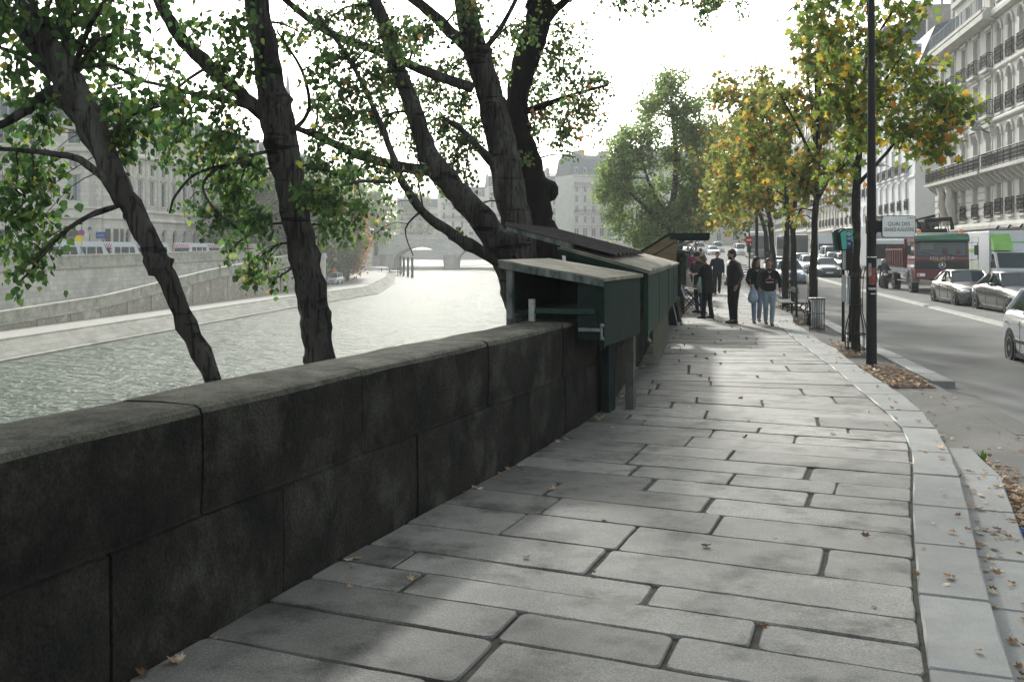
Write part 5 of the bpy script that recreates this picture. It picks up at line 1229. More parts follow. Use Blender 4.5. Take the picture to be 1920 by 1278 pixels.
# further stalls
def farstall(y0, L, lab, open_=True, pale=False):
    x = wx(y0) + .35; d = Vector((wx(y0 + 2) - wx(y0), 2)).normalized(); z = lift(y0)
    r = empty('book_stall', (x, y0, z), math.atan2(d.y, d.x), lab, 'book stall')
    if not open_: return stall_body(r, L, 1.5, 1.75, .8, closed_near=True, gm=M_GREENL)
    b = MB(); b.box(0, L, 0.02, .98, .95, 1.17); b.box(0, L, .95, .99, 1.17, 1.7); b.box(0, .03, 0, .98, .9, 1.7); b.box(L - .03, L, 0, .98, 1.1, 1.7); b.build('body', M_GREENL, r)
    b = MB(); b.add([(-.04, 1.02, 1.68), (L, 1.02, 1.68), (L, -.35, 2.12), (-.04, -.35, 2.12), (-.04, 1.02, 1.72), (L, 1.02, 1.72), (L, -.35, 2.16), (-.04, -.35, 2.16)], [(0, 3, 2, 1), (4, 5, 6, 7), (0, 1, 5, 4), (1, 2, 6, 5), (2, 3, 7, 6), (3, 0, 4, 7)]); b.build('raised_lid', M_ROOFB if pale else M_GREEN, r)
    b = MB(); b.box(0, .025, -.05, .1, .3, 1.6); b.box(L * .5, L * .5 + .03, -.02, .1, .4, 1.5); b.build('display_board', M_GREENL, r); return r
farstall(29.5, 4, 'green book stall with pale lid just past the open stall', False, True)
farstall(35, 4, 'book stall with pale sloping lid beside the black clad browser', True, True)
farstall(42, 4, 'small distant book stall behind the pink coated walker', True, True)
farstall(50, 5, 'closed distant book box on the parapet near the quay tree', False)
farstall(60, 5, 'farthest closed book box on the parapet', False)

# ================================================================ street furniture
ZS = -.24
def lamp_text(root):
    pass
p = gnd(1634, 686, ZS); LPX, LPY = p.x, p.y
lp = empty('lamp_post', (LPX, LPY, ZS), 0, 'tall black tapered lamp post on the planting strip carrying the street name sign', 'lamp post')
b = MB(); b.smooth = True; b.tube([(0, 0, 0), (0, 0, .02), (0, 0, 1.2), (0, 0, 1.9), (0, 0, 2.6), (0, 0, 5), (0, 0, 8.2), (0, 0, 8.6)], [.105, .095, .09, .088, .083, .065, .052, .05], 14)
b.build('pole', M_DARK, lp)
b = MB(); b.tube([(0, 0, 1.93), (0, 0, 1.95)], .093, 14).tube([(0, 0, 1.28), (0, 0, 1.3)], .096, 14); b.build('band', M_CHROME, lp)
b = MB(); b.tube([(0, 0, 8.5), (.5, .1, 8.9), (1.6, .3, 9.0)], .035, 8); b.build('arm', M_DARK, lp)
b = MB(); b.ell((1.9, .35, 8.95), (.4, .16, .1)); b.build('lantern', M_ZINC, lp)
# stickers on the pole
for k, (z0_, z1_, c, a0, a1) in enumerate([(1.45, 1.75, (.3, .08, .06), -2.4, -1.0), (1.6, 1.83, (.4, .36, .33), -2.5, -1.9), (1.36, 1.4, (.5, .5, .5), -2.5, -.9)]):
    b = MB(); n = 6; r = .0915 + k * .0012
    b.loft([[(math.cos(a0 + (a1 - a0) * j / n) * r, math.sin(a0 + (a1 - a0) * j / n) * r, z) for j in range(n + 1)] for z in (z0_, z1_)], closed=False); b.build('sticker', mat('sticker%d' % k, c, tuple(v * .4 for v in c), 30, .6), lp)
# street name sign on its bracket
sx0 = .16; W_ = .585; H_ = .375; zc = 1.85 + (466 - 425) * LPY / F - ZS
b = MB(); pts = []
def rr(x0, x1, z0, z1, r, n=5):
    out = []
    for cx, cz, a in ((x1 - r, z1 - r, 0), (x0 + r, z1 - r, PI / 2), (x0 + r, z0 + r, PI), (x1 - r, z0 + r, 1.5 * PI)):
        for i in range(n + 1): out.append((cx + math.cos(a + PI / 2 * i / n) * r, cz + math.sin(a + PI / 2 * i / n) * r))
    return out
sgn = MB(); sgn.prism(rr(sx0 - .008, sx0 + W_ + .008, zc - H_ / 2 - .008, zc + H_ / 2 + .008, .05), -.09, -.065, 'y'); sgo_ = sgn.build('name_sign', M_DARK, lp, label='black rimmed pale street name sign bolted beside the pole')
b = MB(); b.prism(rr(sx0 + .004, sx0 + W_ - .004, zc - H_ / 2 + .004, zc + H_ / 2 - .004, .042), -.094, -.089, 'y'); b.build('sign_face', mat('sign_face', (.72, .74, .71), (.64, .66, .63), 4, .5), sgo_)
MK = mat('sign_letters', (.02, .02, .02), None, rough=.6)
for s_, dz, sz, sxx in (('QUAI DES', .045, .098, .92), ('GRANDS AUGUSTINS', -.055, .098, .575)):
    text(s_, 'lettering', sz, MK, sgo_, (sx0 + W_ / 2, -.0965, zc + dz), (PI / 2, 0, 0), .001, sx=sxx)
text('6  Arrt', 'lettering', .04, MK, sgo_, (sx0 + W_ - .09, -.0965, zc + .15), (PI / 2, 0, 0), .001)
b = MB(); b.box(-.1, sx0 + .05, -.07, -.03, zc - .1, zc + .1, c=.01).tube([(0, 0, zc - .12), (0, 0, zc + .12)], .1, 12); b.build('bracket', M_DARK, lp)

# bus stop
p = gnd(1581, 640, ZS)
bs = empty('bus_stop', (p.x, p.y, ZS), .1, 'green headed bus stop sign on twin dark posts with timetable panels', 'bus stop')
for x in (0, .12):
    b = MB(); b.tube([(x, 0 - x * .9, 0), (x, -x * .9, 2.25)], .035, 8); b.build('post', M_DARK, bs)
b = MB(); b.box(.02, .16, -.14, .0, 1.6, 2.25); b.box(.10, .2, -.16, -.02, .85, 1.5, c=.01); b.build('mast', M_DARK, bs)
hs = 1.85 + (466 - 449) * p.y / F - ZS
b = MB(); out = [(-.14, -.25), (.2, -.25), (.27, .16), (.2, .22), (.05, .25), (-.12, .22), (-.19, .16)]
b.prism([(x + .04, hs + z) for x, z in out], -.13, -.03, 'y'); hd = b.build('head', M_DARK, bs)
b = MB(); b.prism([(x * .88 + .045, hs + z * .88) for x, z in out], -.139, -.131, 'y'); b.build('green_face', mat('bus_green', (.015, .42, .3), (.015, .34, .25), 3, .35, coat=.4), hd)
b = MB(); b.prism([(x - .03, hs + .01 + z) for x, z in out], .05, .12, 'y'); b.build('rear_head', mat('bus_green_dark', (.02, .09, .075), None, rough=.4), bs)
b = MB(); b.box(.02, .12, -.143, -.14, hs - .19, hs + .19); b.build('route_strip', mat('route_blue', (.03, .05, .2), None), hd)
b = MB(); b.disc((.07, -.146, hs + .125), .045, (0, 1, 0), 16, .004); b.build('route_disc', mat('route_disc', (.5, .5, .55), None), hd)
text('27', 'lettering', .06, mat('route_blue', (.03, .05, .2)), hd, (.07, -.15, hs + .125), (PI / 2, 0, 0), .001)
for k, s_ in enumerate(('58', '70')): text(s_, 'lettering', .075, M_WHITE, hd, (.07, -.146, hs + .02 - k * .12), (PI / 2, 0, 0), .001)
for x0_, z0_, z1_ in ((-.06, .9, 1.5), (.04, .85, 1.48), (-.05, 1.62, 2.15)):
    b = MB(); b.box(x0_, x0_ + .085, -.1 - (x0_ + .06) * .5, -.07 - (x0_ + .06) * .5, z0_, z1_, c=.004); f_ = b.build('timetable_panel', mat('panel_paper', (.4, .42, .41), (.3, .32, .31), 50, .5, stretch=(1, 1, 4)), bs)

# tree cages
def cage(label, X, Y, h=1.72, r0=.21):
    r = empty('tree_guard', (X, Y, gz(Y) + .2), 0, label, 'tree guard', 'iron guards around the plane trees')
    prof = [(0, r0), (.08, r0), (.36, r0), (.5, r0 * .95), (.8, r0 * .62), (1.1, r0 * .6), (h * .9, r0 * .68), (h, r0 * .9)]
    k = ('cage', r0, h)
    if k not in WM:
        q = MB()
        for i in range(12):
            a = 2 * PI * i / 12; q.tube([(math.cos(a) * rr_, math.sin(a) * rr_, z) for z, rr_ in (prof if i % 2 else prof[:6])], .008, 4, False)
        g = MB()
        for z, rr_ in ((.08, r0), (.38, r0), (.95, r0 * .61), (h * .88, r0 * .68)):
            g.tube([(math.cos(2 * PI * i / 16) * (rr_ + .004), math.sin(2 * PI * i / 16) * (rr_ + .004), z) for i in range(17)], .012, 4, False)
        WM[k] = (q.mesh('bars', M_DARK), g.mesh('rings', M_DARK))
    inst(WM[k][0], 'bars', r); inst(WM[k][1], 'rings', r); return r
cage('flared iron guard round the nearest plane tree, beside the lamp post', b0.x, b0.y)
p = gnd(1524, 610, ZS); cage('flared iron guard right behind the litter bin', p.x, p.y)
p = gnd(1472, 578, ZS); cage('iron tree guard beside the bench', p.x, p.y)
p = gnd(1488, 567, ZS); cage('iron tree guard just past the bench', p.x, p.y)
cage('iron tree guard farthest along the kerb, partly hidden by the women', 14.6, 52)
# soil pits and litter leaves
def pit(X0, X1, Y0, Y1, sk, name='soil_bed'):
    b = MB(); nx, ny = 14, 14; vs = []
    for j in range(ny + 1):
        for i in range(nx + 1):
            u_, v_ = i / nx, j / ny; y = Y0 + (Y1 - Y0) * v_; x = X0 + (X1 - X0) * u_ + sk * (y - Y0)
            e = min(u_, 1 - u_, v_, 1 - v_) * 6; z = -.232 + min(1, e) * (.03 + .06 * noise.noise(Vector((x * 2.2, y * 2.2, 0))) + .02 * random.random()); vs.append((x, y, max(z, -.236)))
    b.add(vs, [(j * (nx + 1) + i, j * (nx + 1) + i + 1, (j + 1) * (nx + 1) + i + 1, (j + 1) * (nx + 1) + i) for j in range(ny) for i in range(nx)])
    b.build(name, M_SOIL, kind='structure')
pit(ox(15.0) + .12, kx(15) - .42, 14.9, 17.3, .16); pit(ox(20) + .1, kx(20) - .75, 19.0, 21.3, .16); pit(ox(29) + .1, kx(29) - .5, 27.2, 29.2, .17); pit(ox(36) + .1, kx(36) - .5, 34, 36, .17)
M_DEAD = leafmat('dead_leaf', [(0, (.1, .055, .03)), (.35, (.24, .15, .08)), (.7, (.42, .32, .22)), (1, (.55, .48, .38))], .25, .8)
P = []; 
def sc(n, f):
    for _ in range(n): P.append(f())
def fpit(x0, x1, y0, y1, z):
    def g():
        y = random.uniform(y0, y1); return (random.uniform(x0, x1) + .16 * (y - y0), y, z + random.random() * .03)
    return g
sc(520, fpit(ox(15) + .1, kx(15) - .5, 14.8, 17.4, -.2)); sc(260, fpit(ox(20) + .05, kx(20) - .8, 19, 21.5, -.2)); sc(120, fpit(ox(28) + .05, kx(28) - .5, 27, 29.5, -.2)); sc(100, fpit(ox(34) + .05, kx(34) - .5, 33, 36.5, -.2))
def edge(lo, hi, w_):
    def g():
        y = random.uniform(lo, hi) ; x = (interp(LD, y) if y < 10.2 else ox(y)) + .03 + abs(random.gauss(0, w_)); return (x, y, -.232)
    return g
sc(1400, edge(3.0, 8.6, .22)); sc(120, edge(8.6, 10.5, .1)); sc(160, edge(10.5, 19, .12)); sc(200, edge(19, 45, .3))
sc(130, lambda: (lambda y: (interp(LD, y) - random.uniform(.02, .4), y, -.125))(random.uniform(3.2, 9)))
sc(90, lambda: (lambda y: (ox(y) - abs(random.gauss(0, .25)), y, lift(y) + .006))(random.uniform(3, 40)))
sc(45, lambda: (lambda y: (wx(y) + .03 + abs(random.gauss(0, .1)), y, lift(y) + .006))(random.uniform(4, 22)))
sc(55, lambda: (lambda y: (random.uniform(wx(y) + .1, ox(y)), y, lift(y) + .006))(random.uniform(3.5, 30)))
sc(150, lambda: (lambda y: (random.uniform(ox(y) + .1, kx(y) - .3), y, -.232))(random.uniform(8, 40)))
sc(80, lambda: (lambda y: (kx(y) + abs(random.gauss(0, .25)), y, -.435))(random.uniform(8, 50)))
P = np.array(P); n = len(P)
nr = RG.normal(size=(n, 3)) * np.array([1, 1, .18]); nr /= np.linalg.norm(nr, axis=1)[:, None]
def flat_leaves(name, P, yd, size, mt):
    n = len(P); up = np.array([0, 0, 1.0]) + RG.normal(size=(n, 3)) * .25; zd = up - yd * (up * yd).sum(1)[:, None]; zd /= np.linalg.norm(zd, axis=1)[:, None]; xd = np.cross(yd, zd)
    sh = SH_PLA * np.array([1, 1, 2.6]); s = size * (1 + RG.uniform(-.45, .5, n))
    V = P[:, None, :] + s[:, None, None] * (sh[None, :, 0:1] * xd[:, None, :] + sh[None, :, 1:2] * yd[:, None, :] + np.abs(sh[None, :, 2:3]) * zd[:, None, :] * RG.uniform(.3, 1.6, (n, 1, 1))); V = V.reshape(-1, 3)
    V[:, 2] += .004
    FI = (np.array(FC_PLA)[None] + (np.arange(n) * 11)[:, None, None]).reshape(-1, 3)
    me = bpy.data.meshes.new(name); me.from_pydata(V.tolist(), [], FI.tolist()); me.materials.append(mt); o = bpy.data.objects.new(name, me); link(o); o['kind'] = 'stuff'; return o
flat_leaves('fallen_leaves', P, nr, .047, M_DEAD)
# weeds growing at the kerb
def weed(label, X, Y, z, n, h):
    b = MB()
    for k in range(n):
        a = random.uniform(0, 2 * PI); l = h * random.uniform(.6, 1.1); dx, dy = math.cos(a) * l * .45, math.sin(a) * l * .45; px_, py_ = -math.sin(a), math.cos(a); w_ = l * .16
        b.add([(0, 0, 0), (dx * .5 + px_ * w_, dy * .5 + py_ * w_, l * .55), (dx, dy, l), (dx * .5 - px_ * w_, dy * .5 - py_ * w_, l * .55), (dx * .5, dy * .5, l * .5)], [(0, 4, 1), (1, 4, 2), (2, 4, 3), (3, 4, 0)])
    b.build('weed', mat('weed_green', (.09, .2, .03), (.13, .26, .04), 20, .6), loc=(X, Y, z), label=label, cat='weed')
p = gnd(1817, 826, -.2); weed('bright green weed tuft growing at the kerb edge', ox(9.2) + .5, 9.6, -.235, 12, .13)
weed('tiny weed sprout beyond the larger tuft by the kerb', ox(11) + .08, 11.0, -.235, 5, .07)
b = MB()
for k in range(5):
    a = k * 1.3; b.tube([(0, 0, .01), (math.cos(a) * .07, math.sin(a) * .07, .035), (math.cos(a + .5) * .13, math.sin(a + .5) * .13, .01)], .012, 5)
b.build('rag', mat('blue_rag', (.05, .12, .4), (.1, .2, .5), 20), loc=(interp(LD, 7.2) + .12, 7.2, -.235), label='crumpled blue scrap among leaves beside the lower kerb', cat='litter')

# wire litter bin
p = gnd(1532, 620, ZS)
bn = empty('litter_bin', (p.x, p.y, ZS), 0, 'wire litter bin with sagging clear bag beside the bench', 'litter bin')
for nm, zz, r_, t in (('rim', .82, .19, .016), ('ring', .45, .19, .008), ('base_ring', .05, .2, .014)):
    b = MB(); b.tube([(math.cos(2 * PI * i / 24) * r_, math.sin(2 * PI * i / 24) * r_, zz) for i in range(25)], t, 5, False); b.build(nm, M_DARK, bn)
b = MB()
for i in range(20):
    a = 2 * PI * i / 20; b.tube([(math.cos(a) * .19, math.sin(a) * .19, z) for z in (.0, .82)], .005, 4, False)
b.build('bars', M_DARK, bn)
bm_ = bpy.data.materials.new('clear_bag'); bm_.use_nodes = True; q = bm_.node_tree.nodes['Principled BSDF']; q.inputs['Base Color'].default_value = (.5, .52, .5, 1); q.inputs['Transmission Weight'].default_value = .55; q.inputs['Roughness'].default_value = .3; q.inputs['Alpha'].default_value = .8
b = MB(); b.smooth = True; b.loft([[(math.cos(2 * PI * j / 18) * r_ * random.uniform(.93, 1.06), math.sin(2 * PI * j / 18) * r_ * random.uniform(.93, 1.06), z) for j in range(18)] for z, r_ in ((.84, .21), (.8, .17), (.6, .15), (.4, .145), (.2, .16), (.08, .12))]); b.build('bag', bm_, bn)
b = MB(); b.smooth = True
for k in range(9): b.ell((random.uniform(-.07, .07), random.uniform(-.07, .07), .12 + .03 * k), (.06, .06, .05), 7, 5)
b.build('rubbish', mat('rubbish', (.03, .05, .09), (.2, .18, .18), 14), bn)
# bench
p = gnd(1490, 592, ZS)
be = empty('bench', (p.x + .1, p.y + .4, ZS), math.atan2(1, .19), 'weathered slatted double bench with cast iron frame between plane trees', 'bench')
for s_ in (-1, 1):
    b = MB()
    for k in range(4): b.box(-.95, .95, s_ * (.1 + k * .1), s_ * (.1 + k * .1) + .085 * s_, .42, .45) if s_ > 0 else b.box(-.95, .95, -(.1 + k * .1) - .085, -(.1 + k * .1), .42, .45)
    b.build('seat', mat('grey_slats', (.3, .29, .26), (.22, .21, .19), 4, .8), be)
b = MB(); b.box(-.95, .95, -.03, .03, .72, .86, c=.01); b.build('backrest', M_GREENL, be)
for x in (-.8, .8):
    b = MB(); b.tube([(x, -.42, 0), (x, -.25, .2), (x, -.35, .41), (x, .35, .41), (x, .25, .2), (x, .42, 0)], .03, 6).tube([(x, 0, .0), (x, 0, .9)], .035, 6).tube([(x, -.25, .2), (x, .25, .2)], .02, 5).tube([(x, -.2, .41), (x, 0, .15), (x, .2, .41)], .02, 5); b.build('leg', M_DARK, be)
# slim posts, signs further along
def post(label, X, Y, h, r, cat='post', mt=M_DARK, name='post'):
    b = MB(); b.tube([(0, 0, 0), (0, 0, .5), (0, 0, .55), (0, 0, h)], [r * 1.4, r * 1.4, r, r * .8], 10); return b.build(name, mt, loc=(X, Y, gz(Y) + .2), label=label, cat=cat)
Y = 47; post('slim dark lamp column rising between plane trunks behind the women', (1419 - 960) / F * Y, Y, 6.5, .08, 'lamp post', name='lamp_post')
Y = 60; rs_ = empty('road_sign', ((1405 - 960) / F * Y, Y, gz(Y) + .2), 0, 'small red and white no entry sign on a slim green post', 'road sign')
b = MB(); b.tube([(0, 0, 0), (0, 0, 3.3)], .045, 8); b.build('post', M_GREENL, rs_)
zs_ = 1.85 + 16 * Y / F - rs_.location.z
b = MB(); b.disc((-.04, -.06, zs_), .22, (0, 1, 0), 24, .02); dd = b.build('sign_disc', mat('sign_red', (.5, .03, .03), None), rs_)
b = MB(); b.box(-.18, .1, -.08, -.07, zs_ - .04, zs_ + .04); b.build('white_bar', M_WHITE, dd)
b = MB(); b.box(-.15, .1, -.06, -.04, zs_ - .75, zs_ - .35, c=.01); b.build('plate', M_GREENL, rs_)
# lane divider: long low precast units with a gap
def divunit(label, y0, y1):
    b = MB(); D = [(13.8 + (y - 27.8) * .185 if y < 47 else 17.35 + (y - 47) * .155, y) for y in [y0 + (y1 - y0) * k / 8 for k in range(9)]]
    rings = []
    for i, (x, y) in enumerate(D):
        s_ = .25 if i in (0, 8) else 1; hh_ = .17 * s_
        z = gz(y) + .02
        rings.append([(x - .27, y, z - .03), (x - .25, y, z + hh_ * .5), (x - .14, y, z + hh_), (x + .14, y, z + hh_), (x + .25, y, z + hh_ * .5), (x + .27, y, z - .03)])
        if i == 0 or i == 7:
            yy_ = D[i][1] + (.25 if i == 0 else (D[8][1] - D[7][1]) - .25); xx_ = D[i][0] + (yy_ - D[i][1]) * .185
            rings.append([(xx_ - .27, yy_, z - .03), (xx_ - .25, yy_, z + .085), (xx_ - .14, yy_, z + .17), (xx_ + .14, yy_, z + .17), (xx_ + .25, yy_, z + .085), (xx_ + .27, yy_, z - .03)])
    b.loft(rings); b.build('lane_divider', M_CONC, label=label, cat='lane divider', group='concrete lane divider units')
for lab, y0, y1 in (('nearest concrete lane divider unit in front of the white car', 22, 36.6), ('second concrete lane divider unit, beside the dark red lorry', 36.9, 52), ('third concrete lane divider unit beyond the lorry', 52.3, 68), ('farthest concrete lane divider unit in view', 68.3, 90)): divunit(lab, y0, y1)
# wall mounted street lamps reaching from the facades
def wall_lamp(label, px, py, Y):
    q = at(px, py, Y); X = fx(Y); r = empty('wall_lamp', (X - .02, Y, q.z), 0, label, 'street lamp')
    b = MB(); b.tube([(0, 0, -.2), (-1.2, 0, .25), (X * 0 + q.x - X + .3, 0, .45), (q.x - X, 0, .3)], .035, 7); b.box(-.03, .02, -.1, .1, -.5, .1); b.build('arm', M_DARK, r)
    b = MB(); b.smooth = True; b.ell((q.x - X - .2, 0, .12), (.42, .24, .16)); b.build('lamp_head', M_ZINC, r)
wall_lamp('grey street lamp on a curved arm in front of the cream building', 1838, 245, 62.5)
wall_lamp('small street lamp on an arm before the quoined building', 1656, 312, 93)
# things across the river
def qlamp(label, px, Y, h):
    x = (px - 960) / F * Y; r = empty('quay_lamp', (x, Y, 0), 0, label, 'lamp post')
    b = MB(); lathe(b, [(.16, 0), (.16, .3), (.08, .5), (.05, 1.2), (.045, h - .8)], 8); b.build('post', M_GREENL, r)
    b = MB(); lathe(b, [(.1, h - .8), (.22, h - .25)], 4); b.build('glass', mat('lantern_glass', (.45, .47, .45), None, rough=.2), r)
    b = MB(); lathe(b, [(.26, h - .25), (.14, h - .05), (.03, h + .05)], 8); b.build('cap', M_GREENL, r)
qlamp('old lantern lamp post left of the palace corner, taller of two', 153, 104, 4.9); qlamp('old lantern lamp post by the palace corner, shorter of two', 168, 109, 4.2)
Y = 90; x = (153 - 960) / F * Y; r = empty('no_parking_sign', (x, Y, 0), 0, 'round blue and red no parking sign above the police vans', 'road sign')
b = MB(); b.tube([(0, 0, 0), (0, 0, 3.2)], .04, 6); b.build('post', M_ZINC, r)
b = MB(); b.disc((0, -.05, 3.28), .3, (0, 1, 0), 20, .02); q = b.build('sign_disc', mat('sign_red', (.5, .03, .03)), r); b = MB(); b.disc((0, -.07, 3.28), .2, (0, 1, 0), 20, .01); b.build('blue_center', mat('sign_blue', (.05, .08, .3), None), q)
b = MB(); b.box(-.55, .55, -.06, 0, 0, .75, c=.02); pq = b.build('street_plaque', mat('plaque_blue', (.04, .1, .3), None), loc=((187 - 960) / F * 112.6, 112.86, 1.55 + .0), label='small blue street name plaque on the palace wall', cat='sign')
pq.location.z = 1.85 + (466 - 447) * 112.6 / F
text('QUAI DES ORFEVRES', 'lettering', .14, M_WHITE, pq, (0, -.065, .37), (PI / 2, 0, 0), .002, sx=.6)
# mooring posts and small jetty in the river
for i, px in enumerate((773, 765, 757, 751)):
    Y = 236 - (i < 0) + i * 9; b = MB(); b.tube([(0, 0, -1), (0, 0, 4.6), (0, 0, 4.8)], [.3, .3, .2], 8)
    b.build('mooring_post', M_GREENL, loc=((px - 960) / F * Y, Y, -5), label=['tallest nearest mooring post standing in the river', 'second mooring post from the right', 'third mooring post from the right', 'mooring post nearest the jetty'][i], cat='mooring post', group='mooring posts in the river')
b = MB(); b.box(-4, 2.5, 0, 2.5, .9, 1.15); [b.tube([(x, .3, -1), (x, .3, 1.9)], .12, 6) for x in (-3, -1, 1, 2.3)]; b.tube([(-4, .3, 1.9), (2.5, .3, 1.9)], .06, 5); b.tube([(-4, .3, 1.5), (2.5, .3, 1.5)], .05, 5)
b.build('jetty', M_GREENL, loc=(-29.5, 248, -5), label='low dark landing stage with rails beside the mooring posts', cat='jetty')
for i, (x, y) in enumerate([(-33, 345), (-16, 345), (-2, 345), (13, 318), (24, 300)]):
    b = MB(); b.tube([(0, 0, 0), (0, 0, 5.5)], .1, 6); b.tube([(-.7, 0, 5.5), (.7, 0, 5.5)], .06, 5); b.ell((-.7, 0, 5.8), (.25, .25, .35), 6, 4); b.ell((.7, 0, 5.8), (.25, .25, .35), 6, 4); b.ell((0, 0, 6.1), (.25, .25, .35), 6, 4)
    b.build('bridge_lamp', M_ZINC, loc=(x, y, 5.2), label='three armed lamp standard on the hazy bridge', cat='lamp post', group='lamp standards of the bridge')
# ================================================================ vehicles
def paint(name, c, metal=.25): return mat(name, c, None, rough=.28, metal=metal, coat=.8)
WH = {}
def wheel_meshes(r, w_):
    k = (round(r, 2), round(w_, 2))
    if k in WH: return WH[k]
    t = MB(); t.smooth = True; n = 24
    t.loft([[(x, math.cos(2 * PI * j / n) * q, math.sin(2 * PI * j / n) * q) for j in range(n)] for x, q in ((-w_ / 2, r * .66), (-w_ / 2, r * .93), (-w_ * .32, r), (w_ * .32, r), (w_ / 2, r * .93), (w_ / 2, r * .66))])
    m = MB()
    m.loft([[(x, math.cos(2 * PI * j / n) * q, math.sin(2 * PI * j / n) * q) for j in range(n)] for x, q in ((w_ / 2 - .02, r * .66), (w_ / 2 + .006, r * .66), (w_ / 2 + .004, r * .6), (w_ / 2 - .03, r * .58))], cap=False)
    for s_ in range(10):
        a = 2 * PI * s_ / 10; M = Matrix.Rotation(a, 4, 'X'); m.box(w_ / 2 - .03, w_ / 2 - .004, -.025, .025, r * .12, r * .6, M)
    m.disc((w_ / 2 - .01, 0, 0), r * .16, (1, 0, 0), 12, .03)
    d = MB(); d.disc((w_ / 2 - .05, 0, 0), r * .6, (1, 0, 0), 20, .01)
    WH[k] = (t.mesh('tyre', M_TYRE), m.mesh('rim', M_RIM), d.mesh('brake_disc', M_BLACKP)); return WH[k]
def add_wheels(root, r, w_, tx, ys, name='wheel'):
    a, b, c = wheel_meshes(r, w_)
    for y in ys:
        for s_ in (1, -1):
            o = inst(a, name, root, (s_ * (tx - w_ / 2), y, r), 0 if s_ > 0 else PI); inst(b, 'rim', o); inst(c, 'brake_disc', o)
def cat1(P, k):
    n = len(P) - 1; out = []
    for i in range(n):
        for j in range(k):
            u_ = j / k; p0, p1, p2, p3 = P[max(i - 1, 0)], P[i], P[i + 1], P[min(i + 2, n)]
            out.append(tuple(0.5 * ((2 * b) + (-a + c) * u_ + (2 * a - 5 * b + 4 * c - d) * u_ * u_ + (-a + 3 * b - 3 * c + d) * u_ ** 3) for a, b, c, d in zip(p0, p1, p2, p3)))
    out.append(tuple(P[-1])); return out
def car(label, loc, rz, pm, L=4.4, W=1.78, H=1.44, hood=.92, deck=1.0, style='sedan', A=None, group=None, plate=True, axles=None, wr_=.31, slope=0, grille=True, roofc=None, cat='car', name='parked_car'):
    """front is +y"""
    root = empty(name, loc, rz, label, cat, group); w_ = W / 2; h2 = L / 2
    if style == 'sedan': yA, yB, yC, yD = .75, .05, -1.0, -1.75
    elif style == 'hatch': yA, yB, yC, yD = .95, .3, -1.45, -1.95
    elif style == 'van': yA, yB, yC, yD = h2 - .85, h2 - 1.55, -h2 + .25, -h2 + .08
    if A: yA, yB, yC, yD = A
    belt = hood + .03
    st = [(h2, w_ * .60, .52, .30), (h2 - .05, w_ * .80, .62, .22), (h2 - .25, w_ * .93, hood - .17, .19), (h2 - .7, w_ * .985, hood - .07, .19), (yA, w_, hood + .02, .2), (0, w_, belt + .03, .2), (yC, w_, belt + .06, .2)]
    if style == 'sedan': st += [(yD + .1, w_ * .985, deck, .22), (-h2 + .3, w_ * .93, deck - .03, .26), (-h2 + .06, w_ * .84, deck - .2, .3), (-h2, w_ * .7, .6, .36)]
    elif style == 'hatch': st += [(-h2 + .22, w_ * .95, belt + .05, .24), (-h2 + .05, w_ * .88, belt - .06, .3), (-h2, w_ * .76, .66, .36)]
    else: st += [(-h2 + .1, w_ * .99, belt + .06, .28), (-h2, w_ * .96, belt + .02, .34)]
    b = MB(); b.smooth = True; rings = []
    for y, hw, zt, zb_ in cat1(st, 3):
        half = [(0, zt + .035), (hw * .5, zt + .025), (hw * .8, zt - .005), (hw * .93, zt - .05), (hw * .99, max(zt - .14, zb_ + .2)), (hw, (zt + zb_) / 2 + .04), (hw * .985, zb_ + .16), (hw * .93, zb_)]
        rings.append([(x, y, z) for x, z in half] + [(-x, y, z) for x, z in half[:0:-1]])
    b.loft(rings); body = b.build('body', pm, root)
    # wheel arches
    axl = axles or (h2 - .82, -h2 + .85)
    for y in axl:
        for s_ in (1, -1): ar = MB(); ar.tube([(s_ * (w_ - .12), y, wr_ + .02), (s_ * (w_ + .004), y, wr_ + .02)], wr_ * 1.14, 20); ar.build('wheel_arch', M_BLACKP, root)
    # glasshouse
    g = MB(); wb, wt = w_ * .9, w_ * .70; zt = H - .055; z0 = hood
    def side(y): return belt + .02
    V = {}
    for s_ in (1, -1):
        for n_, y, x, z in (('A', yA, wb * .93, z0 + .0), ('B', yB, wt * .95, zt), ('C', yC, wt * .93, zt - .02), ('D', yD, wb * .9, belt + .02 if style != 'sedan' else deck), ('M', (yB + yC) / 2, wt, zt + .02), ('N', (yA + yD) / 2, wb, belt + .01)): V[n_, s_] = (s_ * x, y, z)
    o_ = [V['A', 1], V['A', -1], V['B', -1], V['B', 1]]; midf = ((0), (yA + .09), z0 - .01); midr = (0, yB + .05, zt + .012)
    g.smooth = False
    g.add([V['A', 1], (0, yA + .1, z0), V['A', -1], V['B', -1], (0, yB + .06, zt + .015), V['B', 1]], [(0, 1, 4, 5), (1, 2, 3, 4)])
    g.add([V['D', 1], (0, yD - .06, V['D', 1][2]), V['D', -1], V['C', -1], (0, yC - .04, zt), V['C', 1]], [(5, 4, 1, 0), (4, 3, 2, 1)])
    for s_ in (1, -1):
        f = [(0, 1, 2, 3, 4, 5)]
        g.add([V['A', s_], V['B', s_], V['M', s_], V['C', s_], V['D', s_], V['N', s_]], f if s_ < 0 else [f[0][::-1]])
    g.build('glass', M_CARGLASS, root)
    r = MB(); r.smooth = True; rg = []
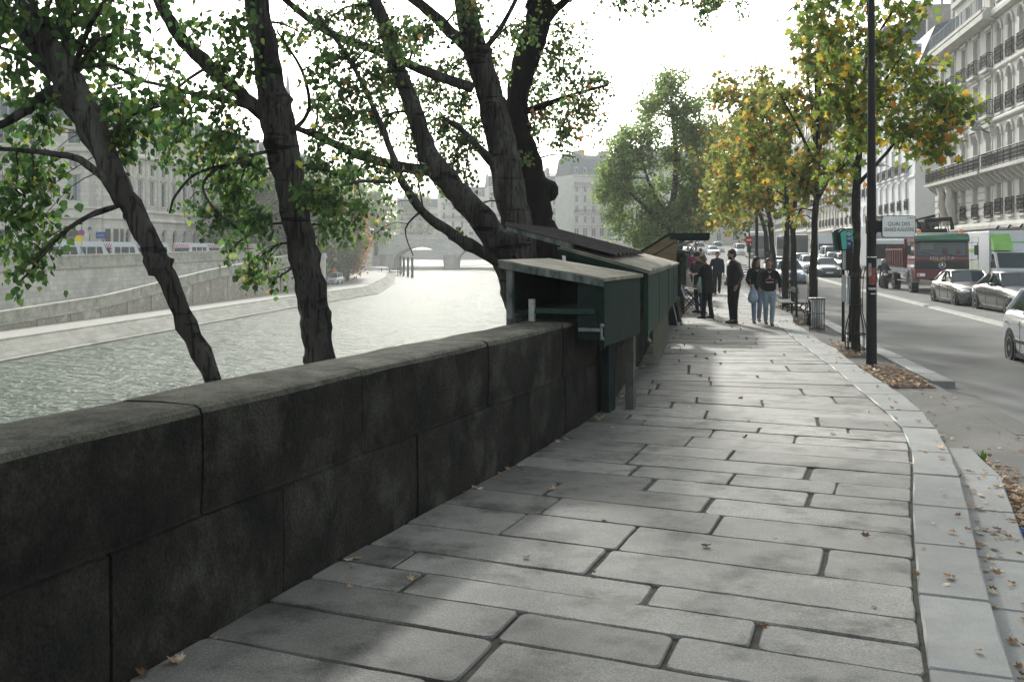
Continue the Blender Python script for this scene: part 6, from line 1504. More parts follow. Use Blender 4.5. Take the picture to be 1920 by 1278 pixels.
    for y, x, z in ((yB + .06, wt * .93, zt - .01), (yB - .08, wt * .97, zt + .03), ((yB + yC) / 2, wt * 1.02, H), (yC + .1, wt * .98, zt + .02), (yC - .08, wt * .93, zt - .02)):
        rg.append([(x, y, z - .045), (x * .97, y, z), (x * .6, y, z + .022), (0, y, z + .03), (-x * .6, y, z + .022), (-x * .97, y, z), (-x, y, z - .045)])
    r.loft(rg); r.build('roof', roofc or pm, root)
    pl = MB(); pl.smooth = True
    for s_ in (1, -1):
        pl.tube([V['A', s_], V['B', s_]], .035, 6); pl.tube([V['B', s_], V['M', s_], V['C', s_]], .028, 6); pl.tube([V['C', s_], V['D', s_]], .06, 6)
        x, y, z = V['M', s_]; pl.tube([(x, y, z), (V['N', s_][0], y - .05, belt)], .035, 6)
    pl.build('pillar', pm, root)
    add_wheels(root, wr_, .21, w_ + .012, axl)
    for s_ in (1, -1):
        b = MB(); b.smooth = True; b.ell((s_ * w_ * .74, h2 - .17, hood - .27), (w_ * .2, .16, .085), 12, 8, Matrix.Identity(4)); b.build('headlight', M_LAMPG, root)
        b = MB(); b.smooth = True; b.ell((s_ * (w_ + .1), yA - .28, belt + .06), (.1, .06, .075), 10, 6); b.tube([(s_ * w_ * .95, yA - .28, belt), (s_ * (w_ + .05), yA - .28, belt + .03)], .025, 5); b.build('mirror', pm, root)
        b = MB(); b.smooth = True; b.ell((s_ * w_ * .74, -h2 + .1, belt - .15), (w_ * .12, .08, .08), 10, 6); b.build('tail_light', M_RED, root)
        for y in ((yB + yC) / 2 + .05, (yB + yC) / 2 - .85):
            b = MB(); b.box(s_ * w_ - .005, s_ * w_ + .022, y - .1, y + .06, hood - .17, hood - .13); b.build('door_handle', M_CHROME if s_ else pm, root)
    b = MB(); b.box(-w_ * .45, w_ * .45, h2 - .03, h2 + .012, .42, .62, c=.02); b.m = 1
    for z in (.47, .52, .57): b.box(-w_ * .4, w_ * .4, h2 + .01, h2 + .02, z - .008, z + .008)
    b.build('grille', [M_BLACKP, M_CHROME], root)
    b = MB(); b.box(-w_ * .62, w_ * .62, h2 - .12, h2 - .005, .24, .37, c=.02); b.build('lower_intake', M_BLACKP, root)
    if plate:
        b = MB(); b.box(-.26, .26, h2 + .02, h2 + .032, .36, .47); b.m = 1; b.box(-.26, -.21, h2 + .03, h2 + .034, .362, .468); b.build('number_plate', [M_WHITE, mat('sign_blue', (.05, .08, .3))], root)
    b = MB()
    for s_ in (1, -1):
        for y in (yA - .15, (yB + yC) / 2 - .02, (yB + yC) / 2 - .95):
            if y > -h2 + .9: b.box(s_ * w_ - .004, s_ * w_ + .0035, y - .006, y + .006, .3, hood - .08)
        b.box(s_ * w_ * .99 - .01, s_ * w_ * .99 + .012, axl[1] + .4, axl[0] - .4, .2, .27)
    b.build('door_seam', M_BLACKP, root)
    return root
P_GREY = paint('paint_bronze_grey', (.075, .072, .068), .45); P_DARK = paint('paint_graphite', (.1, .105, .115), .6); P_WHITE = paint('paint_white', (.62, .64, .65), .0); P_SILV = paint('paint_silver', (.42, .43, .43), .5)
P_BLUE = paint('paint_blue_grey', (.17, .23, .28), .3); P_BLK = paint('paint_black', (.02, .022, .025), .2); P_GRN = paint('paint_dark_green', (.04, .08, .08), .3); P_REDV = paint('paint_red', (.45, .03, .03), 0)
RZ0 = PI - math.atan(.18)     # facing the camera along the road
RR = lambda Y: gz(Y) + .03
car('bronze grey saloon with dark roof, front car of the queue beside the lorry', (17.9, 39.2, RR(39)), RZ0 + .03, P_GREY, 4.6, 1.78, 1.42, .93, .98, roofc=P_BLK)
car('second bronze grey saloon nearer the camera, cut by the frame edge', (17.35, 34.1, RR(34)), RZ0 + .05, P_GREY, 4.8, 1.84, 1.46, .95, 1.0, roofc=P_DARK)
# pale hatchback at the frame edge
hb = car('white hatchback driving past at the right frame edge', (10.3, 18.0, RR(18)), RZ0 - .03, P_WHITE, 4.2, 1.75, 1.52, .98, style='hatch', wr_=.33)
b = MB()
for s_ in (1, -1): b.box(s_ * .875 - .01, s_ * .875 + .02, -.95, .95, .48, .54, c=.005)
b.build('side_moulding', M_BLACKP, hb)
car('blue grey car heading towards us behind the two plane trunks', ((1487 - 960) / F * 59, 60, RR(59)), RZ0, P_BLUE, 4.3, 1.75, 1.46, style='hatch')
car('white car with dark bumper in the middle lane behind the second tree', ((1527 - 960) / F * 76, 77, RR(76)), RZ0, P_WHITE, 4.1, 1.7, 1.46, style='hatch')
car('small dark green saloon with pale bonnet left of the bus stop', ((1562 - 960) / F * 68, 69.5, RR(68)), RZ0, P_GRN, 4.1, 1.65, 1.4)
car('dark car parked beyond the bus stop at right', ((1592 - 960) / F * 84, 85, RR(84)), RZ0, P_BLK, 4.2, 1.75, 1.46, style='hatch')
car('white van with roof rack behind the green saloon', ((1564 - 960) / F * 98, 99, RR(98)), RZ0, P_WHITE, 4.9, 1.9, 1.95, 1.1, style='van', cat='van', name='parked_van')
c0_ = car('silver car behind the white car in the queue', ((1512 - 960) / F * 86, 87, RR(86)), RZ0, P_SILV, 4.3, 1.75, 1.45)
copy_tree(c0_, None, ((1572 - 960) / F * 90, 91, RR(90)), RZ0, 'silver car in the right lane just before the white van')
wc = car('white car whose bonnet shows between the women and the second trunk', ((1462 - 960) / F * 70, 71, RR(70)), RZ0, P_WHITE, 4.4, 1.75, 1.46)
wv = car('white van parked farthest right of the far group by the kerb', (.2292 * 150, 150, RR(150)), RZ0 + .1, P_WHITE, 4.6, 1.85, 1.85, 1.05, style='van', cat='van', name='parked_van')
copy_tree(wv, None, (.2065 * 172, 172, RR(172)), RZ0 + .1, 'white van behind the low white car, far down the road')
copy_tree(wv, None, (.1885 * 168, 168, RR(168)), RZ0 + .1, 'white van left of the low white car, far down the road')
copy_tree(wc, None, (.2020 * 152, 152, RR(152)), RZ0 + .1, 'low white car leading the far group of parked vehicles')
copy_tree(c0_, None, (.1765 * 175, 175, RR(175)), RZ0 + .1, 'pale car at the left end of the far group')
for i, (px, py) in enumerate([(1063, 437), (1085, 440), (1046, 441), (1128, 440), (1100, 443), (1155, 441), (1180, 446), (1010, 440), (1215, 452), (1240, 455)]):
    Y = 300 + (i * 37) % 30; o = copy_tree([wc, c0_, wv][i % 3], None, ((px - 960) / F * Y, Y, lift(Y) - .25), 1.2 + i * .5)
    tag(o, 'hazy car waiting at the bridge head', 'car', 'cars in the haze at the bridge head')
for i in range(7):
    o = copy_tree([wc, c0_, wv][i % 3], None, (-34 + i * 7.2, 348 + (i % 3) * 3, 5.2), PI / 2)
    tag(o, 'faint car crossing the hazy bridge', 'car', 'cars crossing the hazy bridge')
rb = car('red van glimpsed in the haze at the bridge head', ((1112 - 960) / F * 318, 318, lift(318) - .3), 1.4, P_REDV, 7, 2.3, 2.9, 1.5, style='van', cat='van', name='red_van', wr_=.45)

# generic boxy bus or coach
def coach(label, loc, rz, L, W, H, body, low, cat='bus', name='coach', wr_=.48, visor=None):
    r = empty(name, loc, rz, label, cat); h = L / 2; w_ = W / 2
    b = MB(); b.box(-w_, w_, -h, h, .35, H, c=.14); b.build('body', body, r)
    b = MB(); b.box(-w_ + .12, w_ - .12, h - .05, h + .03, H * .38, H * .86, c=.03); b.build('windscreen', M_CARGLASS, r)
    b = MB(); b.box(-w_ - .015, w_ + .015, -h + .4, h - .5, H * .48, H * .84); b.build('side_window', M_CARGLASS, r)
    b = MB(); b.box(-w_ + .04, w_ - .04, h - .02, h + .05, .32, H * .36, c=.04); b.build('front_panel', low, r)
    for s_ in (1, -1):
        b = MB(); b.ell((s_ * w_ * .76, h + .05, .75), (.17, .05, .1), 10, 6); b.build('headlight', M_LAMPG, r)
        b = MB(); b.tube([(s_ * w_ * .9, h, H * .85), (s_ * (w_ + .25), h + .15, H * .8), (s_ * (w_ + .28), h + .15, H * .55)], .03, 5).box(s_ * (w_ + .28) - .1, s_ * (w_ + .28) + .1, h + .1, h + .18, H * .5, H * .68, c=.02); b.build('mirror', M_BLACKP, r)
        b = MB(); b.tube([(s_ * .15, h + .05, H * .385), (s_ * .75, h + .045, H * .46)], .014, 4); b.build('wiper', M_BLACKP, r)
    b = MB(); b.tube([(-.3, h + .055, H * .3), (0, h + .06, H * .25), (.3, h + .055, H * .3)], .025, 5); b.build('badge', M_CHROME, r)
    add_wheels(r, wr_, .28, w_ + .01, (h - 2.2, -h + 2.4)); return r
coach('grey touring coach with large windscreen behind the thin plane trunks', ((1441 - 960) / F * 125, 131, RR(125)), RZ0, 12, 2.5, 3.5, P_SILV, paint('paint_taupe', (.1, .095, .09)))
coach('black bus between the two middle plane trunks', ((1509 - 960) / F * 108, 113, RR(108)), RZ0, 11, 2.4, 3.1, P_BLK, P_BLK)
# pale box vans
def boxvan(label, loc, rz, bh=3.15, L=5.1, W=2.15, deco=True):
    r = empty('box_van', loc, rz, label, 'van'); w_ = W / 2
    b = MB(); b.box(-w_, w_, -L, 0, .75, bh, c=.04); bx = b.build('cargo_box', mat('box_white', (.6, .63, .65), (.55, .58, .6), .6, .35), r)
    b = MB(); b.box(-w_ + .06, w_ - .06, -L + .1, 1.2, .45, .75); b.build('chassis', M_BLACKP, r)
    b = MB(); b.smooth = False; cw = w_ * .93
    b.prism([(0, .55), (1.75, .5), (1.85, .75), (1.75, 1.12), (1.15, 1.28), (.55, 2.1), (0.02, 2.15)], -cw, cw, 'x'); b.build('cab', mat('box_white', (.6, .63, .65)), r)
    b = MB(); b.add([(-cw + .08, 1.15, 1.31), (cw - .08, 1.15, 1.31), (cw - .12, .6, 2.06), (-cw + .12, .6, 2.06)], [(0, 1, 2, 3)]); b.build('windscreen', M_CARGLASS, r)
    for s_ in (1, -1):
        b = MB(); pts = [(s_ * (cw + .004), .95, 1.3), (s_ * (cw + .004), .12, 1.3), (s_ * (cw + .004), .12, 2.0), (s_ * (cw + .004), .5, 2.0)]; b.add(pts, [(0, 1, 2, 3) if s_ > 0 else (3, 2, 1, 0)]); b.build('door_window', M_CARGLASS, r)
        b = MB(); b.box(s_ * (cw + .2) - .09, s_ * (cw + .2) + .09, 1.0, 1.08, 1.3, 1.62, c=.02).tube([(s_ * cw, .95, 1.35), (s_ * (cw + .2), 1.04, 1.4)], .02, 5); b.build('mirror', M_BLACKP, r)
        b = MB(); b.ell((s_ * cw * .76, 1.78, .95), (.16, .08, .12), 10, 6); b.build('headlight', M_LAMPG, r)
    add_wheels(r, .34, .22, cw + .03, (1.05, -L + 1.0))
    if deco:
        G = mat('leaf_green', (.16, .42, .06), (.25, .5, .12), 2, .4); G2 = mat('pale_green', (.42, .52, .3), (.6, .64, .55), 1.5, .4)
        b = MB(); n = 10   # green air deflector above the cab and sweep on the side
        b.loft([[(-w_ + .05 + .1 * math.sin(i / n * PI), .02 + .55 * (1 - i / n) ** .7, 2.16 + (bh - 2.3) * i / n), (-w_ * .35 - .25 * i / n, .02 + .5 * (1 - i / n) ** .7, 2.16 + (bh - 2.3) * i / n)] for i in range(n + 1)], closed=False); b.build('deflector', G, r) if False else None
        b = MB(); b.prism([(.005, 2.16), (.62, 2.17), (.5, 2.45), (.2, 2.8), (.005, bh - .15)], w_ - .95, w_ - .06, 'x'); b.build('deflector', G, r)
        for s_ in (1, -1):
            x = s_ * (w_ + .003); b = MB(); b.add([(x, -L + .1, .85), (x, -.5, .85), (x, -.3, 1.3), (x, -L + .1, 1.75)], [(0, 1, 2, 3) if s_ > 0 else (3, 2, 1, 0)]); b.build('green_panel', G2, r)
            b = MB(); b.add([(x, -L + .4, 2.05), (x, -L + 2.6, 2.05), (x, -L + 2.6, 2.25), (x, -L + .4, 2.25)], [(0, 1, 2, 3) if s_ > 0 else (3, 2, 1, 0)]); b.build('green_stripe', G, r)
            b = MB(); b.box(x - .01, x + .01, -1.9, -1.88, .85, 2.85).box(x - .01, x + .01, -3.1, -3.08, .85, 2.85).box(x - .01, x + .01, -3.1, -1.9, 2.85, 2.87); b.build('side_door_seam', M_ZINC, r)
        b = MB(); b.box(-.6, .1, .003, .01, 2.55, 2.62); b.build('green_script', G, r)
    return r
boxvan('tall white and green delivery box van at the right edge behind the saloons', (24.05 + 1.06, 50.0, RR(50)), RZ0)
boxvan('plain pale box van far down the road between two trunks', ((1548 - 960) / F * 118, 118, RR(118)), RZ0, deco=False)
# pale curtain-sided lorry partly hidden by the tipper
lb = empty('curtain_lorry', (23.6, 62.5, RR(62)), RZ0, 'pale sheeted lorry standing just behind the dark red tipper', 'lorry')
b = MB(); b.box(-1.2, 1.2, -6, 0, 1.0, 3.6, c=.05); b.build('load_cover', mat('pale_canvas', (.4, .42, .44), (.33, .35, .38), 1.0, .6), lb)
b = MB(); b.box(-1.15, 1.15, .1, 1.9, .6, 2.7, c=.12); b.build('cab', P_WHITE, lb); b = MB(); b.box(-1.05, 1.05, 1.88, 1.92, 1.5, 2.4); b.build('windscreen', M_CARGLASS, lb)
b = MB(); b.box(-.5, .5, -6, 1.2, .6, 1.0); b.build('chassis', M_BLACKP, lb); add_wheels(lb, .48, .28, 1.2, (1.1, -4.6))

# ---- dark red tipper lorry
MRON = mat('lorry_maroon', (.11, .01, .014), None, rough=.4, coat=.25); MRED2 = mat('faded_maroon', (.15, .045, .045), (.09, .028, .03), 3, .6)
tk = empty('tipper_lorry', (20.55 - .0, 47.6, RR(48)), RZ0 + .0, 'dark red tipper lorry with green sun visor and orange beacons', 'lorry')
cw = 1.22
b = MB(); b.smooth = False
cabp = [(-1.75, 1.0), (-.02, 1.0), (.02, 1.75), (-.1, 2.72), (-.28, 2.92), (-1.65, 2.95), (-1.75, 2.8)]
b.prism(cabp, -cw, cw, 'x'); b.build('cab', MRON, tk)
b = MB(); b.box(-cw + .0, cw - .0, -.5, .06, .78, 1.28, c=.04); b.build('bumper', MRON, tk)
b = MB(); b.box(-cw - .01, cw + .01, -.2, .05, 1.26, 1.66, c=.03); b.m = 1
for k in range(5): b.box(-cw * .8, cw * .8, .045, .058, 1.3 + k * .07, 1.315 + k * .07)
b.build('grille', [M_BLACKP, M_DARK], tk)
b = MB(); b.add([(-cw + .1, .015, 1.9), (cw - .1, .015, 1.9), (cw - .12, -.075, 2.62), (-cw + .12, -.075, 2.62)], [(0, 1, 2, 3)])
b.v = [(x, y + .008, z) for x, y, z in b.v]; b.build('windscreen', M_CARGLASS, tk)
b = MB(); b.tube([(-cw + .1, .03, 1.9), (cw - .1, .03, 1.9), (cw - .12, -.06, 2.62), (-cw + .12, -.06, 2.62), (-cw + .1, .03, 1.9)], .02, 5); b.build('screen_seal', M_BLACKP, tk)
for k, (x, w2) in enumerate(((-.5, .5), (.35, .6))):
    b = MB(); b.tube([(x, .05, 1.92), (x + w2, .03, 2.1)], .012, 4); b.build('wiper', M_BLACKP, tk)
# papers and bright vests behind the screen, seen through the glass in the photo
b = MB(); b.add([(.35, .045, 2.2), (.98, .045, 2.2), (.96, -.02, 2.56), (.35, -.02, 2.56)], [(0, 1, 2, 3)][::-1]); b.build('screen_card', mat('screen_card', (.1, .11, .11), None, rough=.4), tk)
b = MB(); b.box(-.25, -.05, .02, .035, 1.98, 2.25).box(-.8, -.65, .02, .035, 1.98, 2.2); b.build('orange_vest', mat('vest_orange', (.16, .06, .05), (.12, .1, .1), 9), tk)
b = MB(); b.smooth = True; b.prism([(-.02, 2.6), (.16, 2.6), (.2, 2.72), (.1, 2.88), (-.12, 2.98), (-.3, 2.98), (-.3, 2.9)], -cw + .02, cw - .02, 'x'); b.build('sun_visor', paint('visor_green', (.012, .12, .055), 0), tk)
b = MB(); b.box(-cw + .04, cw - .04, -1.6, -.1, 2.96, 3.02, c=.025); b.build('roof_panel', mat('pale_roof', (.5, .5, .45), None, rough=.5), tk)
for x in (-.95, .95):
    b = MB(); b.tube([(x, -.4, 3.0), (x, -.4, 3.08), (x, -.4, 3.17), (x, -.4, 3.2)], [.09, .1, .085, .03], 10); b.build('beacon', M_ORANGE, tk)
R_ = .14
b = MB(); b.tube([(math.cos(2 * PI * i / 28) * R_, .065, 1.46 + math.sin(2 * PI * i / 28) * R_) for i in range(29)], .013, 5, False)
for a in (PI / 2, PI / 2 + 2 * PI / 3, PI / 2 + 4 * PI / 3):
    e = (math.cos(a) * R_, .065, 1.46 + math.sin(a) * R_); c_ = Vector((0, .07, 1.46)); pn = Vector((-math.sin(a), 0, math.cos(a))) * .03
    b.add([c_ + pn, Vector(e), c_ - pn, c_ + Vector((0, .02, 0))], [(0, 1, 3), (1, 2, 3), (2, 1, 0)])
b.build('emblem', M_CHROME, tk)
text('EDL•M.T.P', 'lettering', .2, mat('letter_silver', (.5, .5, .48), None, rough=.4), tk, (0, .035, 1.79), (PI / 2, 0, PI), .004, sx=1.25)
text('ERNEZ', 'lettering', .12, mat('letter_yellow', (.45, .3, .03), None), tk, (0.1, .048, 1.685), (PI / 2, 0, PI), .004, sx=1.4)
for s_ in (1, -1):
    b = MB(); b.box(s_ * .95 - .18, s_ * .95 + .18, .05, .085, .93, 1.08, c=.02); b.m = 1; b.box(s_ * .95 + .05, s_ * .95 + .16, .085, .09, .95, 1.06); b.build('headlight', [M_LAMPG, M_ORANGE], tk)
    b = MB(); b.tube([(s_ * cw, -.1, 2.55), (s_ * (cw + .35), .1, 2.55), (s_ * (cw + .37), .1, 1.75), (s_ * cw, -.05, 1.7)], .018, 5); b.build('mirror_arm', M_DARK, tk)
    b = MB(); b.box(s_ * (cw + .3) - .1, s_ * (cw + .3) + .1, .08, .15, 1.95, 2.42, c=.03); b.build('mirror', M_BLACKP, tk)
    b = MB(); x = s_ * (cw + .004); b.add([(x, -.18, 1.9), (x, -1.15, 1.9), (x, -1.15, 2.6), (x, -.3, 2.6)], [(0, 1, 2, 3) if s_ > 0 else (3, 2, 1, 0)]); b.build('door_window', M_CARGLASS, tk)
    b = MB(); n = 10; yc = -1.05
    b.loft([[(s_ * (cw + .06), yc + math.cos(PI * i / n) * .68, .62 + math.sin(PI * i / n) * .68), (s_ * (cw - .3), yc + math.cos(PI * i / n) * .68, .62 + math.sin(PI * i / n) * .68), (s_ * (cw - .3), yc + math.cos(PI * i / n) * .6, .62 + math.sin(PI * i / n) * .6), (s_ * (cw + .06), yc + math.cos(PI * i / n) * .6, .62 + math.sin(PI * i / n) * .6)] for i in range(n + 1)]); b.build('mudguard', mat('grey_guard', (.25, .26, .26), None), tk)
    b = MB(); b.box(s_ * (cw + .02) - .03, s_ * (cw + .02) + .03, -3.9, -1.9, .62, .68).box(s_ * (cw + .02) - .03, s_ * (cw + .02) + .03, -3.9, -1.9, 1.0, 1.05); b.build('side_guard', M_ZINC, tk)
b = MB(); b.box(-.45, .45, -6.6, -.3, .72, 1.0); b.build('chassis', M_BLACKP, tk)
b = MB(); b.box(-cw, cw, -6.8, -2.45, 1.28, 1.42); b.box(-cw, cw, -2.5, -2.4, 1.28, 2.75)
for s_ in (1, -1):
    b.box(s_ * cw - .03, s_ * cw + .03, -6.8, -2.45, 1.42, 2.2)
    for k in range(8): y = -6.75 + k * .6; b.box(s_ * (cw + .05) - .04, s_ * (cw + .05) + .04, y, y + .1, 1.35, 2.2)
    b.box(s_ * (cw + .04) - .05, s_ * (cw + .04) + .05, -6.8, -2.45, 2.18, 2.26)
b.box(-cw, cw, -6.85, -6.78, 1.3, 2.4); b.build('tipper_body', MRED2, tk)
b = MB(); b.smooth = False; b.tube([(0, -2.1, 1.0), (0, -2.1, 3.0), (.3, -2.0, 3.65), (-.9, -2.1, 3.75), (-1.0, -2.1, 3.2)], [.18, .15, .13, .12, .1], 7); b.tube([(.2, -2.2, 2.8), (.7, -2.2, 3.7), (-.2, -2.2, 3.9)], .08, 6)
for k in range(5): b.tube([(-.8 + k * .35, -2.0, 3.1), (-.7 + k * .33, -1.9, 3.5 + .2 * (k % 2)), (-.6 + k * .3, -2.0, 3.2)], .03, 4)
b.box(-.7, .7, -2.35, -1.85, 2.95, 3.25, c=.04); b.build('crane', M_DARK, tk)
b = MB(); b.box(-.26, .26, .062, .07, .82, .92); b.build('number_plate', M_WHITE, tk)
add_wheels(tk, .52, .3, cw + .0, (-1.05, -5.2, ))
# scooter rider left of the lorry
p_ = Vector(((1656 - 960) / F * 53.5, 53.5, RR(53.5)))
mo = empty('motor_scooter', p_, RZ0, 'dark motor scooter beside the lorry with its rider', 'scooter')
b = MB(); b.smooth = True; b.loft([[(x * w_ / 2, y, z0_ + (z1_ - z0_) * t) for x, t in ((0, 0), (.8, .1), (1, .5), (.8, .9), (0, 1), (-.8, .9), (-1, .5), (-.8, .1))] for y, w_, z0_, z1_ in ((.75, .1, .6, .8), (.6, .35, .4, 1.1), (.35, .42, .28, .95), (.1, .4, .22, .42), (-.25, .38, .25, .78), (-.7, .36, .45, .85), (-.95, .15, .6, .78))]); b.build('body', P_BLK, mo)
b = MB(); b.tube([(-.38, .3, 1.12), (-.1, .42, 1.05), (.1, .42, 1.05), (.38, .3, 1.12)], .02, 6); b.build('handlebar', M_DARK, mo)
b = MB(); b.add([(-.2, .5, 1.05), (.2, .5, 1.05), (.15, .35, 1.45), (-.15, .35, 1.45)], [(0, 1, 2, 3)]); b.build('windshield', M_CARGLASS, mo)
b = MB(); b.ell((0, .72, .85), (.12, .05, .07), 8, 6); b.build('headlight', M_LAMPG, mo)
a_, b_, c_ = wheel_meshes(.3, .14)
for y in (.7, -.6): inst(a_, 'wheel', mo, (0, y, .3))

# ---- police vans on the far quay (rear ends at left)
def stripes(mb, x0, x1, z0, z1, y, n=6, slope=.5):
    for i in range(-2, n + 1):
        a0 = x0 + (x1 - x0) * i / n; wd_ = (x1 - x0) / n * .5
        P_ = [(a0, z0), (a0 + wd_, z0), (a0 + wd_ + slope * (z1 - z0), z1), (a0 + slope * (z1 - z0), z1)]
        P_ = [(min(max(x, x0), x1), z) for x, z in P_]
        if P_[1][0] - P_[0][0] > .01 or P_[2][0] - P_[3][0] > .01: mb.add([(x, y, z) for x, z in P_], [(0, 1, 2, 3)])
PW = mat('police_white', (.55, .6, .64), (.5, .55, .6), 1, .35, coat=.4); PB = mat('police_blue', (.03, .09, .2), None, rough=.35, coat=.4); PR = mat('police_red', (.5, .05, .06), None, rough=.4)
def police(label, px, Yr):
    X = (px - 960) / F * Yr; r = empty('police_van', (X, Yr, 0), -math.atan(.1), label, 'police van', 'police vans parked along the far quay')
    return X
pv0 = empty('police_van', (0, 0, 0), -math.atan(.1), None, 'police van')
w_ = 1.0
b = MB(); b.smooth = False; b.prism([(0, .4), (6.2, .4), (6.3, .9), (5.75, 1.3), (4.7, 2.35), (4.2, 2.5), (.15, 2.5), (0, 2.35)], -w_, w_, 'x'); b.build('body', PW, pv0)
b = MB(); b.box(-w_ - .01, w_ + .01, .02, 6.0, .7, 1.2); b.build('blue_band', PB, pv0)
for s_ in (1, -1):
    for k, (y0, y1) in enumerate(((.5, 1.6), (1.8, 3.3), (3.5, 4.7))):
        b = MB(); x = s_ * (w_ + .014); q = [(x, y0, 1.3), (x, y1, 1.3), (x, y1 - (.3 if k == 2 else 0), 2.02), (x, y0, 2.02)]; b.add(q, [(0, 1, 2, 3) if s_ > 0 else (3, 2, 1, 0)]); b.build('side_window', M_GLASS, pv0)
b = MB(); b.box(-w_ + .02, w_ - .02, -.02, 0.0, .5, 1.95); b.build('rear_door', PB, pv0)
b = MB(); b.box(-w_ + .16, -.08, -.03, -.02, 1.1, 1.85).box(.08, w_ - .16, -.03, -.02, 1.1, 1.85); b.build('rear_window', M_GLASS, pv0)
b = MB(); b.m = 0; b.box(-w_ + .0, w_ - .0, -.035, -.021, 1.98, 2.4); b.m = 1; stripes(b, -w_, w_, 1.985, 2.395, -.038, 8, .55)
b.m = 0; b.box(-w_, -w_ + .16, -.034, -.0205, .5, 1.98).box(w_ - .16, w_, -.034, -.0205, .5, 1.98); b.m = 1
for s_ in (-1, 1):
    for k in range(5): x0_ = s_ * (w_ - .08) - .08; b.add([(x0_, -.037, .55 + k * .29), (x0_ + .16, -.037, .67 + k * .29), (x0_ + .16, -.037, .81 + k * .29), (x0_, -.037, .69 + k * .29)], [(0, 1, 2, 3)])
b.build('warning_stripes', [M_WHITE, PR], pv0)
b = MB(); b.tube([(0, .25, 2.48), (0, .25, 2.68)], .1, 8); b.build('beacon', PB, pv0)
b = MB(); b.add([(-.9, 4.75, 2.32), (.9, 4.75, 2.32), (.95, 5.72, 1.35), (-.95, 5.72, 1.35)], [(0, 3, 2, 1)]); b.v = [(x, y + .02, z + .02) for x, y, z in b.v]; b.build('windscreen', M_CARGLASS, pv0)
add_wheels(pv0, .36, .24, w_ + .01, (1.1, 5.1))
pl_ = [(50, 'leftmost striped police van, half hidden by hanging leaves'), (105, 'striped police van second from the left, beside the no parking sign'), (174, 'third striped police van, beside the walker in red'), (243, 'police van seen just behind the leaning poplar trunk'), (326, 'fifth striped police van, right of the leaning trunk'), (385, 'sixth police van, mostly behind drooping leaves'), (450, 'last police van before the straight poplar')]
Ys = [84.9, 89.6, 95.8, 103.1, 113.1, 122.5, 134.2]
for i, ((px, lab), Yr) in enumerate(zip(pl_, Ys)):
    X = (px - 960) / F * Yr + .9
    if i == 0: pv0.location = (X, Yr, 0); o = pv0
    else: o = copy_tree(pv0, None, (X, Yr, 0), -math.atan(.1))
    tag(o, lab, 'police van', 'police vans parked along the far quay')
# little van on the lower quay with a warning triangle
p = gnd(625, 533, -3.9); lv = car('small white service van with orange warning triangle on the lower quay', (p.x, p.y + 1.5, -3.9), PI - .1, P_WHITE, 4.2, 1.75, 1.85, 1.05, style='van', cat='van', name='service_van')
b = MB(); b.prism([(-.45, 1.95), (.45, 1.95), (0, 2.75)], .2, .26, 'y'); b.build('warning_triangle', M_ORANGE, lv)
# ================================================================ people
M_SKIN = mat('skin', (.36, .21, .15), (.3, .17, .12), 8, .6)
def apply_mesh(o, mods):
    for t, kw in mods:
        m = o.modifiers.new('m', t)
        for k, v in kw.items(): setattr(m, k, v)
    bpy.context.view_layer.update()
    me = bpy.data.meshes.new_from_object(o.evaluated_get(bpy.context.evaluated_depsgraph_get())); o.modifiers.clear()
    old = o.data; mats = list(old.materials); o.data = me; bpy.data.meshes.remove(old); me.materials.clear()
    for q in mats: me.materials.append(q)
    me.polygons.foreach_set('use_smooth', [True] * len(me.polygons)); me.update(); return o
def melt(mb, name, m, parent, vox):
    o = mb.build(name, m, parent)
    return apply_mesh(o, [('REMESH', dict(mode='VOXEL', voxel_size=vox)), ('SMOOTH', dict(factor=.5, iterations=2))])
def ering(c, rx, ry, n=14, up=None):
    return [(c[0] + math.cos(2 * PI * j / n) * rx, c[1] + math.sin(2 * PI * j / n) * ry, c[2]) for j in range(n)]
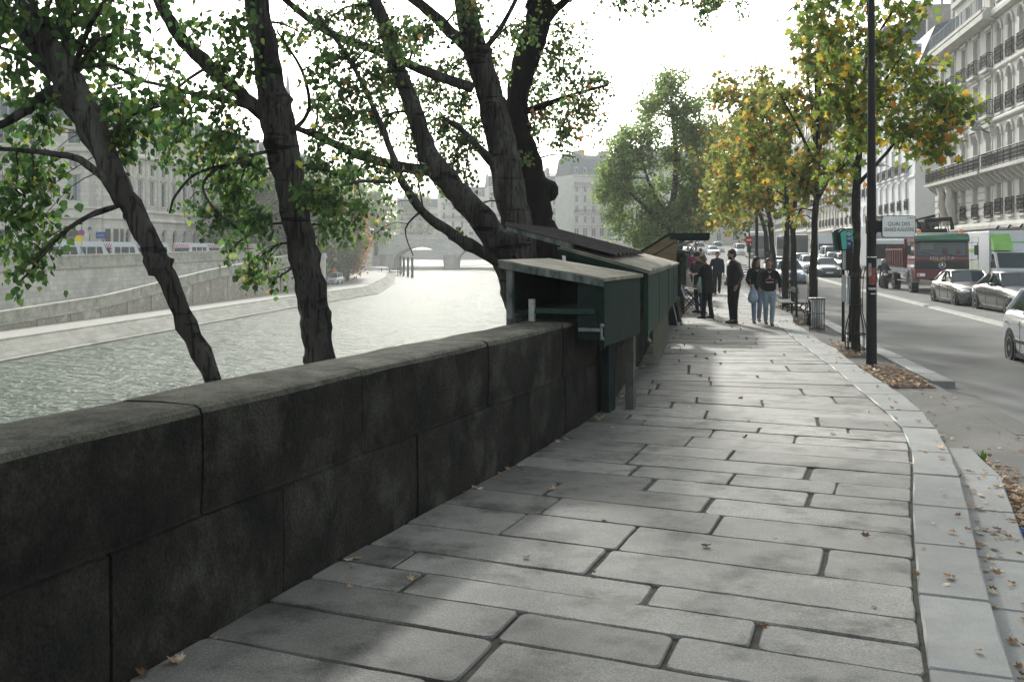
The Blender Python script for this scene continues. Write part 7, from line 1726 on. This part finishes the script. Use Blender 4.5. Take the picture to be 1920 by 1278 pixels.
def person(label, loc, yaw, H, top, trou, hair, shoe=M_DARK, armR=None, armL=None, legR=None, legL=None, lean=0.0, turn=0.0, nod=.0, coat=.0, hairlen=0, wide=1.0, hood=None, hat=None, vox=.014, skin=M_SKIN, group=None, beard=False, bald=False):
    """local: +y is the way the body faces, +x its right-hand side ... feet on z=0"""
    r = empty('person', loc, yaw, label, 'person', group); s = H / 1.75
    hipz, shz = .92 * s, 1.43 * s; sw = .19 * s * wide
    def V(x, y, z): return Vector((x * s, y * s, z * s))
    def L(z): return lean * (z - .92)                 # forward lean of the upper body
    armR = armR or [(.19, 0, 1.42), (.25, -.02, 1.14), (.25, .06, .88)]; armL = armL or [(-.19, 0, 1.42), (-.25, -.02, 1.14), (-.25, .06, .88)]
    legR = legR or [(.09, 0, .92), (.1, .02, .5), (.1, -.02, .09)]; legL = legL or [(-.09, 0, .92), (-.1, .02, .5), (-.1, -.02, .09)]
    B = MB(); B.smooth = True
    hc = V(0, L(1.6) + .03 + nod * .08, 1.64 - nod * .03)
    HM = Matrix.Translation(hc) @ Matrix.Rotation(turn, 4, 'Z') @ Matrix.Rotation(-nod, 4, 'X')
    k = s
    B.ell((0, 0, .02 * k), (.074 * k, .092 * k, .105 * k), 14, 10, HM); B.ell((0, .028 * k, -.05 * k), (.054 * k, .06 * k, .06 * k), 12, 8, HM)      # skull, jaw
    B.ell((0, .1 * k, -.015 * k), (.014 * k, .022 * k, .026 * k), 8, 6, HM)                                                                    # nose
    for e in (-1, 1): B.ell((e * .075 * k, -.005 * k, -.01 * k), (.01 * k, .02 * k, .032 * k), 8, 6, HM)                                            # ears
    B.tube([V(0, L(1.4), 1.4), V(0, L(1.5) + .01, 1.52), hc + Vector((0, 0, -.05 * k))], [.065 * k, .055 * k, .055 * k], 10)
    B.loft([ering(V(0, L(z), z), rx * k * wide, ry * k) for z, rx, ry in ((.86, .13, .1), (.95, .15, .105), (1.1, .13, .095), (1.28, .15, .105), (1.4, .165, .09), (1.46, .09, .07))])
    for P_ in (armR, armL):
        a = [V(*q) + Vector((0, L(q[2]) * k if i == 0 else 0, 0)) for i, q in enumerate(P_)]
        B.tube(a, [.052 * k, .042 * k, .027 * k], 9)
        d = (a[2] - a[1]).normalized(); sx_ = 1 if a[2].x > 0 else -1; side_ = Vector((0, 1, 0)) if abs(d.z) > .6 else Vector((0, 0, 1)); side_ = (side_ - d * side_.dot(d)).normalized()
        pm_ = a[2] + d * .045 * k; B.tube([a[2], a[2] + d * .05 * k, a[2] + d * .085 * k], [.026 * k, .036 * k, .034 * k], 8)
        nn = d.cross(side_)
        for f in range(4):
            o_ = side_ * (f - 1.5) * .019 * k; l_ = (.062, .075, .07, .055)[f] * k; st_ = a[2] + d * .08 * k + o_
            B.tube([st_, st_ + d * l_ * .5 - nn * .006 * k * sx_, st_ + d * l_ * .9 - nn * .024 * k * sx_], [.0095 * k, .0088 * k, .0075 * k], 5)
        st_ = a[2] + d * .03 * k + side_ * .03 * k; B.tube([st_, st_ + (d + side_) * .025 * k, st_ + (d * 1.6 + side_ * .9) * .03 * k], [.012 * k, .011 * k, .009 * k], 5)
    for P_ in (legR, legL):
        a = [V(*q) for q in P_]; B.tube(a, [.085 * k, .058 * k, .042 * k], 10); B.tube([a[2], a[2] + Vector((0, .09 * k, -.05 * k))], [.04 * k, .03 * k], 8)
    body = melt(B, 'body', skin, r, vox * .85)
    # face details
    fm = MB(); fm.m = 0
    for e in (-1, 1): fm.ell((e * .03 * k, .082 * k, .012 * k), (.013 * k, .01 * k, .007 * k), 8, 5, HM)
    fm.m = 1
    for e in (-1, 1): fm.ell((e * .03 * k, .09 * k, .012 * k), (.006 * k, .005 * k, .006 * k), 6, 4, HM); fm.ell((e * .031 * k, .088 * k, .032 * k), (.018 * k, .006 * k, .004 * k), 6, 4, HM)
    fm.m = 2; fm.ell((0, .086 * k, -.058 * k), (.022 * k, .008 * k, .007 * k), 8, 5, HM)
    fm.build('face', [M_WHITE, M_DARK, mat('lips', (.3, .12, .1), None)], r)
    # trousers
    T_ = MB(); T_.smooth = True
    T_.loft([ering(V(0, L(z) * .5, z), rx * k * wide, ry * k) for z, rx, ry in ((.80, .13, .11), (.9, .165, .125), (1.0, .155, .115), (1.04, .145, .11))])
    for P_ in (legR, legL):
        a = [V(*q) for q in P_]; e = a[2] + Vector((0, 0, .0)); T_.tube([a[0], a[0].lerp(a[1], .5), a[1], a[1].lerp(e, .5), e], [.105 * k, .09 * k, .07 * k, .063 * k, .055 * k * (1.25 if trou[1] else 1.0)], 12)
    melt(T_, 'trousers', trou[0], r, vox)
    for P_ in (legR, legL):
        a = V(*P_[2]); S_ = MB(); S_.smooth = True; z = a.z - .09 * k
        S_.loft([[(a.x + math.cos(t) * wx_ * k, a.y + y * k, z + (.0 if math.sin(t) < 0 else 1) * 0 + (h_ * (math.sin(t) * .5 + .5)) * k) for t in [2 * PI * j / 10 for j in range(10)]] for y, wx_, h_ in ((-.075, .02, .06), (-.06, .036, .1), (.0, .042, .11), (.07, .044, .075), (.13, .046, .06), (.175, .035, .045), (.19, .012, .03))]); S_.build('shoe', shoe, r)
    # top
    J = MB(); J.smooth = True; lowz = .9 - coat
    prof = [(lowz, .175, .14), (.98, .17, .135), (1.1, .162, .125), (1.25, .178, .13), (1.38, .18, .115), (1.45, .13, .09), (1.5, .075, .075)]
    J.loft([ering(V(0, L(z), z), rx * k * wide, ry * k) for z, rx, ry in prof])
    for P_ in (armR, armL):
        a = [V(*q) + Vector((0, L(q[2]) * k if i == 0 else 0, 0)) for i, q in enumerate(P_)]; e = a[1].lerp(a[2], .93)
        J.ell(a[0] - Vector((.02 * k * (1 if a[0].x > 0 else -1), 0, .01)), (.07 * k, .07 * k, .065 * k)); J.tube([a[0], a[0].lerp(a[1], .5), a[1], a[1].lerp(e, .5), e], [.068 * k, .064 * k, .057 * k, .05 * k, .044 * k], 10)
    if hood: J.ell(V(0, L(1.48) - .075, 1.46), (.1 * k, .06 * k, .07 * k))
    jk = melt(J, 'jacket', top, r, vox)
    if hood:
        q = MB(); q.smooth = True; q.tube([V(-.07, L(1.45) + .03, 1.47), V(-.03, L(1.4) + .09, 1.42), V(0, L(1.4) + .105, 1.38), V(.03, L(1.4) + .09, 1.42), V(.07, L(1.45) + .03, 1.47)], .016 * k, 6); q.build('collar', hood, jk)
    # hair
    if not bald:
        h_ = MB(); h_.smooth = True; h_.ell((0, -.014 * k, .05 * k), (.09 * k, .1 * k, .094 * k), 14, 9, HM); h_.ell((0, -.045 * k, -.01 * k), (.078 * k, .07 * k, .085 * k), 12, 8, HM)
        if hairlen > 0: h_.tube([HM @ Vector((0, -.06 * k, .03 * k)), HM @ Vector((0, -.085 * k, -.1 * k)), HM @ Vector((0, -.09 * k, -.1 * k - hairlen * k))], [.075 * k, .085 * k, .05 * k], 10); [h_.tube([HM @ Vector((e * .07 * k, 0, .02 * k)), HM @ Vector((e * .085 * k, 0, -.1 * k)), HM @ Vector((e * .08 * k, .02 * k, -.06 * k - hairlen * k))], [.03 * k, .035 * k, .02 * k], 8) for e in (-1, 1)]
        if hairlen < 0: h_.ell((0, -.11 * k, .07 * k), (.035 * k, .035 * k, .035 * k), 8, 6, HM)
        melt(h_, 'hair', hair, r, vox)
    if beard:
        q = MB(); q.smooth = True; q.ell((0, .045 * k, -.075 * k), (.056 * k, .058 * k, .048 * k), 12, 8, HM); q.build('beard', hair, r)
    if hat:
        q = MB(); q.smooth = True; q.ell((0, -.005 * k, .07 * k), (.09 * k, .105 * k, .075 * k), 14, 8, HM); q.ell((0, .03 * k, .045 * k), (.11 * k, .14 * k, .012 * k), 14, 5, HM); q.build('hat', hat, r)
    return r
C_BLK = mat('cloth_black', (.012, .013, .015), (.02, .021, .023), 8, .85, .2, 40); C_NAVY = mat('cloth_navy', (.016, .022, .034), (.025, .03, .045), 8, .85)
C_DRK = mat('cloth_charcoal', (.03, .032, .034), (.02, .02, .022), 8, .85); C_JEAN = mat('pale_denim', (.26, .33, .37), (.18, .24, .29), 9, .85); C_JEAN2 = mat('washed_denim', (.24, .28, .36), (.16, .19, .27), 14, .85)
H_GREY = mat('hair_grey', (.11, .11, .1), (.2, .2, .19), 30, .8); H_BLK = mat('hair_black', (.012, .01, .01), (.02, .018, .016), 30, .6); H_BRN = mat('hair_brown', (.05, .025, .013), (.1, .05, .025), 30, .6)
LEATHER = mat('black_leather', (.012, .012, .014), None, rough=.35)
def gp(px, py): p = gnd(px, py, 0); return (p.x, p.y, lift(p.y))
# older browser in black, facing left, holding something
a = person('grey haired person in long black coat browsing, carrying a pale tote bag', gp(1327, 597), PI / 2 - .75, 1.68, C_BLK, (C_BLK, True), H_GREY, armR=[(.19, 0, 1.42), (.24, .12, 1.2), (.1, .36, 1.2)], armL=[(-.19, 0, 1.42), (-.24, .12, 1.2), (-.08, .36, 1.18)],
           legR=[(.09, 0, .92), (.1, 0, .5), (.1, -.06, .09)], legL=[(-.09, 0, .92), (-.1, .04, .5), (-.1, .08, .09)], lean=.12, nod=.45, coat=.2, wide=1.45, hairlen=0)
# second browser with a brimmed hat
b_ = person('person in dark coat and brimmed hat standing at the stall behind the grey haired one', gp(1311, 586), PI / 2 + .6, 1.75, C_DRK, (mat('cloth_blue_jean', (.06, .1, .15), None), False), H_BLK, armR=[(.19, 0, 1.42), (.24, .08, 1.15), (.08, .3, 1.1)], armL=[(-.19, 0, 1.42), (-.24, .08, 1.15), (-.05, .3, 1.12)], lean=.05, nod=.4, wide=1.1, hat=mat('hat_dark', (.02, .025, .022), None), coat=.1)
c_ = person('bearded man in black leather jacket standing in profile, hand in pocket', gp(1376, 606), PI / 2 + .3, 1.82, LEATHER, (C_BLK, True), H_BLK, armR=[(.2, 0, 1.42), (.31, -.09, 1.18), (.24, .05, 1.0)], armL=[(-.2, 0, 1.42), (-.27, -.06, 1.15), (-.25, .06, .9)],
            legR=[(.1, 0, .92), (.13, .02, .5), (.14, -.04, .09)], legL=[(-.09, 0, .92), (-.1, .02, .5), (-.1, .03, .09)], beard=True, wide=1.5, nod=.1, turn=-.1, lean=.03, vox=.013)
d_ = person('man in open dark jacket walking towards us between the two black clad men', gp(1345, 552), PI - .1, 1.72, C_NAVY, (C_BLK, True), H_BRN, legR=[(.09, 0, .92), (.1, .14, .52), (.1, .12, .09)], legL=[(-.09, 0, .92), (-.1, -.02, .5), (-.1, -.26, .14)], wide=1.15, coat=.05,
            armR=[(.19, 0, 1.42), (.27, -.04, 1.15), (.27, .02, .9)])
e_ = person('dark haired woman in black hooded top and washed jeans holding a plastic bag', gp(1419, 606), PI - .1, 1.63, C_BLK, (C_JEAN2, False), H_BLK, shoe=mat('grey_shoe', (.16, .15, .14), None), hairlen=.22, turn=.7, hood=mat('grey_lining', (.3, .32, .35), None), legR=[(.08, 0, .92), (.09, .1, .52), (.08, .06, .09)], legL=[(-.08, 0, .92), (-.08, .0, .5), (-.08, -.18, .12)],
            armR=[(.17, 0, 1.42), (.25, .02, 1.15), (.2, .2, 1.02)], armL=[(-.17, 0, 1.42), (-.21, 0, 1.15), (-.2, .12, .95)], vox=.012)
f_ = person('woman with tied light brown hair, black printed hooded top and pale jeans', gp(1442, 610), PI - .12, 1.6, C_BLK, (C_JEAN, False), H_BRN, shoe=mat('brown_shoe', (.16, .07, .04), None), hairlen=-1, hood=mat('grey_lining', (.3, .32, .35)), legR=[(.08, 0, .92), (.09, .03, .5), (.07, -.12, .12)], legL=[(-.08, 0, .92), (-.08, .1, .52), (-.06, .08, .09)],
            armR=[(.17, 0, 1.42), (.27, 0, 1.18), (.26, .12, .98)], armL=[(-.17, 0, 1.42), (-.28, 0, 1.18), (-.27, .1, .98)], vox=.012)
# print on the hooded top
q = MB(); s = 1.6 / 1.75
for k in range(9):
    a0 = PI * (k / 8); q.box(-.095 * math.cos(a0) * s - .01, -.095 * math.cos(a0) * s + .01, .118, .128, (1.2 + .035 * math.sin(a0)) * s - .012, (1.2 + .035 * math.sin(a0)) * s + .012)
q.build('chest_print', mat('print_red', (.35, .13, .15), None), f_)
q = MB(); q.box(-.02, .02, .118, .13, 1.13, 1.2, None).box(-.09, .09, .115, .128, 1.03, 1.06); q.build('chest_emblem', mat('print_pale', (.33, .28, .32), None), f_)
# bags
p = gp(1408, 606)
bg_ = MB(); bg_.smooth = True; bg_.loft([[(math.cos(2 * PI * j / 12) * rx * random.uniform(.92, 1.08), math.sin(2 * PI * j / 12) * rx * .7, z) for j in range(12)] for z, rx in ((0, .03), (.03, .1), (.12, .13), (.24, .115), (.34, .07), (.42, .025), (.47, .02))])
bag = bg_.build('plastic_bag', mat('bag_film', (.42, .47, .52), (.16, .25, .36), 7, .3, coat=.3), loc=(p[0] - .0, p[1] - .22, .5), label='bulging pale blue plastic shopping bag held by the dark haired woman', cat='bag')
p = gp(1315, 590)
bg_ = MB(); bg_.smooth = True; bg_.loft([[(math.cos(2 * PI * j / 10) * rx, math.sin(2 * PI * j / 10) * rx * .35, z) for j in range(10)] for z, rx in ((0, .1), (.04, .15), (.25, .16), (.32, .12), (.7, .03))])
bg_.build('tote_bag', mat('tote_green', (.3, .34, .24), (.2, .3, .28), 7, .6), loc=(p[0] - .02, p[1] - .25, .62), rz=.2, label='pale green shoulder bag hanging beside the black coat', cat='bag')
g_ = person('person in magenta coat walking away beside the distant stalls', gp(1300, 531), -.1, 1.66, mat('cloth_magenta', (.3, .03, .13), (.22, .02, .09), 6), (C_BLK, False), H_BRN, legR=[(.09, 0, .92), (.1, .1, .52), (.1, .08, .09)], legL=[(-.09, 0, .92), (-.1, -.02, .5), (-.1, -.22, .14)], wide=1.1, vox=.022)
h_ = person('person in maroon cap beyond the brimmed hat browser', gp(1314, 527), .2, 1.78, mat('cloth_maroon', (.14, .04, .04), None), (C_DRK, False), H_BLK, hat=mat('hat_maroon', (.2, .04, .04), None), vox=.025)
fars = [(1297, 506, 'walker in pale blue shirt farthest down the pavement', (.2, .28, .36), 1.7), (1305, 508, 'walker in blue grey top beside the pale blue shirt', (.13, .17, .22), 1.75), (1290, 504, 'walker in turquoise top at the far left of the pavement', (.03, .2, .3), 1.7)]
for px, py, lab, cc, hh_ in fars:
    person(lab, (lambda q: (q.x, q.y, lift(q.y)))(gnd(px, py + 6, .1)), PI * (px % 2), hh_, mat('cl%d' % px, cc, None), (C_DRK, False), H_BRN, vox=.03, legL=[(-.09, 0, .92), (-.1, -.02, .5), (-.1, -.2, .12)])
# scooter rider and the walker across the river
sr = person('scooter rider in dark jacket and pale helmet beside the lorry', p_ + Vector((0, .0, -.12)), RZ0, 1.75, C_DRK, (C_BLK, False), H_BLK, vox=.025, bald=True, legR=[(.09, -.15, .92), (.2, .25, .78), (.2, .1, .36)], legL=[(-.09, -.15, .92), (-.2, .25, .78), (-.2, .1, .36)],
            armR=[(.19, 0, 1.42), (.3, .15, 1.2), (.33, .36, 1.22)], armL=[(-.19, 0, 1.42), (-.3, .15, 1.2), (-.33, .36, 1.22)], lean=.1)
q = MB(); q.smooth = True; q.ell((0, .09, 1.66), (.125, .14, .13)); q.build('helmet', mat('helmet_grey', (.3, .3, .31), None, rough=.3), sr)
Y = 93.5; person('walker in red top beside the police vans across the river', ((185 - 960) / F * Y, Y, 0), PI, 1.7, mat('cloth_red', (.4, .08, .1), None), (C_DRK, False), H_GREY, vox=.03)
# ================================================================ haze
hm = bpy.data.materials.new('haze_air'); hm.use_nodes = True; hn = hm.node_tree
for x in list(hn.nodes):
    if x.type == 'BSDF_PRINCIPLED': hn.nodes.remove(x)
pv = hn.nodes.new('ShaderNodeVolumePrincipled'); pv.inputs['Color'].default_value = (0.97, 0.98, 0.96, 1)
pv.inputs['Density'].default_value = 0.0007; pv.inputs['Anisotropy'].default_value = 0.1
hn.links.new(pv.outputs[0], hn.nodes['Material Output'].inputs['Volume'])
mb = MB(); mb.box(-1600, 1300, -320, 1550, -6.5, 70)
hz = mb.build('haze', hm, kind='stuff')
